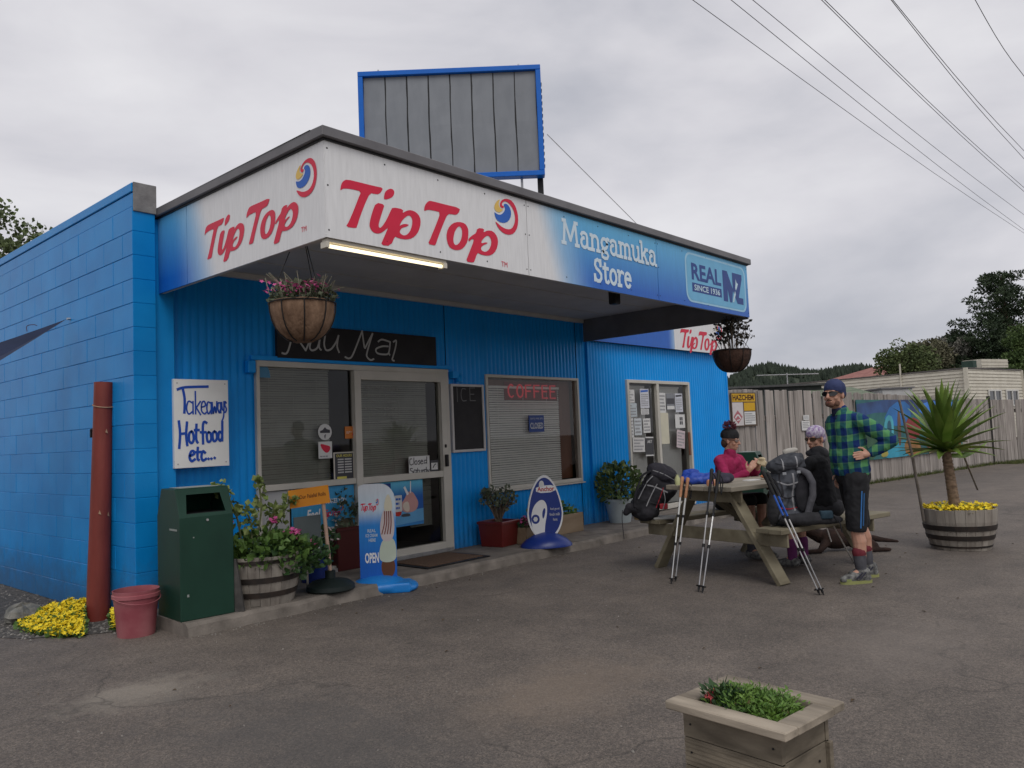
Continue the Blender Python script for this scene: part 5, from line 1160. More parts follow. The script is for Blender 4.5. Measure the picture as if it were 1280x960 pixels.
def cloth(name, c, c2=None, rough=.85, sc=14): return PM(name, c, c2, sc, rough, bump=.35, bscale=22, coords='obj')
BLKC = cloth('black_cloth', (.007, .007, .0085), (.013, .013, .015)); CHAR = cloth('charcoal_cloth', (.016, .016, .019), (.028, .028, .032)); SHOE = cloth('grey_mesh_shoe', (.045, .045, .045), (.20, .20, .19), sc=30)
def hand_(t, wrist, direction, normal, side, m, curl=.5, L_=.17, name='hand'):
    """palm plus five separate bent fingers; side = direction of the thumb"""
    w = Vector(wrist); d = Vector(direction).normalized(); n = Vector(normal); n = (n-d*n.dot(d)).normalized(); s = Vector(side); s = (s-d*s.dot(d)-n*s.dot(n)).normalized()
    pr_ = [('c', w, w+d*.05, .025, .030)]
    for k in (-1, -.33, .33, 1): pr_.append(('c', w+d*.025+s*k*.012, w+d*.085+s*k*.026, .014, .0115))
    for k, l in ((1, .066), (.35, .076), (-.3, .07), (-.95, .055)):
        b = w+d*.085+s*k*.031; c1 = b+(d*math.cos(curl*.5)+n*math.sin(curl*.5))*l*.5; c2 = c1+(d*math.cos(curl*1.3)+n*math.sin(curl*1.3))*l*.5
        pr_ += [('c', b, c1, .0088, .0082), ('c', c1, c2, .0082, .0072)]
    tb_ = w+d*.03+s*.03; t1 = tb_+(d*.55+s*.7+n*.25).normalized()*.038; t2 = t1+(d*.9+s*.25+n*.3).normalized()*.032
    pr_ += [('c', tb_, t1, .0125, .0105), ('c', t1, t2, .0105, .0085)]
    return pr_
def add_pf(F, Lf, O_):   # local (F,L,Z) -> thing-local coordinates, thing has rz so that +X is forward
    return lambda f, l, z: Vector((f, l, z))
def head_prims(c, f, l, s=1.):
    """skull, jaw, nose, ears, neck stub; c centre, f forward, l left"""
    c = Vector(c); f = Vector(f).normalized(); l = Vector(l).normalized(); u = f.cross(l)
    if u.z < 0: u = -u
    P = lambda a, b, z: c+f*a*s+l*b*s+u*z*s
    rot = Matrix((f, l, u)).transposed().to_euler()
    return [('e', P(-.012, 0, .03), (.098*s, .076*s, .098*s), rot), ('e', P(.018, 0, -.045), (.074*s, .060*s, .078*s), rot), ('e', P(.058, 0, -.085), (.028*s, .030*s, .026*s), rot),
            ('c', P(.088, 0, .018), P(.108, 0, -.026), .010*s, .0145*s), ('e', P(.092, 0, -.03), (.012*s, .019*s, .010*s), rot), ('e', P(.080, 0, -.066), (.016*s, .026*s, .008*s), rot),
            ('e', P(.07, .032, .025), (.02*s, .022*s, .012*s), rot), ('e', P(.07, -.032, .025), (.02*s, .022*s, .012*s), rot), ('e', P(-.005, .078, -.01), (.018*s, .010*s, .032*s), rot), ('e', P(-.005, -.078, -.01), (.018*s, .010*s, .032*s), rot),
            ('e', P(.055, .045, -.03), (.024*s, .018*s, .022*s), rot), ('e', P(.055, -.045, -.03), (.024*s, .018*s, .022*s), rot)], P, rot
def glasses(t, P, m, dark=True, wide=1.):
    for b in (-1, 1):
        mb = MB(); lp = [(.034*math.cos(a)*1.05*wide+b*.036, .02*math.sin(a)*wide+.008) for a in np.linspace(0, 2*PI, 13)[:-1]]
        vs = [P(.100-abs(y)*.42, y, z) for y, z in lp]+[P(.104-abs(y)*.42, y, z) for y, z in lp]; n = 12
        mb.add(vs, [tuple(range(n)), tuple(range(2*n-1, n-1, -1))]+[(i, (i+1) % n, n+(i+1) % n, n+i) for i in range(n)]); mb.build('sunglass_lens' if dark else 'spectacle_lens', m, t)
    mb = MB()
    for b in (-1, 1): mb.tube([P(.075, b*.072, .014), P(.0, b*.083, .012)], .0035, 6)
    mb.tube([P(.098, -.012, .012), P(.098, .012, .012)], .003, 6); mb.build('glasses_frame', BLACK, t)

blob('base', [('b', (0, 0, .045), (.58, .40, .09)), ('e', (0, 0, .05), (.26, .24, .10)), ('e', (.27, 0, .03), (.10, .20, .05)), ('e', (-.27, 0, .03), (.10, .20, .05))], SBL, BLOB_STANDEE, vox=.014, it=7, cut=[(Vector((0, 0, .004)), (0, 0, -1))])
# ============================================================ THE MAN
mg_ = G(1074, 725); fdir = Vector((-_r0.x, -_r0.y, 0))*.97 + Vector((-_f.x, -_f.y, 0))*.12
man = thing('person', 'person in green plaid shirt and navy beanie standing hand on hip', 'person', (mg_.x, mg_.y, 0), math.atan2(fdir.y, fdir.x))
S = .985
def K_(f, l, z): return Vector((f, l, z))*S
# legs (skin), shorts, socks, shoes; +X forward, +Y the person's left (towards the camera)
hl, hr = K_(.02, .10, .93), K_(-.03, -.10, .93); kl, kr = K_(.065, .115, .50), K_(-.10, -.10, .50); al, ar = K_(.045, .125, .10), K_(-.16, -.10, .10)
ft, fwd_h = K_(.06, 0, 1.50), None
hc = K_(.125, .015, 1.675); hf = Vector((.86, .50, .02)); hlft = Vector((-.50, .86, 0))
hp, HP, hrot = head_prims(hc, hf, hlft, 1.02)
body = hp+[('c', K_(.055, 0, 1.46), HP(-.02, 0, -.05), .062, .058)]
for h_, k_, a_ in ((hl, kl, al), (hr, kr, ar)):
    body += [('c', h_, k_, .085, .058), ('c', k_, k_+(a_-k_)*.35+Vector((-.018, 0, 0)), .052, .060), ('c', k_+(a_-k_)*.35+Vector((-.018, 0, 0)), a_, .058, .038), ('c', a_, a_+Vector((.12, 0, -.06)), .04, .03)]
body += [('e', K_(0, 0, 1.0), (.09, .12, .12)), ('c', K_(.0, 0, 1.0), K_(.03, 0, 1.4), .085, .085), ('c', K_(.01, .15, 1.43), K_(.03, -.15, 1.43), .04, .04)]
shl, elb, wr = K_(.0, .20, 1.425), K_(-.235, .27, 1.245), K_(-.06, .205, 1.135)
shr, elr, wrr = K_(.0, -.19, 1.42), K_(-.06, -.25, 1.17), K_(-.02, -.24, .95)
body += [('c', shl, elb, .045, .038), ('c', elb, wr, .037, .027), ('c', shr, elr, .045, .038), ('c', elr, wrr, .037, .027)]
body += hand_(None, wr+(wr-elb).normalized()*.0, (.93, .12, -.10), (0, -1, 0), (0, .3, .9), SKIN, curl=.12)
body += hand_(None, wrr, (.3, .1, -.9), (0, 1, 0), (1, 0, 0), SKIN, curl=.6)
blob('body', body, SKIN, man, vox=.0055, it=3)
def plaid():
    m = bpy.data.materials.new('plaid_shirt'); m.use_nodes = True; N = m.node_tree.nodes; Kk = m.node_tree.links.new; b = N['Principled BSDF']; b.inputs['Roughness'].default_value = .85; b.inputs['Specular IOR Level'].default_value = .15
    tc = N.new('ShaderNodeTexCoord'); sx = N.new('ShaderNodeSeparateXYZ'); nn = N.new('ShaderNodeTexNoise'); nn.inputs['Scale'].default_value = 6
    vm = N.new('ShaderNodeVectorMath'); vm.operation = 'MULTIPLY_ADD'; Kk(nn.outputs['Color'], vm.inputs[0]); vm.inputs[1].default_value = (.03, .03, .03); Kk(tc.outputs['Object'], vm.inputs[2]); Kk(tc.outputs['Object'], nn.inputs['Vector']); Kk(vm.outputs[0], sx.inputs[0])
    def M_(op, a, c=None):
        q = N.new('ShaderNodeMath'); q.operation = op
        for i, s in ((0, a), (1, c)):
            if s is None: continue
            if isinstance(s, (int, float)): q.inputs[i].default_value = s
            else: Kk(s, q.inputs[i])
        return q.outputs[0]
    u = M_('ADD', sx.outputs[0], M_('MULTIPLY', sx.outputs[1], -.75)); st = lambda s, p, off=0.: M_('GREATER_THAN', M_('FRACT', M_('ADD', M_('DIVIDE', s, p), off)), .5)
    thin = lambda s, p: M_('GREATER_THAN', M_('FRACT', M_('DIVIDE', s, p)), .9)
    z2 = M_('ADD', sx.outputs[2], M_('MULTIPLY', sx.outputs[0], .12))
    f = M_('ADD', M_('MULTIPLY', st(u, .12), .5), M_('MULTIPLY', st(z2, .12), .5))
    r = N.new('ShaderNodeValToRGB'); r.color_ramp.interpolation = 'CONSTANT'; r.color_ramp.elements[0].color = (.010, .03, .13, 1); r.color_ramp.elements.new(.4).color = (.022, .10, .11, 1); r.color_ramp.elements[2].position = .8; r.color_ramp.elements[2].color = (.085, .25, .10, 1); Kk(f, r.inputs[0])
    mx = N.new('ShaderNodeMixRGB'); Kk(M_('MULTIPLY', M_('MAXIMUM', thin(u, .12), thin(z2, .12)), .12), mx.inputs[0]); Kk(r.outputs[0], mx.inputs[1]); mx.inputs[2].default_value = (.25, .36, .22, 1); Kk(mx.outputs[0], b.inputs['Base Color'])
    bp = N.new('ShaderNodeBump'); bp.inputs['Strength'].default_value = .5; bp.inputs['Distance'].default_value = .02; n2 = N.new('ShaderNodeTexNoise'); n2.inputs['Scale'].default_value = 13; Kk(tc.outputs['Object'], n2.inputs['Vector']); Kk(n2.outputs['Fac'], bp.inputs['Height']); Kk(bp.outputs[0], b.inputs['Normal'])
    return m
PLAID = plaid()
sh = [('c', K_(.005, .055, 1.0), K_(.04, .07, 1.40), .135, .125), ('c', K_(.005, -.055, 1.0), K_(.04, -.07, 1.40), .135, .125), ('c', K_(.01, .15, 1.435), K_(.03, -.15, 1.435), .074, .074), ('c', K_(.045, 0, 1.44), K_(.075, .005, 1.52), .082, .070),
      ('c', shl, elb, .072, .060), ('c', elb, elb+(wr-elb)*.88, .060, .045), ('c', shr, elr, .07, .056), ('c', elr, elr+(wrr-elr)*.88, .056, .044), ('e', K_(.0, 0, .99), (.155, .178, .09)), ('e', K_(.06, 0, 1.12), (.12, .15, .13))]
blob('shirt', sh, PLAID, man, vox=.009, it=4, wr=.009, fq=9, fold=(1, 1, .8), cut=[(K_(0, 0, .945), (0, 0, -1))])
blob('shirt_collar', [('c', K_(.06, .05, 1.485), K_(.135, .05, 1.465), .022, .016), ('c', K_(.06, -.05, 1.485), K_(.135, -.05, 1.465), .022, .016), ('c', K_(.02, .055, 1.49), K_(.02, -.055, 1.49), .02, .02), ('c', K_(.06, .0, 1.46), K_(.085, .005, 1.53), .07, .066)], cloth('navy_buff', (.010, .016, .045), (.02, .03, .07)), man, vox=.009)
shorts = [('e', K_(-.01, 0, .93), (.142, .172, .13)), ('c', hl+Vector((0, .0, -.02)), kl+Vector((-.01, 0, -.0)), .108, .088), ('c', hr+Vector((0, 0, -.02)), kr+Vector((-.0, 0, .0)), .108, .088)]
blob('shorts', shorts, BLKC, man, vox=.009, it=4, wr=.007, fq=9, cut=[(K_(0, 0, .462), (0, -.05, -1))])
for z0_, z1_, off, m__ in ((.80, .48, 0, flat('stripe_blue', (.03, .14, .36))), (.78, .50, .022, flat('stripe_teal', (.02, .09, .22)))):
    mb = MB(); cv = []
    for t_ in np.linspace(0, 1, 9):
        z = z0_+(z1_-z0_)*t_; c = hl+(kl-hl)*((.93-z)/.43); r = .113+(.095-.113)*((.93-z)/.43)
        cv.append((c.x-off+.005, c.y+r*.985, z))
    vs = []
    for x, y, z in cv: vs += [(x-.006, y-.0, z), (x+.006, y, z)]
    mb.add(vs, [(2*i, 2*i+1, 2*i+3, 2*i+2) for i in range(8)]); mb.build('shorts_stripe', m__, man)
MARS = cloth('maroon_sock', (.10, .012, .02), (.16, .02, .03)); GSOCK = cloth('grey_sock', (.045, .045, .055), (.08, .08, .09))
for a_, k_ in ((al, kl), (ar, kr)):
    u_ = (k_-a_).normalized(); s0 = a_+u_*.02
    blob('sock', [('c', s0, a_+u_*.15, .047, .057)], GSOCK, man, vox=.009, it=2); blob('sock_cuff', [('c', a_+u_*.158, a_+u_*.164, .060, .060)], MARS, man, vox=.008, it=1)
    blob('shoe', [('c', a_+Vector((-.03, 0, -.01)), a_+Vector((-.0, 0, .0)), .050, .052), ('c', a_+Vector((-.04, 0, -.055)), a_+Vector((.06, 0, -.045)), .046, .050), ('c', a_+Vector((.06, 0, -.045)), a_+Vector((.17, .008, -.062)), .049, .036)], SHOE, man, vox=.009, it=2, cut=[(Vector((0, 0, .022)), (0, 0, -1))])
    mb = MB(); lp = chaikin([(a_.x-.09, a_.y-.035), (a_.x+.04, a_.y-.048), (a_.x+.16, a_.y-.042), (a_.x+.215, a_.y+.0), (a_.x+.16, a_.y+.05), (a_.x+.04, a_.y+.045), (a_.x-.09, a_.y+.035)], 2); mb.prism(lp, 0, .027); mb.build('shoe_sole', flat('lime_sole', (.26, .27, .10)), man)
    mb = MB(); lp = chaikin([(a_.x+.10, a_.y-.046), (a_.x+.17, a_.y-.041), (a_.x+.212, a_.y+.0), (a_.x+.17, a_.y+.047), (a_.x+.10, a_.y+.046)], 2); mb.prism(lp, .026, .046); mb.build('toe_cap', flat('lime_toe', (.22, .25, .09)), man)
    mb = MB(); mb.tube([a_+Vector((-.01, .053, .0)), a_+Vector((.05, .055, -.055))], .006, 5); mb.tube([a_+Vector((.02, .053, .0)), a_+Vector((.08, .053, -.05))], .006, 5); mb.build('shoe_stripe', flat('shoe_dark', (.03, .03, .05)), man)
bean = [('e', HP(-.014, 0, .052), (.108, .090, .094), hrot), ('e', HP(-.022, 0, .012), (.102, .088, .075), hrot)]
bdn = ((HP(0, 0, 0)-HP(0, 0, 1)).normalized()+(HP(1, 0, 0)-HP(0, 0, 0)).normalized()*.42).normalized()
blob('beanie', bean, cloth('navy_knit', (.018, .028, .085), (.032, .045, .12)), man, vox=.0075, it=2, wr=.003, fq=16, cut=[(HP(.08, 0, .040), bdn)])
glasses(man, HP, flat('dark_lens', (.006, .006, .007), .12, .7), wide=1.1)
blob('beard', [('e', HP(.062, 0, -.088), (.030, .036, .026), hrot), ('e', HP(.035, .045, -.075), (.036, .016, .030), hrot), ('e', HP(.035, -.045, -.075), (.036, .016, .030), hrot), ('e', HP(.085, 0, -.050), (.016, .030, .008), hrot)], cloth('brown_stubble', (.10, .045, .03), (.14, .07, .045)), man, vox=.006, it=2)
mb = MB(); mb.add([HP(.0985, -.022, -.066), HP(.1005, .0, -.061), HP(.0985, .022, -.066), HP(.099, 0, -.071)], [(0, 1, 2, 3)]); mb.build('lips', flat('lip', (.30, .10, .08)), man)

# ============================================================ SEATED PEOPLE
def seated(label, a, b, yaw_t, head_f, top_m, leg_m, seat=.50, lean=.06, arms=(), hat=None, glas=True, s=.93, skin=SKIN):
    p = TP(a, b); o = thing('person', label, 'person', (p.x, p.y, 0), TA+yaw_t)
    Q = lambda f, l, z: Vector((f*s, l*s, seat+.10+z*s))
    pel = Q(0, 0, .02); ch = Q(lean, 0, .36); nk = Q(lean+.02, 0, .54)
    rel = Matrix.Rotation(-(TA+yaw_t), 3, 'Z') @ Vector((*head_f, 0)); hf_ = Vector((rel.x, rel.y, -.10)).normalized(); hl_ = Vector((-rel.y, rel.x, 0)).normalized()
    hp_, HP_, rot = head_prims(Q(lean+.045, 0, .70), hf_, hl_, s*1.0)
    bd = hp_+[('c', Q(lean+.015, 0, .5), HP_(-.02, 0, -.05), .052, .05), ('c', pel, ch, .07, .07), ('c', Q(lean, .13, .475), Q(lean, -.13, .475), .035, .035)]
    tp = [('c', Q(0, .05, .03), Q(lean, .055, .42), .115, .110), ('c', Q(0, -.05, .03), Q(lean, -.055, .42), .115, .110), ('c', Q(lean, .13, .475), Q(lean, -.13, .475), .065, .065), ('c', Q(lean+.012, 0, .47), Q(lean+.028, 0, .565), .07, .064)]
    for sd, (el, wr_, d, n, sdv) in zip((1, -1), arms):
        S0 = Q(lean, .17*sd, .465); E0 = Q(*el); W0 = Q(*wr_)
        bd += [('c', S0, E0, .04, .035), ('c', E0, W0, .034, .026)]+hand_(None, W0, d, n, sdv, skin, curl=.9)
        tp += [('c', S0, E0, .062, .052), ('c', E0, E0+(W0-E0)*.9, .052, .040)]
    lg = []
    for sd in (1, -1):
        H0, K0, A0 = Q(.0, .09*sd, -.02), Q(.42, .10*sd, .02), Vector((.40*s, .10*sd*s, .09))
        bd += [('c', H0, K0, .075, .055), ('c', K0, A0, .052, .036), ('c', A0, A0+Vector((.11, 0, -.05)), .036, .03)]
        lg += [('c', H0, K0, .092, .074)]
        blob('sock', [('c', A0, A0+Vector((0, 0, .16)), .046, .052)], leg_m[1], o, vox=.010, it=2)
        blob('shoe', [('c', A0+Vector((-.03, 0, -.03)), A0+Vector((.06, 0, -.04)), .048, .048), ('c', A0+Vector((.06, 0, -.04)), A0+Vector((.16, 0, -.055)), .046, .034)], SHOE, o, vox=.010, it=2, cut=[(Vector((0, 0, .005)), (0, 0, -1))])
    blob('body', bd, skin, o, vox=.006, it=3)
    blob('trousers', lg+[('e', Q(-.01, 0, 0), (.13, .16, .11))], leg_m[0], o, vox=.012)
    blob('jacket', tp, top_m, o, vox=.009, it=4, wr=.008, fq=11)
    return o, HP_, rot, Q
PKJ = cloth('magenta_fleece', (.24, .008, .055), (.33, .015, .085))
camd = Vector((-_f.x, -_f.y)).normalized(); lftd = Vector((-_r0.x, -_r0.y)); 
pk_f = (-lftd*.80+camd*.55)
w1, H1, r1, Q1 = seated('person in magenta fleece and black bobble hat eating at the picnic table', 1.28, .70, -PI/2, pk_f, PKJ, (BLKC, GSOCK), lean=.07,
    arms=(((.22, .22, .24), (.40, .09, .36), (.5, -.3, .8), (-.6, -.8, 0), (0, 1, .2)), ((.22, -.22, .24), (.40, -.09, .34), (.5, .35, .75), (-.6, .8, 0), (0, -1, .3))))
blob('bobble_hat', [('e', H1(-.014, 0, .062), (.106, .086, .088), r1), ('c', H1(-.014, 0, .03), H1(-.014, 0, .045), .092, .092)], BLKC, w1, vox=.008, it=2, cut=[(H1(0, 0, .030), (H1(0, 0, 0)-H1(0, 0, 1)).normalized())])
mb = MB(); rgx = random.Random(4); leafmesh(mb, H1(-.02, 0, .17), (.062, .062, .052), 420, .030, rgx, squash=.2, shell=.2); mb.build('pompom', PM('pompom_wool', (.10, .015, .03), (.17, .05, .06), 60, .9, coords='obj'), w1)
blob('hair', [('e', H1(-.055, .0, -.03), (.055, .072, .06), r1)], cloth('brown_hair', (.05, .025, .015), (.08, .04, .025)), w1, vox=.009, it=2)
glasses(w1, H1, flat('clear_lens', (.22, .17, .15), .1, .6), dark=False, wide=.85)
mb = MB(); mb.add([H1(.0965, -.02, -.066), H1(.099, .0, -.061), H1(.0965, .02, -.066), H1(.097, 0, -.071)], [(0, 1, 2, 3)]); mb.build('lips', flat('lip', (.30, .10, .08)), w1)
sw = Q1(.52, .02, .44); o = blob('sandwich', [('b', Vector((0, 0, 0)), (.05, .09, .06), Euler((.4, .3, .2))), ('e', Vector((0, 0, .04)), (.03, .045, .02))], PM('bread', (.45, .36, .22), (.55, .46, .30), 20, .8), None, vox=.008, it=3)
o.location = TM[w1.name] @ sw; tag(o, 'pale bread roll held by the person in magenta', 'sandwich')
bk_f = (lftd*.86+camd*.50)
w2, H2, r2, Q2 = seated('person in black jacket, patterned bandana and sunglasses seated behind grey backpack', 1.10, -.66, PI/2, bk_f, BLKC, (CHAR, cloth('purple_sock', (.10, .015, .09), (.16, .03, .13))), lean=.06,
    arms=(((.2, .2, .22), (.38, .12, .30), (.9, 0, .1), (0, 0, -1), (0, -1, 0)), ((.2, -.22, .22), (.38, -.12, .30), (.9, 0, .1), (0, 0, -1), (0, 1, 0))))
blob('jacket_collar', [('c', Q2(.07, .05, .53), Q2(.15, .07, .555), .045, .03), ('c', Q2(.06, -.03, .54), Q2(.09, .02, .575), .07, .066)], CHAR, w2, vox=.010, it=2)
blob('bandana', [('e', H2(-.014, 0, .060), (.104, .084, .080), r2), ('e', H2(-.06, 0, .01), (.052, .072, .07), r2)], PM('bandana_print', (.22, .13, .30), (.55, .52, .58), 38, .8, coords='obj'), w2, vox=.008, it=2)
glasses(w2, H2, flat('amber_lens', (.05, .028, .012), .12, .7), wide=1.05)
mb = MB(); mb.add([H2(.0965, -.02, -.066), H2(.099, .0, -.061), H2(.0965, .02, -.066), H2(.097, 0, -.071)], [(0, 1, 2, 3)]); mb.build('lips', flat('lip', (.30, .10, .08)), w2)

# ============================================================ PACKS, POLES AND LUNCH
GREYP = cloth('grey_ripstop', (.045, .05, .06), (.075, .08, .095)); GREYL = cloth('pale_webbing', (.20, .20, .21), (.28, .28, .29)); BLKP = cloth('black_ripstop', (.010, .010, .013), (.020, .019, .024)); REDP = flat('red_trim', (.30, .02, .03)); MESHP = cloth('dark_mesh', (.018, .018, .02), (.03, .03, .032))
def local(t, fn): return fn
def strap(t, pts, w, m, name='strap', th=.006):
    cv = [Vector(p) for p in crom(pts, 6)]; mb = MB(); vs = []
    for i, p in enumerate(cv):
        d = (cv[min(i+1, len(cv)-1)]-cv[max(i-1, 0)]).normalized(); s = d.cross(Vector((0, 0, 1)) if abs(d.z) < .8 else Vector((1, 0, 0))).normalized(); n = s.cross(d)
        vs += [p+s*w/2, p-s*w/2, p-s*w/2+n*th, p+s*w/2+n*th]
    mb.add(vs, [(i*4+j, i*4+(j+1) % 4, (i+1)*4+(j+1) % 4, (i+1)*4+j) for i in range(len(cv)-1) for j in range(4)]+[(0, 1, 2, 3), tuple((len(cv)-1)*4+j for j in range(4))]); return mb.build(name, m, t)
# grey pack on the right-hand bench; local x = picture right, y = away
pp = TP(.42, -.70, .5); gp = thing('grey_backpack', 'large grey hiking backpack with black straps standing on the near bench', 'backpack', pp, -YAW)
E_ = lambda x, y, z: Euler((R_(x), R_(y), R_(z)))
pbg = blob('pack_body', [('b', (.0, .02, .24), (.27, .22, .40), E_(0, 6, 0)), ('e', (-.01, .02, .09), (.18, .14, .11)), ('e', (.0, .0, .42), (.155, .14, .14)), ('e', (-.09, -.04, .27), (.07, .10, .17))], GREYP, gp, vox=.010, it=4, wr=.014, fq=9)
lid = blob('pack_lid', [('e', (-.02, -.01, .55), (.175, .15, .08), E_(0, -14, 0)), ('b', (.0, -.01, .53), (.26, .2, .07), E_(0, -12, 0)), ('e', (.05, 0, .60), (.10, .10, .045), E_(0, -10, 0))], cloth('grey_lid', (.035, .038, .046), (.058, .062, .072)), gp, vox=.009, it=4, wr=.012, fq=10)
blob('rolled_top', [('c', (-.0, .02, .655), (.09, .0, .67), .028, .022)], cloth('cream_stuff', (.36, .34, .30), (.46, .44, .40)), gp, vox=.009, it=3, wr=.006)
pts_ = [(.06, -.13, .50), (.11, -.175, .47), (.145, -.185, .38), (.145, -.17, .27), (.12, -.15, .18), (.10, -.14, .10)]
blob('shoulder_strap', [('c', p, q, .024, .024) for p, q in zip(pts_[:-1], pts_[1:])]+[('c', Vector(p)+Vector((.022, .01, 0)), Vector(q)+Vector((.022, .01, 0)), .02, .02) for p, q in zip(pts_[:-1], pts_[1:])], cloth('strap_grey', (.06, .06, .07), (.09, .09, .10)), gp, vox=.009, it=3, wr=.004)
blob('back_panel', [('e', (.085, -.12, .30), (.07, .03, .18), E_(0, 6, 0))], BLKP, gp, vox=.010, it=3, wr=.004)
blob('hip_belt', [('c', (-.10, -.16, .07), (.10, -.18, .07), .045, .06), ('c', (.10, -.18, .07), (.27, -.14, .06), .058, .052), ('c', (.27, -.14, .06), (.40, -.10, .045), .05, .03)], CHAR, gp, vox=.010, it=3, wr=.007)
sp_ = blob('side_pocket', [('e', (-.16, -.06, .17), (.055, .07, .16), E_(0, 8, 0))], MESHP, gp, vox=.010, it=3, wr=.006)
for P_, w_, m_ in (([(-.10, .50), (-.11, .42), (-.10, .30), (-.12, .16)], .016, BLKP), ([(.0, .47), (.005, .36), (.0, .24), (.01, .14)], .016, GREYL), ([(-.13, .40), (-.05, .37), (.04, .39)], .012, GREYL), ([(-.14, .28), (-.05, .25), (.05, .27)], .012, BLKP), ([(-.13, .17), (-.04, .155), (.05, .17)], .010, REDP), ([(.045, .45), (.05, .33), (.045, .22)], .007, BLKP)): webbing(gp, pbg, P_, w_, m_)
for P_, w_, m_ in (([(-.14, .56), (-.03, .535), (.1, .56)], .008, BLKP), ([(-.08, .60), (-.085, .55), (-.08, .50)], .013, GREYL), ([(.04, .62), (.04, .56), (.045, .51)], .013, GREYL)): webbing(gp, lid, P_, w_, m_)
strap(gp, [(.30, -.17, .10), (.36, -.18, .04), (.38, -.18, -.06)], .012, BLKP, 'dangling_strap')
for c_ in ((-.08, -.155, .47), (.045, -.16, .48), (.28, -.20, .08)): MB().cbox(c_, (.034, .012, .024)).build('buckle', flat('pale_buckle', (.26, .27, .29)), gp, bevel=.003)
blob('belt_pouch', [('b', (.25, -.19, .10), (.11, .05, .07))], cloth('teal_pouch', (.012, .03, .045), (.02, .045, .065)), gp, vox=.009, it=3, wr=.005)
# water bottle, orange
q = TP(.78, -.62, .5); t = thing('orange_bottle', 'small amber bottle with dark cap behind the grey backpack', 'bottle', q); mb = MB(); mb.lathe([(0, 0), (.035, 0), (.036, .13), (.02, .16), (.02, .17)], 16); mb.build('flask', PM('amber', (.45, .16, .02), (.5, .2, .03), 9, .2), t, smooth=True); mb = MB(); mb.lathe([(.023, .165), (.023, .20), (0, .20)], 12); mb.build('cap', BLACK, t); mb = MB(); mb.lathe([(.0368, .04), (.0368, .10)], 16); mb.build('bottle_label', PAPER, t)
# black pack on the far bench
pp = TP(.17, .70, .5); bp_ = thing('black_backpack', 'black hiking backpack slumped against the left end of the picnic table', 'backpack', pp, -YAW)
pbb = blob('pack_body', [('c', (-.14, .0, .11), (.03, .0, .36), .12, .14), ('b', (-.06, 0, .24), (.22, .24, .38), E_(0, 32, 0)), ('e', (-.11, 0, .07), (.14, .14, .09)), ('c', (-.04, -.02, .2), (.10, -.02, .30), .11, .12)], BLKP, bp_, vox=.010, it=4, wr=.013, fq=9)
lidb = blob('pack_lid', [('e', (.08, -.01, .45), (.17, .15, .10), E_(0, 26, 0)), ('b', (.08, -.01, .44), (.26, .22, .09), E_(0, 28, 0))], cloth('black_lid', (.016, .015, .021), (.027, .025, .034)), bp_, vox=.009, it=4, wr=.012, fq=10)
for P_, w_, m_ in (([(-.14, .36), (-.02, .33), (.10, .27)], .014, GREYL), ([(-.2, .22), (-.08, .18), (.06, .14)], .012, CHAR), ([(.0, .36), (-.06, .26), (-.12, .14)], .010, GREYL), ([(.06, .32), (.02, .22), (-.02, .12)], .008, REDP)): webbing(bp_, pbb, P_, w_, m_)
for P_, w_, m_ in (([(-.04, .50), (.06, .46), (.18, .39)], .008, GREYL), ([(.06, .54), (.05, .47), (.02, .40)], .013, CHAR)): webbing(bp_, lidb, P_, w_, m_)
blob('hip_belt', [('c', (-.18, -.06, .10), (-.28, -.08, .13), .055, .05), ('c', (-.28, -.08, .13), (-.32, -.08, .08), .045, .035)], BLKP, bp_, vox=.011, it=3)
strap(bp_, [(.0, -.1, .50), (-.14, -.12, .44), (-.23, -.13, .28), (-.245, -.12, .14)], .035, BLKP, 'shoulder_strap', .016); strap(bp_, [(-.04, -.145, .44), (-.12, -.15, .36), (-.20, -.14, .22)], .02, GREYL, 'strap'); strap(bp_, [(-.36, -.09, .11), (-.37, -.10, .0), (-.36, -.1, -.18)], .014, BLKP, 'dangling_strap')
strap(bp_, [(.03, -.17, .1), (.06, -.18, .2), (.05, -.16, .30)], .014, GREYL, 'strap'); blob('red_pocket', [('b', (.05, -.155, .135), (.08, .03, .06))], REDP, bp_, vox=.010, it=3)
mb = MB(); mb.box((-.05, -.12, -.002), (.30, .1, .02)); mb.T = None; mb.build('pale_pad', PM('sit_pad', (.24, .24, .23), (.30, .30, .29), 9, .9), bp_, bevel=.006)
# small tub with sponge top on the bench end
q = TP(.02, .80, .5); t = thing('food_tub', 'small tan tub with pale lid on the left bench end', 'tub', q); mb = MB(); mb.lathe([(0, .0), (.05, 0), (.055, .05), (0, .05)], 14); mb.build('tub', PM('tan_tub', (.22, .15, .06), (.28, .2, .09), 9, .7), t, smooth=True); mb = MB(); mb.lathe([(.058, .05), (.056, .065), (0, .068)], 14); mb.build('lid', PAPER, t, smooth=True)
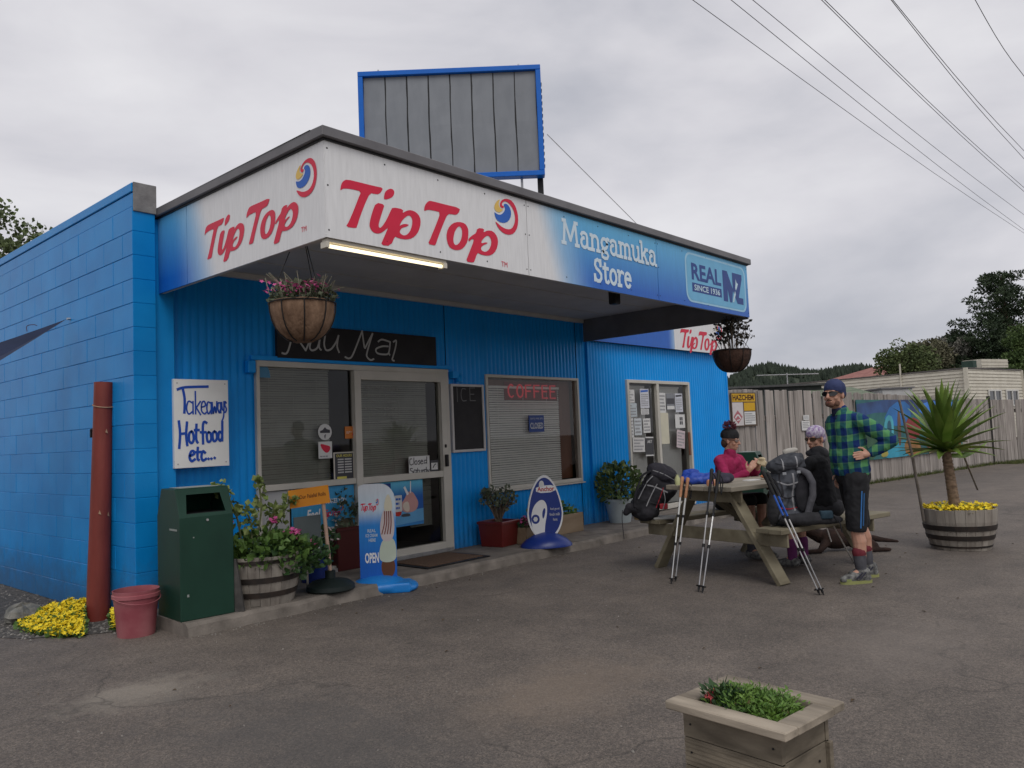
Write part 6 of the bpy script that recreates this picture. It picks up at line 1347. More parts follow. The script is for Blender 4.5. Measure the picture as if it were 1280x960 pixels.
# trekking poles: pairs leaning on the table ends
def pole(label, foot, top, grip, shaft_up, r=.008, basket=True, tipc=BLACK, group='trekking poles', cork=True):
    f_, t_ = Vector(foot), Vector(top); o = thing('trekking_pole', label, 'trekking pole', f_, 0, group); V_ = t_-f_
    P = lambda k: V_*k
    mb = MB(); mb.tube([P(.03), P(.36)], r*.75, 8); mb.build('lower_shaft', STEEL, o, smooth=True); mb = MB(); mb.tube([P(.36), P(.62)], r*.9, 8); mb.build('middle_shaft', shaft_up[0], o, smooth=True); mb = MB(); mb.tube([P(.62), P(.80)], r*1.1, 8); mb.build('upper_shaft', shaft_up[1], o, smooth=True)
    mb = MB(); mb.tube([P(0), P(.03)], [.004, .007], 6); mb.tube([P(.02), P(.05)], r*1.3, 8); mb.build('tip', BLACK, o)
    if basket: mb = MB(); d = V_.normalized(); mb.tube([P(.045), P(.050)], .026, 12); mb.build('basket', BLACK, o)
    for k in (.36, .62): mb = MB(); mb.tube([P(k-.01), P(k+.015)], r*1.7, 8); mb.build('lever_clamp', BLACK, o)
    mb = MB(); mb.tube([P(.80), P(.83), P(.88), P(.95), P(.985), P(1.0)], [r*1.4, .015, .0135, .015, .020, .012], 10); mb.build('grip', grip, o, smooth=True)
    x = V_.normalized().orthogonal(); mb = MB(); mb.tube(crom([P(.97), P(.93)+Vector((.05, -.02, -.02)), P(.82)+Vector((.05, -.02, -.03)), P(.88)+Vector((.02, -.02, 0)), P(.97)], 4), .005, 5); mb.build('wrist_loop', BLKC, o)
    return o
CORK = PM('cork_grip', (.36, .17, .09), (.46, .24, .13), 30, .8); WHT = flat('white_shaft', (.58, .58, .56), .3, .5); SIL = PM('silver_shaft', (.55, .54, .52), (.66, .65, .63), 9, .3, metal=.6); BLS = flat('blue_shaft', (.02, .10, .45), .3, .5); BLG = flat('black_grip', (.02, .02, .02), .7)
f1_, f2_ = G(840, 730), G(843, 726); tl = TP(-.02, .30, .80)
def topat(x, y, g):   # height point above the table edge the pole leans on: pixel ray cut with the vertical plane a = const of the table end
    a_ = TP(-.03, 0); n_ = Vector((math.cos(TA), math.sin(TA), 0)); d = ray(x, y); k = (a_-CAM0).dot(n_)/d.dot(n_); return CAM0+d*k
pole('cork gripped trekking pole leaning at left corner of table, left of its pair', G(839, 730), topat(853, 596, 0), CORK, (SIL, WHT)); pole('cork gripped trekking pole leaning at left corner of table, right of its pair', G(844, 727), topat(860, 597, 0), CORK, (SIL, WHT))
pole('black gripped trekking pole leaning on middle of table end, left of its pair', G(873, 740), topat(890, 586, 0), BLG, (SIL, BLG)); pole('black gripped trekking pole leaning on middle of table end, right of its pair', G(878, 741), topat(899, 588, 0), BLG, (SIL, BLG))
rt_ = TP(.35, -.88, 0); n_ = Vector((-math.sin(TA), math.cos(TA), 0))
def topb(x, y): d = ray(x, y); k = (TP(0, -.885)-CAM0).dot(n_)/d.dot(n_); return CAM0+d*k
pole('blue banded trekking pole leaning on near bench by grey backpack, left of its pair', G(1025, 744), topb(953, 588), BLG, (SIL, BLS)); pole('blue banded trekking pole leaning on near bench by grey backpack, right of its pair', G(1030, 744), topb(959, 590), BLG, (SIL, BLS))
q0, q1 = G(1067, 703), TP(1.0, -.75, .45); o = MB().tube([q0, q1], .007, 6).build('spare_pole', SIL); tag(o, 'single slim pole leaning under the bench beside the standing person', 'pole')
o = MB().tube([TP(.72, -.865, .45), TP(.75, -.88, .33)], .006, 6).build('tent_peg', SIL); tag(o, 'short silver rod hanging from the near bench edge', 'rod')
# blue jacket on the table
q = TP(.30, .14, .86); o = blob('blue_jacket', wr=.016, fq=12, prims=[('e', (-.10, .05, .05), (.14, .10, .06)), ('e', (.06, .02, .045), (.13, .10, .055)), ('c', (-.15, -.04, .035), (.1, -.08, .03), .04, .04), ('e', (-.12, .1, .09), (.09, .06, .05)), ('c', (-.05, .1, .05), (.2, .06, .04), .045, .035)], m=PM('royal_blue_nylon', (.012, .045, .30), (.03, .08, .42), 9, .5, bump=.6, bscale=16, coords='obj'), parent=None, vox=.010, it=2); o.location = q; o.rotation_euler = (0, 0, -YAW); tag(o, 'crumpled royal blue jacket lying on the table end', 'jacket')
q = TP(.36, .02, .86); o = blob('dark_gloves', [('e', (.0, 0, .06), (.10, .07, .05)), ('e', (.08, .02, .05), (.07, .06, .05)), ('c', (-.06, -.03, .03), (.06, -.05, .03), .03, .03)], cloth('dark_purple_cloth', (.03, .028, .045), (.05, .045, .07)), None, vox=.011, it=2); o.location = q; o.rotation_euler = (0, 0, -YAW); tag(o, 'dark gloves bundled on the table beside the blue jacket', 'gloves')
q = TP(1.05, -.12, .86); o = blob('orange_snack_bag', [('e', (0, 0, .025), (.13, .08, .025)), ('e', (-.09, .02, .03), (.06, .06, .02)), ('e', (.08, -.01, .035), (.07, .05, .03))], PM('foil_orange', (.50, .12, .04), (.60, .22, .08), 14, .3, bump=.8, bscale=30, coords='obj'), None, vox=.009, it=2); o.location = q; o.rotation_euler = (0, 0, -YAW); tag(o, 'crinkled orange snack packet on the picnic table', 'packet')
q = TP(.82, .0, .86); o = MB().prism(chaikin([(-.12, -.06), (.1, -.08), (.13, .05), (-.1, .08)], 2), 0, .006).build('paper_wrapper', PAPER); o.location = q; tag(o, 'flat white food wrapper on the picnic table', 'wrapper')
q = TP(.05, .28, .86); o = MB().lathe([(0, 0), (.025, 0), (.028, .06), (.012, .09), (.014, .10), (0, .10)], 12).build('small_bottle', PM('lime_plastic', (.45, .46, .22), (.52, .53, .3), 9, .4), smooth=True); o.location = q; tag(o, 'small pale green bottle on the table corner above cork poles', 'bottle')
for k in range(2):
    q = TP(.06+.05*k, -.10-.03*k, .86); o = MB().lathe([(0, 0), (.022, 0), (.026, .03), (.02, .055), (0, .06)], 12).build('salmon_fruit', PM('salmon_skin', (.52, .22, .12), (.6, .3, .18), 12, .5), smooth=True); o.location = q; tag(o, ('left' if k else 'right')+' of two small orange fruits by the pole grips on table', 'fruit')
o = blob('dark_daypack', [('e', (0, 0, .12), (.17, .14, .13)), ('e', (.1, 0, .20), (.12, .1, .08)), ('c', (-.1, -.05, .05), (.12, -.06, .05), .06, .06)], BLKP, None, vox=.013, it=3); o.location = TP(.62, -.50, .50); tag(o, 'dark daypack on the bench under the table edge behind grey backpack', 'backpack')
# dog lying behind the man: trunk, head away, tail and hind paw in view
dg_ = G(1080, 690); dogt = thing('dog', 'dark brown dog lying behind the standing person with tail showing', 'dog', (dg_.x+.1, dg_.y+.1, 0), -YAW)
DOGM = PM('brown_fur', (.016, .008, .006), (.034, .016, .011), 20, .9, bump=.6, bscale=90, coords='obj')
tx = lambda x, y: (lambda g: (Matrix.Rotation(YAW, 3, 'Z') @ (g-Vector((dg_.x+.1, dg_.y+.1, 0)))))(G(x, y))
tl0, tl1 = tx(1098, 680), tx(1120, 678)
blob('body', [('e', (-.22, .02, .14), (.20, .13, .12)), ('e', (.0, .0, .14), (.15, .13, .125)), ('c', (-.38, .05, .16), (-.50, .08, .22), .08, .06), ('e', (-.56, .08, .24), (.085, .06, .06)), ('c', (-.60, .08, .23), (-.68, .09, .20), .04, .028), ('c', (-.55, .03, .28), (-.54, .0, .22), .022, .018), ('c', (-.55, .13, .28), (-.54, .16, .22), .022, .018),
   ('c', (.02, -.06, .12), (.12, -.14, .06), .085, .05), ('c', (.12, -.14, .06), (.0, -.17, .035), .045, .032), ('c', (.0, -.17, .03), (.20, -.18, .025), .030, .024), ('c', (.20, -.18, .025), (.27, -.18, .022), .026, .02), ('c', (-.36, -.04, .10), (-.46, -.14, .035), .05, .03), ('c', (-.46, -.14, .03), (-.60, -.15, .025), .028, .024),
   ('c', (.10, .0, .14), (.24, -.02, .11), .04, .032), ('c', (.24, -.02, .11), (.42, -.05, .085), .030, .016)], DOGM, dogt, vox=.011, it=3)
# ============================================================ HANGING BASKETS
COIR = PM('coir_liner', (.13, .075, .045), (.24, .15, .095), 16, .95, bump=.9, bscale=60, stretch=(1, 1, .4)); COIRD = PM('dark_coir_liner', (.035, .018, .012), (.07, .035, .024), 16, .95, bump=.9, bscale=60)
def basket(label, c, r, dp, top, liner, rg, pink, name='hanging_basket'):
    c = Vector(c); t = thing(name, label, 'hanging basket', c, 0, 'hanging baskets'); n = 26; mb = MB()
    prof = [(r*math.sin(PI/2*k/7)**.8 if k else 0, -dp*math.cos(PI/2*k/7)) for k in range(8)]; vs = []
    mb.lathe(prof+[(r*.97, .015), (r*.88, .0), (r*.8, -.03), (0, -.03)], n); mb.v = [(x*rg.uniform(.985, 1.015), y*rg.uniform(.985, 1.015), z+rg.uniform(-.004, .004)) for x, y, z in mb.v]; mb.build('liner', liner, t, smooth=True)
    for k in range(9):
        a = 2*PI*k/9; mb = MB(); mb.tube([((pr+.006)*math.cos(a), (pr+.006)*math.sin(a), pz) for pr, pz in prof[1:]]+[((r+.006)*math.cos(a), (r+.006)*math.sin(a), .01)], .0045, 5); mb.build('wire', BLACK, t)
    mb = MB(); mb.tube([((r+.006)*math.cos(a), (r+.006)*math.sin(a), .005) for a in np.linspace(0, 2*PI, 25)], .005, 5, cap=False); mb.build('rim_wire', BLACK, t)
    tp = Vector(top)-c
    for k in range(3):
        a = 2*PI*k/3+.5; mb = MB(); mb.tube([(r*math.cos(a), r*math.sin(a), .01), tp], .0035, 5); mb.build('chain', BLACK, t)
    mb = MB(); mb.tube(crom([tp+Vector((0, 0, .06)), tp+Vector((.012, 0, .02)), tp, tp+Vector((-.012, 0, .012))], 4), .005, 5); mb.build('hook', BLACK, t)
    return t
rg = random.Random(31)
c1_ = PD(378, 381, 5.55); basket('coir hanging basket of pink flowers under the canopy corner', c1_, .225, .27, (c1_.x+.02, c1_.y+.02, 2.98), COIR, rg, True)
t = thing('basket_flowers', 'pink flowers and wispy stems in the basket near the lamp', 'flowers', c1_); mb = MB(); leafmesh(mb, (0, 0, .05), (.22, .22, .10), 900, .036, rg, shell=.1); mb.build('leaves', GRN[3], t)
pts = [(rg.gauss(-.06, .09), rg.gauss(-.05, .1), .10+rg.gauss(0, .022)) for _ in range(130)]; mb = flowers(MB(), pts, .019, rg); mb.build('blooms', PINK, t, kind='stuff')
mb = flowers(MB(), [(rg.gauss(.12, .05), rg.gauss(-.03, .1), .09+rg.gauss(0, .03)) for _ in range(40)], .018, rg); mb.build('blooms', PM('petal_faded', (.42, .24, .28), (.5, .36, .36), 20, .7), t, kind='stuff')
mb = MB()
for k in range(60):
    a = rg.random()*2*PI; r = rg.uniform(.05, .2); b0 = Vector((r*math.cos(a), r*math.sin(a), .03)); mb.tube([b0, b0+Vector((math.cos(a)*.03, math.sin(a)*.03, rg.uniform(.05, .11))), b0+Vector((math.cos(a)*rg.uniform(.04, .12), math.sin(a)*rg.uniform(.04, .12), rg.uniform(.08, .17)))], .003, 4)
mb.build('dry_stems', PM('pale_stem', (.24, .23, .16), (.34, .33, .25), 20, .8), t)
c2_ = PD(915, 439, 9.95); basket('dark hanging basket at the right end of the canopy', c2_, .235, .27, (c2_.x-.1, c2_.y, 2.735), COIRD, rg, False)
t = thing('wilted_plant', 'dark scraggly plant in the basket at the canopy right end', 'plant', c2_); mb = MB(); ml = MB()
for k in range(30):
    a = rg.random()*2*PI; r = rg.uniform(.0, .17); b0 = Vector((r*math.cos(a), r*math.sin(a), .0)); tp = b0+Vector((math.cos(a)*rg.uniform(.02, .1), math.sin(a)*rg.uniform(.02, .1), rg.uniform(.10, .34))); mb.tube([b0, (b0+tp)/2, tp], .004, 4); leafmesh(ml, tp, (.04, .04, .06), 14, .045, rg, shell=.0)
mb.build('stems', BARK, t); ml.build('leaves', PM('leaf_bronze', (.030, .028, .020), (.06, .05, .034), 14, .6), t)
# ============================================================ SHADE SAIL at the left edge
tip = PX(88, 399, 2.755)-Vector((.03, 0, 0)); A = PD(-160, 475, 6.1); B = PD(-160, 545, 5.3)
mb = MB(); n = 10; vs = []
for i in range(n+1):
    t_ = i/n; p = tip+(A-tip)*t_; q = tip+(B-tip)*t_; sag = .06*math.sin(PI*t_)
    vs += [p-Vector((0, 0, sag*.4)), (p+q)/2-Vector((0, 0, sag*1.1)), q-Vector((0, 0, sag*.2))]
mb.add(vs, [(i*3+j, i*3+j+1, (i+1)*3+j+1, (i+1)*3+j) for i in range(n) for j in range(2)])
sail = thing('shade_sail', 'dark navy shade sail corner tied to the block wall', 'shade sail', tip); mb.build('fabric', PM('sail_cloth', (.008, .016, .045), (.012, .022, .06), 6, .8), sail, world=True)
mb = MB(); mb.tube([tip, tip+Vector((.03, 0, .004))], .012, 8); mb.build('eye_bolt', STEEL, sail, world=True)
mb = MB(); q = tip+(A-tip)*.24; mb.tube(crom([q, q+Vector((.0, 0, .05)), q-Vector((_r.x, _r.y, 0))*-.06+Vector((0, 0, .06)), q+Vector((_r.x, _r.y, 0))*.09+Vector((0, 0, .05))], 4), .004, 5); mb.build('loose_cord', PM('cord_purple', (.06, .05, .10), (.08, .07, .13), 9, .7), sail, world=True)
# ============================================================ FOREGROUND PLANTER BOX
PLW = PM('planter_timber', (.15, .125, .095), (.37, .315, .245), 9, .85, bump=.6, bscale=26, rnd=.10, stretch=(1, .2, 1), coords='obj'); PLD = PM('planter_boards', (.085, .07, .05), (.25, .21, .155), 9, .85, bump=.6, bscale=26, rnd=.12, stretch=(.3, .3, 1), coords='obj')
zr = .42; C_ = [G(837, 873, zr), G(905, 845, zr), G(1052, 873, zr), G(985, 922, zr)]
ctr = sum(C_, Vector())/4; ctr.z = 0
ey = ((C_[0]-C_[3])+(C_[1]-C_[2])).normalized(); ang = math.atan2(ey.y, ey.x)-PI/2
hx = ((C_[1]-C_[0]).length+(C_[2]-C_[3]).length)/4; hy = ((C_[0]-C_[3]).length+(C_[1]-C_[2]).length)/4
pb = thing('planter_box', 'square timber planter box with wide rim boards in the foreground', 'planter', ctr, ang)
rw = .078; th = .03
MB().box((-hx, -hy, zr-th), (-hx+rw, hy, zr)).build('rim_board', PLW, pb, bevel=.004); MB().box((hx-rw, -hy+.002, zr-th+.001), (hx, hy, zr+.001)).build('rim_board', PLW, pb, bevel=.004)
for s in (-1, 1): MB().box((-hx+rw+.003, s*hy-(rw if s > 0 else 0), zr-th-.001), (hx-rw-.003, s*hy+(0 if s > 0 else rw), zr-.001)).build('rim_board', PLW, pb, bevel=.004)
ix, iy = hx-.045, hy-.045
for k in range(4):
    z1_ = zr-th-.002-k*.098; z0_ = z1_-.094
    for s in (-1, 1):
        mb = MB()
        if k == 0: mb.box((min(s*ix, s*(ix-.022)), -iy, z0_), (max(s*ix, s*(ix-.022)), iy, z1_))
        else:
            for g in range(12): zz = z0_+(z1_-z0_)*g/12; d_ = .0025 if g % 2 else 0; mb.box((min(s*(ix-d_), s*(ix-.022)), -iy, zz), (max(s*(ix-d_), s*(ix-.022)), iy, zz+(z1_-z0_)/12))
        mb.build('side_board', PLD, pb)
        mb = MB(); mb.box((-ix+.023, min(s*(iy-.002), s*(iy-.022)), z0_), (ix-.023, max(s*(iy-.002), s*(iy-.022)), z1_)); mb.build('side_board', PLD, pb, bevel=.002)
    if k:
        for sx_ in (-1, 1): MB().box((min(sx_*(ix+.004), sx_*(ix-.02)), -iy-.012, z0_-.002), (max(sx_*(ix+.004), sx_*(ix-.02)), -iy+.03, z1_)).build('corner_cleat', PLD, pb, bevel=.002)
mb = MB()
for y in (-iy+.03, iy-.03):
    for k in range(3): mb.tube([(-ix-.0, y, zr-th-.05-k*.098), (-ix-.003, y, zr-th-.05-k*.098)], .004, 6)
for k in range(2): mb.tube([(0.08*(k*2-1), -iy, zr-th-.15), (.08*(k*2-1), -iy-.003, zr-th-.15)], .005, 6)
mb.build('nail', BLACK, pb)
MB().box((-ix+.02, -iy+.02, .02), (ix-.02, iy-.02, zr-.075)).build('soil', SOIL, pb)
mb = MB(); rg = random.Random(8)
gt = thing('ground_cover_plant', 'dense bright green ground cover growing in the planter box', 'plant', (ctr.x, ctr.y, zr-.07), ang)
wx, wy = hx-rw-.02, hy-rw-.02
for k in range(3600):
    x, y = rg.uniform(-wx*.9, wx*.95), rg.uniform(-wy*.92, wy*.8); e = min(1, 2.2*min(wx-abs(x), wy-abs(y))/.1+.25); h = rg.uniform(.05, .12)*e; b0 = Vector((x, y, 0)); d = Vector((rg.gauss(0, .4), rg.gauss(0, .4), 1)).normalized(); s_ = d.orthogonal().normalized()*.004
    for q in range(3):
        p = b0+d*h*(q/2.2); dd = (d+Vector((rg.gauss(0, .8), rg.gauss(0, .8), rg.gauss(0, .4)))).normalized(); l = rg.uniform(.014, .030); sd_ = dd.orthogonal().normalized()*l*.16; mb.add([p, p+dd*l*.5+sd_, p+dd*l, p+dd*l*.5-sd_], [(0, 1, 2, 3)])
mb.build('foliage', PM('cover_green', (.035, .10, .012), (.15, .26, .04), 16, .55, lo=.3, hi=.7), gt, kind='stuff')
mb = MB(); leafmesh(mb, (0, 0, .04), (wx*.95, wy*.95, .04), 160, .02, rg, shell=0); mb.build('dead_leaves', PM('dead_leaf', (.14, .10, .05), (.22, .17, .08), 30, .8), gt, kind='stuff')
mb = MB()
for k in range(260):
    x, y = rg.uniform(-wx, -wx*.1), rg.uniform(wy*.1, wy); p = Vector((x, y, rg.uniform(.04, .10))); d = Vector((rg.gauss(0, .5), rg.gauss(0, .5), .8)).normalized(); l = rg.uniform(.025, .055); s_ = d.orthogonal().normalized()*l*.18; mb.add([p, p+d*l*.5+s_, p+d*l, p+d*l*.5-s_], [(0, 1, 2, 3)])
mb.build('leaves', GRN[1], gt)
pz_ = (Matrix.Rotation(-ang, 3, 'Z') @ (G(888, 868, zr+.02)-ctr)); mb = flowers(MB(), [(pz_.x+rg.gauss(0, .008), pz_.y+rg.gauss(0, .008), .085+rg.gauss(0, .006)) for _ in range(9)], .014, rg); mb.tube([(pz_.x, pz_.y, 0), (pz_.x, pz_.y, .085)], .003, 5); mb.build('red_flower', PM('petal_coral', (.50, .06, .07), (.6, .14, .14), 20, .6), gt)
# ============================================================ YUCCA IN A HALF BARREL
yb = Vector((9.60, 2.18, 0)); yt = thing('barrel_tub', 'half wine barrel with black hoops standing on the car park', 'planter', yb); half_barrel(yt, .285, .370, .43, [(.03, .02), (.11, .05), (.21, .055)], n=24)
mb = MB(); q = Matrix.Rotation(0, 3, 'Z') @ Vector((_r0.x, _r0.y, 0)); mb.bar(q*.372+Vector((0, 0, .40)), q*.385+Vector((0, 0, .22)), .035, .012); mb.build('handle', BLACK, yt, bevel=.004)
t = thing('yellow_bedding', 'bright yellow flowers filling the barrel under the yucca', 'flowers', yb+Vector((0, 0, .36))); rg = random.Random(77); pts = []
for k in range(520):
    a = rg.random()*2*PI; r = .355*math.sqrt(rg.random()); pts.append((r*math.cos(a), r*math.sin(a), .06+rg.uniform(-.015, .05)))
mb = flowers(MB(), pts, .026, rg); mb.build('blooms', YFL, t, kind='stuff'); mb = MB(); leafmesh(mb, (0, 0, .03), (.33, .33, .05), 300, .05, rg, shell=0); mb.build('leaves', GRN[2], t, kind='stuff')
yu = thing('yucca', 'spiky yucca with ringed trunk growing in the half barrel', 'yucca', yb+Vector((-.02, .02, .36)))
tr = []; k_ = Vector((-_r0.x, -_r0.y, 0))*.06
mb = MB(); rs = []
for i in range(41):
    t_ = i/40; tr.append(Vector((0, 0, .74*t_))+k_*t_); rs.append((.058-.012*t_)*(1.07 if i % 2 else .93))
mb.tube(tr, rs, 14); mb.build('trunk', PM('ringed_trunk', (.13, .085, .055), (.30, .21, .14), 18, .9, bump=.8, bscale=70, stretch=(1, 1, 2.5)), yu, smooth=True)
ml = MB(); n = 8; vs = []
for i in range(n+1):
    t_ = i/n; w = .058*(.55+.9*t_ if t_ < .35 else .87*(1-(t_-.35)/.65)**.75+.02); bend = -.06*t_*t_; vs += [(-w, bend+.35*w, t_), (0, bend, t_), (w, bend+.35*w, t_)]
ml.add(vs, [(i*3+j, i*3+j+1, (i+1)*3+j+1, (i+1)*3+j) for i in range(n) for j in range(2)])
YL1 = PM('yucca_leaf', (.10, .18, .025), (.19, .28, .055), 5, .42, rnd=.38, spec=.5)
o = ml.build('leaf', YL1, yu, smooth=True); lme = o.data; top = tr[-1]; first = True
for k in range(74):
    el = 88-92*(k/74)**1.25+rg.gauss(0, 4); az = k*137.5+rg.gauss(0, 8); L_ = rg.uniform(.60, .76)*(1 if el > 38 else .84 if el > 12 else .7)
    d = Vector((math.cos(R_(el))*math.cos(R_(az)), math.cos(R_(el))*math.sin(R_(az)), math.sin(R_(el))))
    out = Vector((math.cos(R_(az)), math.sin(R_(az)), 0)); yv = (out-d*out.dot(d)); yv = yv.normalized() if yv.length > 1e-3 else Vector((0, 1, 0)); yv = -yv if True else yv
    xv = yv.cross(d); M = Matrix((xv, yv, d)).transposed().to_euler(); pos = top+Vector((0, 0, .03-.11*(k/74)))+out*.02
    if first: o.location = pos; o.rotation_euler = M; o.scale = (1, 1, L_); first = False
    else: piece('leaf', lme, yu, pos, M, (rg.uniform(.85, 1.15), rg.uniform(.6, 2.2)*(1 if el > 0 else 2), L_))
b0 = yb+Vector((-_r0.x, -_r0.y, 0))*.38+Vector((0, 0, .30)); dpt = (b0-CAM0).dot(_f); o = MB().tube([b0, PD(1140, 568, dpt-.05), PD(1124, 500, dpt-.1)], [.016, .015, .013], 8).build('garden_stake', PM('grey_stake', (.13, .11, .09), (.2, .175, .15), 14, .85), smooth=True); tag(o, 'long grey stake leaning out of the barrel left of the yucca', 'stake')
o = MB().tube([PD(1203, 566, dpt+.15), PD(1222, 612, dpt+.5)], .010, 6).build('garden_cane', MATS['grey_stake']); tag(o, 'short cane slanting down behind the yucca trunk', 'cane')
# ============================================================ FENCE, MURAL, NOTICES
FP = [Vector((13.70, 6.98, 0)), Vector((16.9, 6.2, 0)), Vector((26.7, 5.04, 0))]; e_ = G(1280, 577); FP.append(FP[2]+(Vector((e_.x, e_.y, 0))-FP[2])*2.2)
FNW = PM('fence_paling', (.22, .195, .175), (.36, .325, .295), 5, .85, bump=.5, bscale=30, rnd=.20, stretch=(3, 3, .25)); fen = thing('paling_fence', 'tall weathered grey paling fence along the back of the car park', 'fence', FP[0])
def onfence(x, y, i):
    a, b = FP[i], FP[i+1]; d0 = (b-a).normalized(); n_ = Vector((d0.y, -d0.x, 0)); d = ray(x, y); k = (a-CAM0).dot(n_)/d.dot(n_); return CAM0+d*k
rg = random.Random(13); tmp = MB().box((-.072, -.009, 0), (.072, .009, 1)); o = tmp.build('paling', FNW, None, bevel=.003); pme = o.data; bpy.data.objects.remove(o)
hts = [(2.10, 2.06), (2.06, 1.88), (1.86, 1.84)]
for i in range(3):
    a, b = FP[i], FP[i+1]; l = (b-a).length; d0 = (b-a)/l; n_ = Vector((d0.y, -d0.x, 0)); az = math.atan2(d0.y, d0.x); n = int(l/.152)
    for k in range(n):
        s_ = (k+.5)/n; h = hts[i][0]+(hts[i][1]-hts[i][0])*s_+rg.uniform(-.014, .014)
        piece('paling', pme, fen, a+d0*l*s_+n_*rg.uniform(0, .012)-FP[0]+Vector((0, 0, .02)), (rg.gauss(0, .006), rg.gauss(0, .008), az), (1+rg.uniform(-.04, .01), 1, h))
    for z in (.35, 1.55): MB().bar(a-n_*.05+Vector((0, 0, z)), b-n_*.05+Vector((0, 0, z)), .05, .1).build('rail', FNW, fen, world=True)
MB().bar(FP[2]+Vector((0, 0, 0)), FP[2]+Vector((0, 0, 2.0)), .09, .09).build('post', PM('dark_post', (.03, .028, .026), (.05, .046, .042), 9, .9), fen, world=True)
GRASS = PM('verge_grass', (.045, .065, .016), (.11, .12, .035), 9, .8)
mb = MB()
for k in range(5200):
    i = 1 if rg.random() < .45 else 2; a, b = FP[i], FP[i+1]; s_ = rg.random(); d0 = (b-a).normalized(); n_ = Vector((d0.y, -d0.x, 0)); p = a+(b-a)*s_+n_*abs(rg.gauss(0, .07 if i == 1 else .35))
    h = rg.uniform(.03, .12); x = Vector((rg.gauss(0, 1), rg.gauss(0, 1), 0)).normalized()*.008; tp = p+Vector((rg.gauss(0, .03), rg.gauss(0, .03), h)); mb.add([p-x, p+x, tp], [(0, 1, 2)])
tag(mb.build('verge_grass', GRASS), 'thin strip of grass and moss at the fence foot', 'grass', kind='stuff')
# hazard sign
d0 = (FP[1]-FP[0]).normalized(); n_ = Vector((d0.y, -d0.x, 0)); a = onfence(911.5, 512, 0); b = onfence(943, 512, 0); zt_, zb_ = onfence(927, 491, 0).z, onfence(927, 533, 0).z
f0 = frame(Vector((a.x, a.y, zb_))+n_*.04, d0, (0, 0, 1), n_); w = (b-a).length; h = zt_-zb_
t = thing('hazchem_sign', 'yellow and white hazchem warning sign on the fence beside the store', 'sign', Vector((a.x, a.y, zb_))); HY = flat('hazard_yellow', (.62, .36, .02))
MB().prism([(0, 0), (w, 0), (w, h), (0, h)], 0, .012, f0).build('board', flat('dark_edge_board', (.10, .07, .05)), t, world=True); f1 = lambda u, v, q=0.: f0(u, v, q+.012)
R4 = lambda u0, v0, u1, v1, m, nm, q=.001: MB().fill([[(w*u0, h*v0), (w*u1, h*v0), (w*u1, h*v1), (w*u0, h*v1)]], f1, q).build(nm, m, t, world=True)
R4(.04, .73, .96, .97, HY, 'heading_panel'); text_fit('lettering', 'HAZCHEM', f1, w*.07, h*.77, w*.90, h*.94, flat('hazard_ink', (.06, .02, .01)), t, bold=.03, w=.003); R4(.04, .03, .46, .71, flat('sign_cream', (.60, .56, .55)), 'left_panel'); R4(.50, .46, .94, .70, HY, 'yellow_panel'); R4(.50, .05, .94, .43, PAPER, 'text_panel')
mb = MB(); mb.fill([[(w*.24, h*.08), (w*.42, h*.28), (w*.24, h*.48), (w*.06, h*.28)]], f1, .002); mb.build('hazard_diamond', flat('diamond_red', (.42, .14, .16)), t, world=True); mb = MB(); mb.stroke([(w*.14, h*.26), (w*.24, h*.34), (w*.34, h*.24)], .03, f1, .003); mb.stroke([(w*.2, h*.18), (w*.3, h*.2)], .02, f1, .0031); mb.build('hazard_mark', PAPER, t, world=True)
lines(t, lambda u, v, q=0.: f1(u, v, q+.001), w*.53, w*.92, h*.08, h*.40, 5, GINK, rg)
def fnotice(x0, y0, x1, y1, m, name, lab, cat='notice', i=0, off=.035):
    a, b = onfence(x0, (y0+y1)/2, i), onfence(x1, (y0+y1)/2, i); zt_, zb_ = onfence((x0+x1)/2, y0, i).z, onfence((x0+x1)/2, y1, i).z; dd = (FP[i+1]-FP[i]).normalized(); nn = Vector((dd.y, -dd.x, 0)); ff_ = frame(Vector((a.x, a.y, zb_))+nn*off, dd, (0, 0, 1), nn); w, h = (b-a).length, zt_-zb_
    t = thing(name, lab, cat, Vector((a.x, a.y, zb_))); MB().prism([(0, 0), (w, 0), (w, h), (0, h)], 0, .012, ff_).build('sheet', m, t, world=True); return t, (lambda u, v, q=0.: ff_(u, v, q+.012)), w, h
for bx_ in ((1002, 519, 1009, 525), (1000, 526, 1010, 538)):
    i_ = 0 if onfence(1005, 525, 0).x < 16.9 else 1
    t, f, w, h = fnotice(*bx_, PAPER, 'fence_notice', 'small upper white notice on the fence' if bx_[0] == 1002 else 'larger lower white notice on the fence', i=i_); lines(t, f, w*.1, w*.9, h*.2, h*.9, 4, GINK, rg)
# mural, painted panel by panel
MU = [(1066, 496), (1196, 503), (1196, 566), (1066, 573)]
P4 = [onfence(x, y, 1) for x, y in MU]; dd = (FP[2]-FP[1]).normalized(); nn = Vector((dd.y, -dd.x, 0)); zt_ = (P4[0].z+P4[1].z)/2; zb_ = (P4[2].z+P4[3].z)/2
ff_ = frame(Vector((P4[0].x, P4[0].y, zb_))+nn*.05, dd, (0, 0, 1), nn); w = (P4[1]-P4[0]).length; h = zt_-zb_
t = thing('painted_mural', 'long colourful painted mural board fixed on the fence', 'mural', Vector((P4[0].x, P4[0].y, zb_)))
npan = 4
for k in range(npan): MB().prism([(w*k/npan+.004, 0), (w*(k+1)/npan-.004, 0), (w*(k+1)/npan-.004, h), (w*k/npan+.004, h)], 0, .015, ff_).build('panel', PM('mural_ground', (.012, .10, .12), (.03, .16, .15), 3, .5), t, world=True)
f1 = lambda u, v, q=0.: ff_(u, v, q+.015)
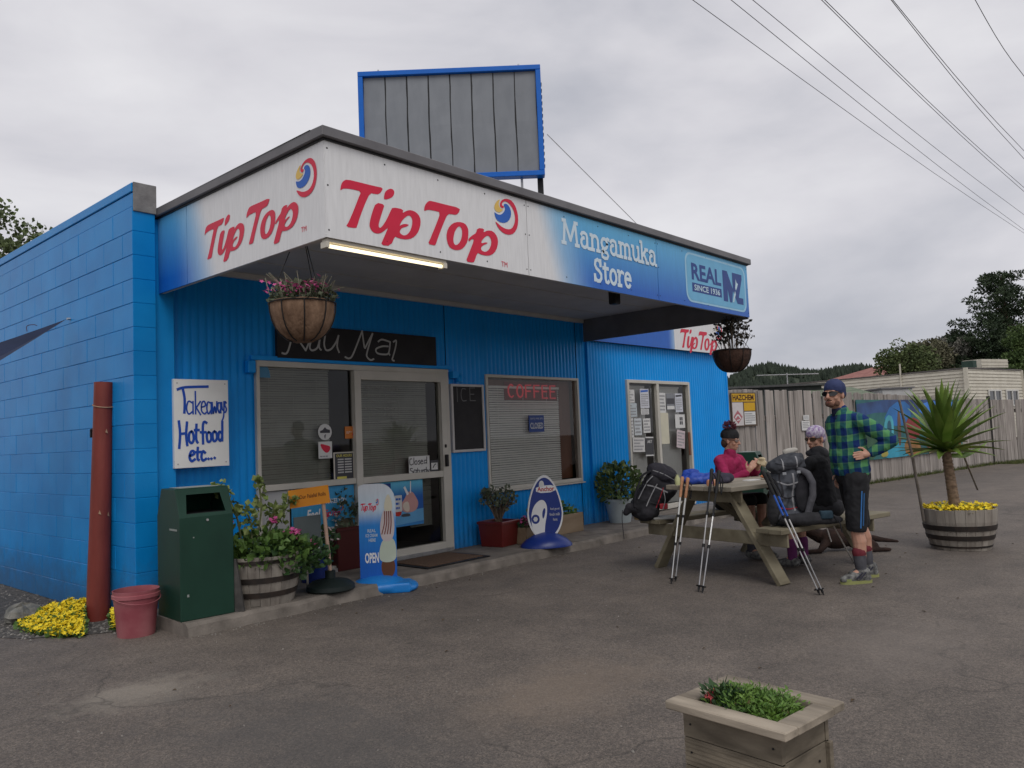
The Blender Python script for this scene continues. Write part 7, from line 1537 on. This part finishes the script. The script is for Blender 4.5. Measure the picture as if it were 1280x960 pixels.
def mp_(loop, c, q, k=1, c2=None): MB().fill([chaikin([(w*u, h*v) for u, v in loop], k)], f1, q).build('painted_shape', PM('mural_%d' % int(q*1e5), c, c2 or tuple(min(1, x*1.5+.004) for x in c), 2.2, .5), t, world=True)
mp_([(0, .72), (.2, .8), (.4, .72), (.62, .75), (1, .70), (1, 1), (0, 1)], (.015, .035, .12), .001, 1, (.03, .09, .25)); mp_([(.20, .60), (.30, .95), (.46, .98), (.47, .62), (.36, .52)], (.012, .12, .34), .0014); mp_([(.55, .72), (.75, .74), (.98, .70), (.99, .97), (.56, .97)], (.03, .16, .50), .0018)
mp_([(.60, .62), (.68, .76), (.74, .70), (.80, .80), (.9, .70), (.98, .62), (.9, .58)], (.36, .42, .46), .0022); mp_([(0, 0), (.0, .6), (.04, .7), (.08, .5), (.12, .72), (.16, .4), (.14, 0)], (.02, .07, .035), .0026); mp_([(.15, 0), (.2, .3), (.28, .22), (.36, .3), (.44, .25), (.48, 0)], (.02, .22, .32), .003)
mp_([(.22, .30), (.21, .55), (.25, .75), (.30, .70), (.30, .40), (.27, .26)], (.06, .34, .42), .0034); mp_([(.245, .36), (.24, .56), (.262, .66), (.28, .6), (.28, .42)], (.015, .10, .16), .0038); mp_([(.33, .2), (.34, .8), (.37, .8), (.36, .2)], (.10, .05, .03), .0042); mp_([(.40, .0), (.38, .2), (.42, .3), (.52, .28), (.56, 0)], (.24, .11, .03), .0046)
mp_([(.42, .32), (.41, .66), (.52, .68), (.57, .5), (.52, .28)], (.22, .02, .02), .005); mp_([(.60, .05), (.60, .35), (.72, .42), (.86, .36), (.98, .3), (.98, .02)], (.11, .035, .012), .0054, 1, (.22, .08, .02)); mp_([(.70, .34), (.80, .52), (.92, .34)], (.20, .03, .025), .0058, 0); mp_([(.62, .0), (.63, .16), (.67, .16), (.67, .0)], (.28, .20, .10), .0062, 0); mp_([(.74, .02), (.75, .14), (.79, .14), (.8, .02)], (.3, .24, .12), .0066, 0); mp_([(.54, .02), (.545, .3), (.565, .3), (.57, .02)], (.02, .07, .08), .007, 0); mp_([(.17, .02), (.18, .14), (.22, .18), (.24, .04)], (.30, .26, .05), .0074); mp_([(.66, .46), (.68, .58), (.71, .56), (.70, .44)], (.03, .22, .30), .0078)
# low things peeping over the fence
c0_ = PD(1040, 490, 24); c1__ = PD(1103, 490, 24); ax2 = Vector((c1__.x-c0_.x, c1__.y-c0_.y, 0)); zt2 = PD(1070, 483, 24).z
t = thing('green_shed', 'low shed with greenish roof sheet behind the fence', 'shed', (c0_.x, c0_.y, 0), math.atan2(ax2.y, ax2.x)); l = ax2.length
MB().box((0, 0, 0), (l, 2.2, zt2-.25)).build('wall', PM('shed_wall', (.2, .2, .18), (.26, .26, .23), 4, .9), t); mb = MB(); mb.add([(-.1, -.25, zt2-.42), (l+.1, -.25, zt2-.42), (l+.1, 2.4, zt2+.06), (-.1, 2.4, zt2+.06), (-.1, -.25, zt2-.38), (l+.1, -.25, zt2-.38), (l+.1, 2.4, zt2+.1), (-.1, 2.4, zt2+.1)], [(0, 1, 2, 3), (4, 5, 6, 7), (0, 1, 5, 4), (2, 3, 7, 6), (0, 3, 7, 4), (1, 2, 6, 5)]); mb.build('roof', PM('mossy_roof', (.10, .13, .085), (.17, .2, .14), 3, .85), t)
c0_ = PD(1103, 491, 25); c1__ = PD(1141, 492, 25); ax2 = Vector((c1__.x-c0_.x, c1__.y-c0_.y, 0)); zt2 = PD(1120, 486, 25).z
t = thing('white_lean_to', 'small white panelled lean-to behind the mural fence', 'shed', (c0_.x, c0_.y, 0), math.atan2(ax2.y, ax2.x)); MB().box((0, 0, 0), (ax2.length, 1.5, zt2)).build('wall', PM('offwhite_sheet', (.42, .42, .41), (.5, .5, .49), 4, .8), t, bevel=.01); MB().box((-.05, -.05, zt2+.002), (ax2.length+.05, 1.6, zt2+.05)).build('roof', GREYF, t)
# ============================================================ WEATHERBOARD HOUSE
WB = PM('cream_weatherboard', (.52, .485, .40), (.60, .565, .475), 3, .7); hcn = PD(1207, 461, 34); ze = hcn.z
hL = G(972, 482.5, ze); hR = G(1276, 463.5, ze); hL = Vector((hL.x, hL.y, ze))
if hR.length > 80 or (hR-hcn).length > 12: hR = hcn+Vector((_r0.x, _r0.y, 0))*2.6+Vector((_f.x, _f.y, 0))*.6
hs = thing('weatherboard_house', 'long cream weatherboard house behind the fence', 'house', (hcn.x, hcn.y, 0))
def boards(a, b, z0, z1, pitch=.145, name='weatherboards'):
    a, b = Vector((a.x, a.y, 0)), Vector((b.x, b.y, 0)); d = (b-a).normalized(); n = Vector((d.y, -d.x, 0))
    if n.dot(CAM0-a) < 0: n = -n
    mb = MB(); z = z0
    while z < z1-.01:
        zz = min(z+pitch, z1); A_, B_ = a+Vector((0, 0, z)), b+Vector((0, 0, z)); up = Vector((0, 0, zz-z)); mb.add([A_+n*.035, B_+n*.035, B_+n*.004+up, A_+n*.004+up, A_, B_], [(0, 1, 2, 3), (4, 5, 1, 0)]); z += pitch
    mb.build(name, WB, hs, world=True, kind='stuff'); return d, n
dL, nL = boards(hL, hcn, .4, ze); dR, nR = boards(hcn, hR, .4, ze)
MB().bar(Vector((hcn.x, hcn.y, .3))+nL*.02, Vector((hcn.x, hcn.y, ze+.05))+nL*.02, .16, .16).build('corner_board', WB, hs, world=True)
MB().bar(Vector((hR.x, hR.y, .3)), Vector((hR.x, hR.y, ze+.02)), .16, .16).build('corner_board', WB, hs, world=True)
bk = Vector((_f.x, _f.y, 0)).normalized()*6; RF = PM('dull_roof_iron', (.10, .09, .085), (.15, .135, .125), 2, .7)
mb = MB(); A_ = [Vector((p.x, p.y, ze+.01)) for p in (hL, hcn, hR)]; mb.add([A_[0]+nL*.05, A_[1]+nL*.05+nR*.05, A_[2]+nR*.05, A_[2]+bk*1.5+Vector((0, 0, .1)), A_[0]+bk+Vector((0, 0, .1))], [(0, 1, 2, 3, 4)]); mb.add([p+Vector((0, 0, .05)) for p in (A_[0]+nL*.05, A_[1]+nL*.05+nR*.05, A_[2]+nR*.05, A_[2]+bk*1.5, A_[0]+bk)], [(0, 1, 2, 3, 4)]); mb.add([q for p in (A_[0]+nL*.05, A_[1]+nL*.05+nR*.05, A_[2]+nR*.05) for q in (p, p+Vector((0, 0, .05)))], [(0, 2, 3, 1), (2, 4, 5, 3)]); mb.build('roof', RF, hs, world=True)
def onr(x, y):
    d = ray(x, y); k = (hcn-CAM0).dot(nR)/d.dot(nR); return CAM0+d*k
for xa, xb in ((1234, 1250), (1256, 1271)):
    a, b = onr(xa, 495), onr(xb, 495); zt_, zb_ = onr((xa+xb)/2, 487).z, onr((xa+xb)/2, 506).z; f0 = frame(Vector((a.x, a.y, 0))+nR*.04, (b-a).normalized()-Vector((0, 0, (b-a).normalized().z)), (0, 0, 1), nR); W_ = (b-a).length
    mb = MB()
    for u0, u1, v0, v1 in ((0, W_, zt_-.07, zt_), (0, W_, zb_-.07, zb_), (0, .08, zb_, zt_-.07), (W_-.08, W_, zb_, zt_-.07), (W_/2-.04, W_/2+.04, zb_, zt_-.07)): mb.prism([(u0, v0), (u1, v0), (u1, v1), (u0, v1)], 0, .05, f0)
    wn = mb.build('window', flat('white_sash', (.62, .61, .57)), hs, world=True)
    for u0, u1 in ((.08, W_/2-.04), (W_/2+.04, W_-.08)): MB().fill([[(u0, zb_), (u1, zb_), (u1, zt_-.07), (u0, zt_-.07)]], f0, .01).build('pane', flat('dark_glass', (.03, .035, .04), .1, .7), wn, world=True)
a, b = onr(1227, 455), onr(1260, 455); MB().box((-.01, -.01, 0), (.01, .01, .01)) ; mb = MB(); f0 = frame(Vector((a.x, a.y, ze+.08)), (b-a).normalized(), (0, 0, 1), nR); mb.prism([(0, 0), ((b-a).length, 0), ((b-a).length, .38), (0, .38)], -.8, 0, f0); rbx = mb.build('roof_box', WB, hs, world=True)
for k in range(2): MB().prism([(-.02, .1+.16*k), ((b-a).length+.02, .1+.16*k), ((b-a).length+.02, .115+.16*k), (-.02, .115+.16*k)], -.01, .02, f0).build('board_edge', WB, rbx, world=True)
a = onr(1217, 458); mb = MB(); f0 = frame(Vector((a.x, a.y, ze+.085)), dR, (0, 0, 1), nR); mb.prism([(0, 0), (.36, 0), (.36, .30), (0, .30)], -.5, -.02, f0); mb.build('roof_vent', PM('dark_green_vent', (.02, .045, .035), (.03, .06, .045), 4, .7), hs, world=True)
pv = hL+(hcn-hL)*.62
t_ = onfence(1106, 487, 1); 
dLn = (hcn-hL); 
def onl(x, y): d = ray(x, y); k = (hcn-CAM0).dot(nL)/d.dot(nL); return CAM0+d*k
a, b = onl(1102, 486), onl(1112, 486); f0 = frame(Vector((a.x, a.y, a.z-.12))+nL*.04, Vector((b.x-a.x, b.y-a.y, 0)).normalized(), (0, 0, 1), nL); MB().prism([(0, 0), ((b-a).length, 0), ((b-a).length, .16), (0, .16)], 0, .03, f0).build('wall_vent', DARK, hs, world=True)
for x in (1128,): 
    p = onl(x, 490); MB().bar(Vector((p.x, p.y, .3))+nL*.05, Vector((p.x, p.y, ze+.5))+nL*.05, .06, .06).build('vent_pipe', WB, hs, world=True)
# red-roofed house further back
q = PD(1092, 470, 52); t = thing('red_roof_house', 'house with a faded red roof behind the weatherboard house', 'house', (q.x, q.y, 0), -YAW+R_(18)); zr_ = PD(1105, 457, 52).z; z0_ = PD(1090, 475, 52).z
MB().box((-2.2, -2, 0), (2.2, 3, z0_)).build('wall', WB, t); mb = MB(); mb.add([(-2.6, -2.4, z0_-.1), (2.6, -2.4, z0_-.1), (2.6, 3.4, z0_-.1), (-2.6, 3.4, z0_-.1), (.6, .5, zr_), (2.2, .5, zr_)], [(0, 1, 5, 4), (1, 2, 5), (2, 3, 4, 5), (3, 0, 4), (0, 3, 2, 1)]); mb.build('roof', PM('faded_red_roof', (.22, .085, .07), (.32, .14, .115), 2.5, .8), t)
# antenna
q0 = PD(985, 487, 30); t = thing('tv_antenna', 'television aerial on a mast above the fence', 'antenna', (q0.x, q0.y, 0)); zt_ = PD(985, 466, 30).z; MB().tube([(q0.x, q0.y, 2.2), (q0.x, q0.y, zt_)], .02, 6).build('mast', STEEL, t, world=True); R0 = Vector((_r0.x, _r0.y, 0))
MB().tube([Vector((q0.x, q0.y, zt_-.05))-R0*1.15, Vector((q0.x, q0.y, zt_-.08))+R0*1.2], .018, 6).build('boom', STEEL, t, world=True)
for k in range(9):
    p = Vector((q0.x, q0.y, zt_-.05))-R0*(1.1-.27*k); s_ = Vector((_f.x, _f.y, 0))*.35+R0*.12; MB().tube([p-s_, p+s_], .009, 5).build('element', STEEL, t, world=True)
# dark low roof at far left of the fence
q = PD(955, 486, 26); t = thing('low_dark_roof', 'low dark iron shed roof just above the left end of fence', 'shed', (q.x, q.y, 0), -YAW); zt2 = PD(955, 480, 26).z; MB().box((-1.3, 0, 0), (1.9, 2, zt2-.12)).build('wall', PM('shed_dark', (.04, .045, .04), (.06, .065, .06), 4, .9), t); MB().box((-1.5, -.15, zt2-.118), (2.1, 2.2, zt2-.05)).build('roof', PM('shed_roof_dark', (.06, .06, .06), (.09, .09, .085), 4, .8), t)
# ============================================================ TREES
def tree(name, label, base, h, clusters, leaf_m, leaf, per, rg, trunk_r=.25, squash=.5, group=None):
    base = Vector(base); t = thing(name, label, 'tree', base, 0, group); mb = MB(); mb.tube([(0, 0, -.1), (.05*h/8, .02, h*.3), (0, .05, h*.62), (.02, 0, h*.92)], [trunk_r, trunk_r*.75, trunk_r*.45, trunk_r*.1], 8)
    for c, r in clusters[::max(1, len(clusters)//26)]:
        c = Vector(c); z0_ = max(h*.12, c.z-.35*math.hypot(c.x, c.y)); mb.tube([(0, 0, z0_), (c.x*.5, c.y*.5, (z0_+c.z)/2+.05), c], [trunk_r*.35, trunk_r*.22, trunk_r*.06], 5)
    mb.build('trunk', BARK, t, smooth=True); ml = MB()
    for c, r in clusters: leafmesh(ml, c, r, per, leaf, rg, dirup=.1, shell=.25, squash=squash)
    ml.build('crown', leaf_m, t, kind='stuff'); return t
rg = random.Random(99)
def conifer_clusters(h, rmax, z0, n, pad=(.55, .55, .2), flat_=1.):
    out = []; z = z0
    while z < h-.2:      # tiers of boughs, each ending in upswept pads
        t_ = (z-z0)/(h-z0); R = rmax*(1-t_)**.8+.25; nb_ = max(4, int(7*R/rmax*1.6)+3)
        for k in range(nb_):
            a = rg.random()*2*PI; L_ = R*rg.uniform(.62, 1.12); dz = rg.uniform(-.25, .25)
            for s_ in np.linspace(.35, 1, max(2, int(L_/.75))):
                out.append(((L_*s_*math.cos(a), L_*s_*math.sin(a), z+dz+.30*s_*s_), tuple(p*rg.uniform(.7, 1.2)*(1.15-.45*s_) for p in pad)))
        z += h*.062
    return out
q = G(1262, 494); b_ = PD(1264, 480, 46); hh_ = PD(1262, 326, 46).z
tree('macrocarpa_tree', 'huge dark macrocarpa conifer rising behind the house', (b_.x, b_.y, 0), hh_-.6, conifer_clusters(hh_-.3, 4.4, 1.8, 0, (.8, .8, .26)), PM('conifer_dark', (.014, .030, .012), (.040, .064, .024), 1.5, .7), .17, 130, rg, .45, squash=.26)
b_ = PD(1287, 480, 40); tree('pale_conifer', 'lighter green tree at the right edge of the picture', (b_.x, b_.y, 0), 5.6, conifer_clusters(5.6, 1.8, 1.2, 0, (.5, .5, .26)), PM('conifer_light', (.04, .075, .018), (.08, .125, .03), 2, .7), .13, 110, rg, .2, squash=.3)
def round_clusters(c, r, n, pad): 
    out = []
    for k in range(n):
        while True:
            p = Vector((rg.uniform(-1, 1), rg.uniform(-1, 1), rg.uniform(-1, 1)))
            if .3 < p.length < 1: break
        out.append(((c[0]+p.x*r[0], c[1]+p.y*r[1], c[2]+p.z*r[2]), tuple(pad*rg.uniform(.7, 1.3) for _ in range(3))))
    return out
for px_, py_, dd_, rx, rz_, m, nm, lab in ((1132, 456, 44, 1.35, 1.0, PM('shrub_olive', (.05, .075, .024), (.11, .14, .045), 2, .7), 'round_tree', 'rounded olive green tree above the house roof'), (1158, 454, 46, 1.1, 1.0, PM('shrub_brown', (.10, .10, .055), (.17, .16, .10), 2, .8), 'brownish_tree', 'brownish small tree beside the rounded olive tree'), (1183, 447, 47, 1.3, 1.25, PM('shrub_grey', (.11, .11, .09), (.20, .19, .16), 2, .8), 'greyish_tree', 'grey twiggy tree left of the big conifer'), (1196, 438, 50, .75, 1.3, PM('shrub_dark', (.014, .022, .012), (.03, .042, .02), 2, .7), 'slim_dark_tree', 'slim dark tree against the left side of the big conifer')):
    b_ = PD(px_, py_, dd_); tree(nm, lab, (b_.x, b_.y, 0), b_.z+.4, round_clusters((0, 0, b_.z), (rx, rx, rz_), 46, .5), m, .13, 170, rg, .15, group='trees behind the house')
b_ = PD(-6, 318, 14.5); tree('leafy_tree', 'light green leafy tree behind the block wall at left', (b_.x, b_.y, 0), b_.z+.5, round_clusters((0, 0, b_.z-.1), (1.1, 1.1, .95), 110, .24), PM('leaf_back', (.05, .075, .02), (.10, .13, .045), 3, .6), .085, 34, rg, .1)
# ============================================================ HILLS with pine forest
rid = [(700, 500), (820, 492), (905, 482), (922, 471), (940, 463), (962, 459), (985, 463), (1010, 468), (1030, 468), (1048, 464), (1070, 461), (1092, 463), (1115, 470), (1150, 476), (1300, 474), (1450, 480)]
hm = MB(); vs = []; rows = 7
for x, y in rid:
    top = PD(x, y+3, 430); 
    for k in range(rows): t_ = k/(rows-1); d = 430-t_*190; p = CAM0+ray(x, y)*(d); vs.append((p.x, p.y, -.5+(top.z+.5)*(1-t_)**1.3))
hm.add(vs, [(i*rows+j, i*rows+j+1, (i+1)*rows+j+1, (i+1)*rows+j) for i in range(len(rid)-1) for j in range(rows-1)])
tag(hm.build('hill', PM('hill_green', (.02, .03, .016), (.04, .052, .028), .02, .9), smooth=True), kind='structure', label='distant dark hill covered in pines')
fm = MB(); vv = np.array(vs)
for k in range(2600):
    i = rg.randrange(1, len(rid)-2); s_ = rg.random(); j = 0 if rg.random() < .45 else rg.randrange(0, rows-3); u_ = rg.random() if j else rg.random()*.5
    p = (vv[i*rows+j]*(1-s_)+vv[(i+1)*rows+j]*s_)*(1-u_)+(vv[i*rows+j+1]*(1-s_)+vv[(i+1)*rows+j+1]*s_)*u_; h = rg.uniform(3., 5.6); r = h*rg.uniform(.16, .26); n = 6; vs2 = []
    for zz, rr in ((-.5, r*.6), (h*.2, r), (h*.55, r*.7), (h*.85, r*.25)):
        for q in range(n): a = 2*PI*q/n+rg.random()*.5; e = rr*rg.uniform(.7, 1.25); vs2.append((p[0]+e*math.cos(a), p[1]+e*math.sin(a), p[2]+zz))
    vs2.append((p[0], p[1], p[2]+h)); fm.add(vs2, [(a*n+b, a*n+(b+1) % n, (a+1)*n+(b+1) % n, (a+1)*n+b) for a in range(3) for b in range(n)]+[(3*n+b, 3*n+(b+1) % n, 4*n) for b in range(n)])
tag(fm.build('pine_forest', PM('far_pine', (.020, .030, .020), (.038, .052, .034), .2, .9)), 'far pine forest on the hill ridge', 'forest', kind='stuff')
# ============================================================ POWER LINES
WIRE = flat('wire_dark', (.03, .03, .035), .6)
WL = [((866, 0), (1280, 291), 'lowest thin power line crossing the sky', .0055), ((914, 0), (1280, 287), 'second thin power line from the left', .0055), ((941, 0), (1280, 268), 'third thin power line from the left', .0055), ((1027, 0), (1280, 239), 'left strand of the inner twin power lines', .006), ((1031, 0), (1280, 234), 'right strand of the inner twin power lines', .006), ((1114, 0), (1280, 198), 'left strand of the outer twin power lines', .006), ((1116, 0), (1280, 188), 'right strand of the outer twin power lines', .006), ((1219, 0), (1280, 94.5), 'single power line in the top right corner', .006)]
for (xa, ya), (xb, yb), lab, r in WL:
    z = 8.0; a, b = G(xa, ya, z), G(xb, yb, z); d = b-a; pts = []
    for k in range(13):
        t_ = -.35+2.1*k/12; p = a+d*t_; pts.append(p+Vector((0, 0, -.10*math.sin(PI*min(1, max(0, t_)))))) 
    o = MB().tube(pts, r, 5).build('power_line', WIRE); tag(o, lab, 'power line', 'power lines overhead')
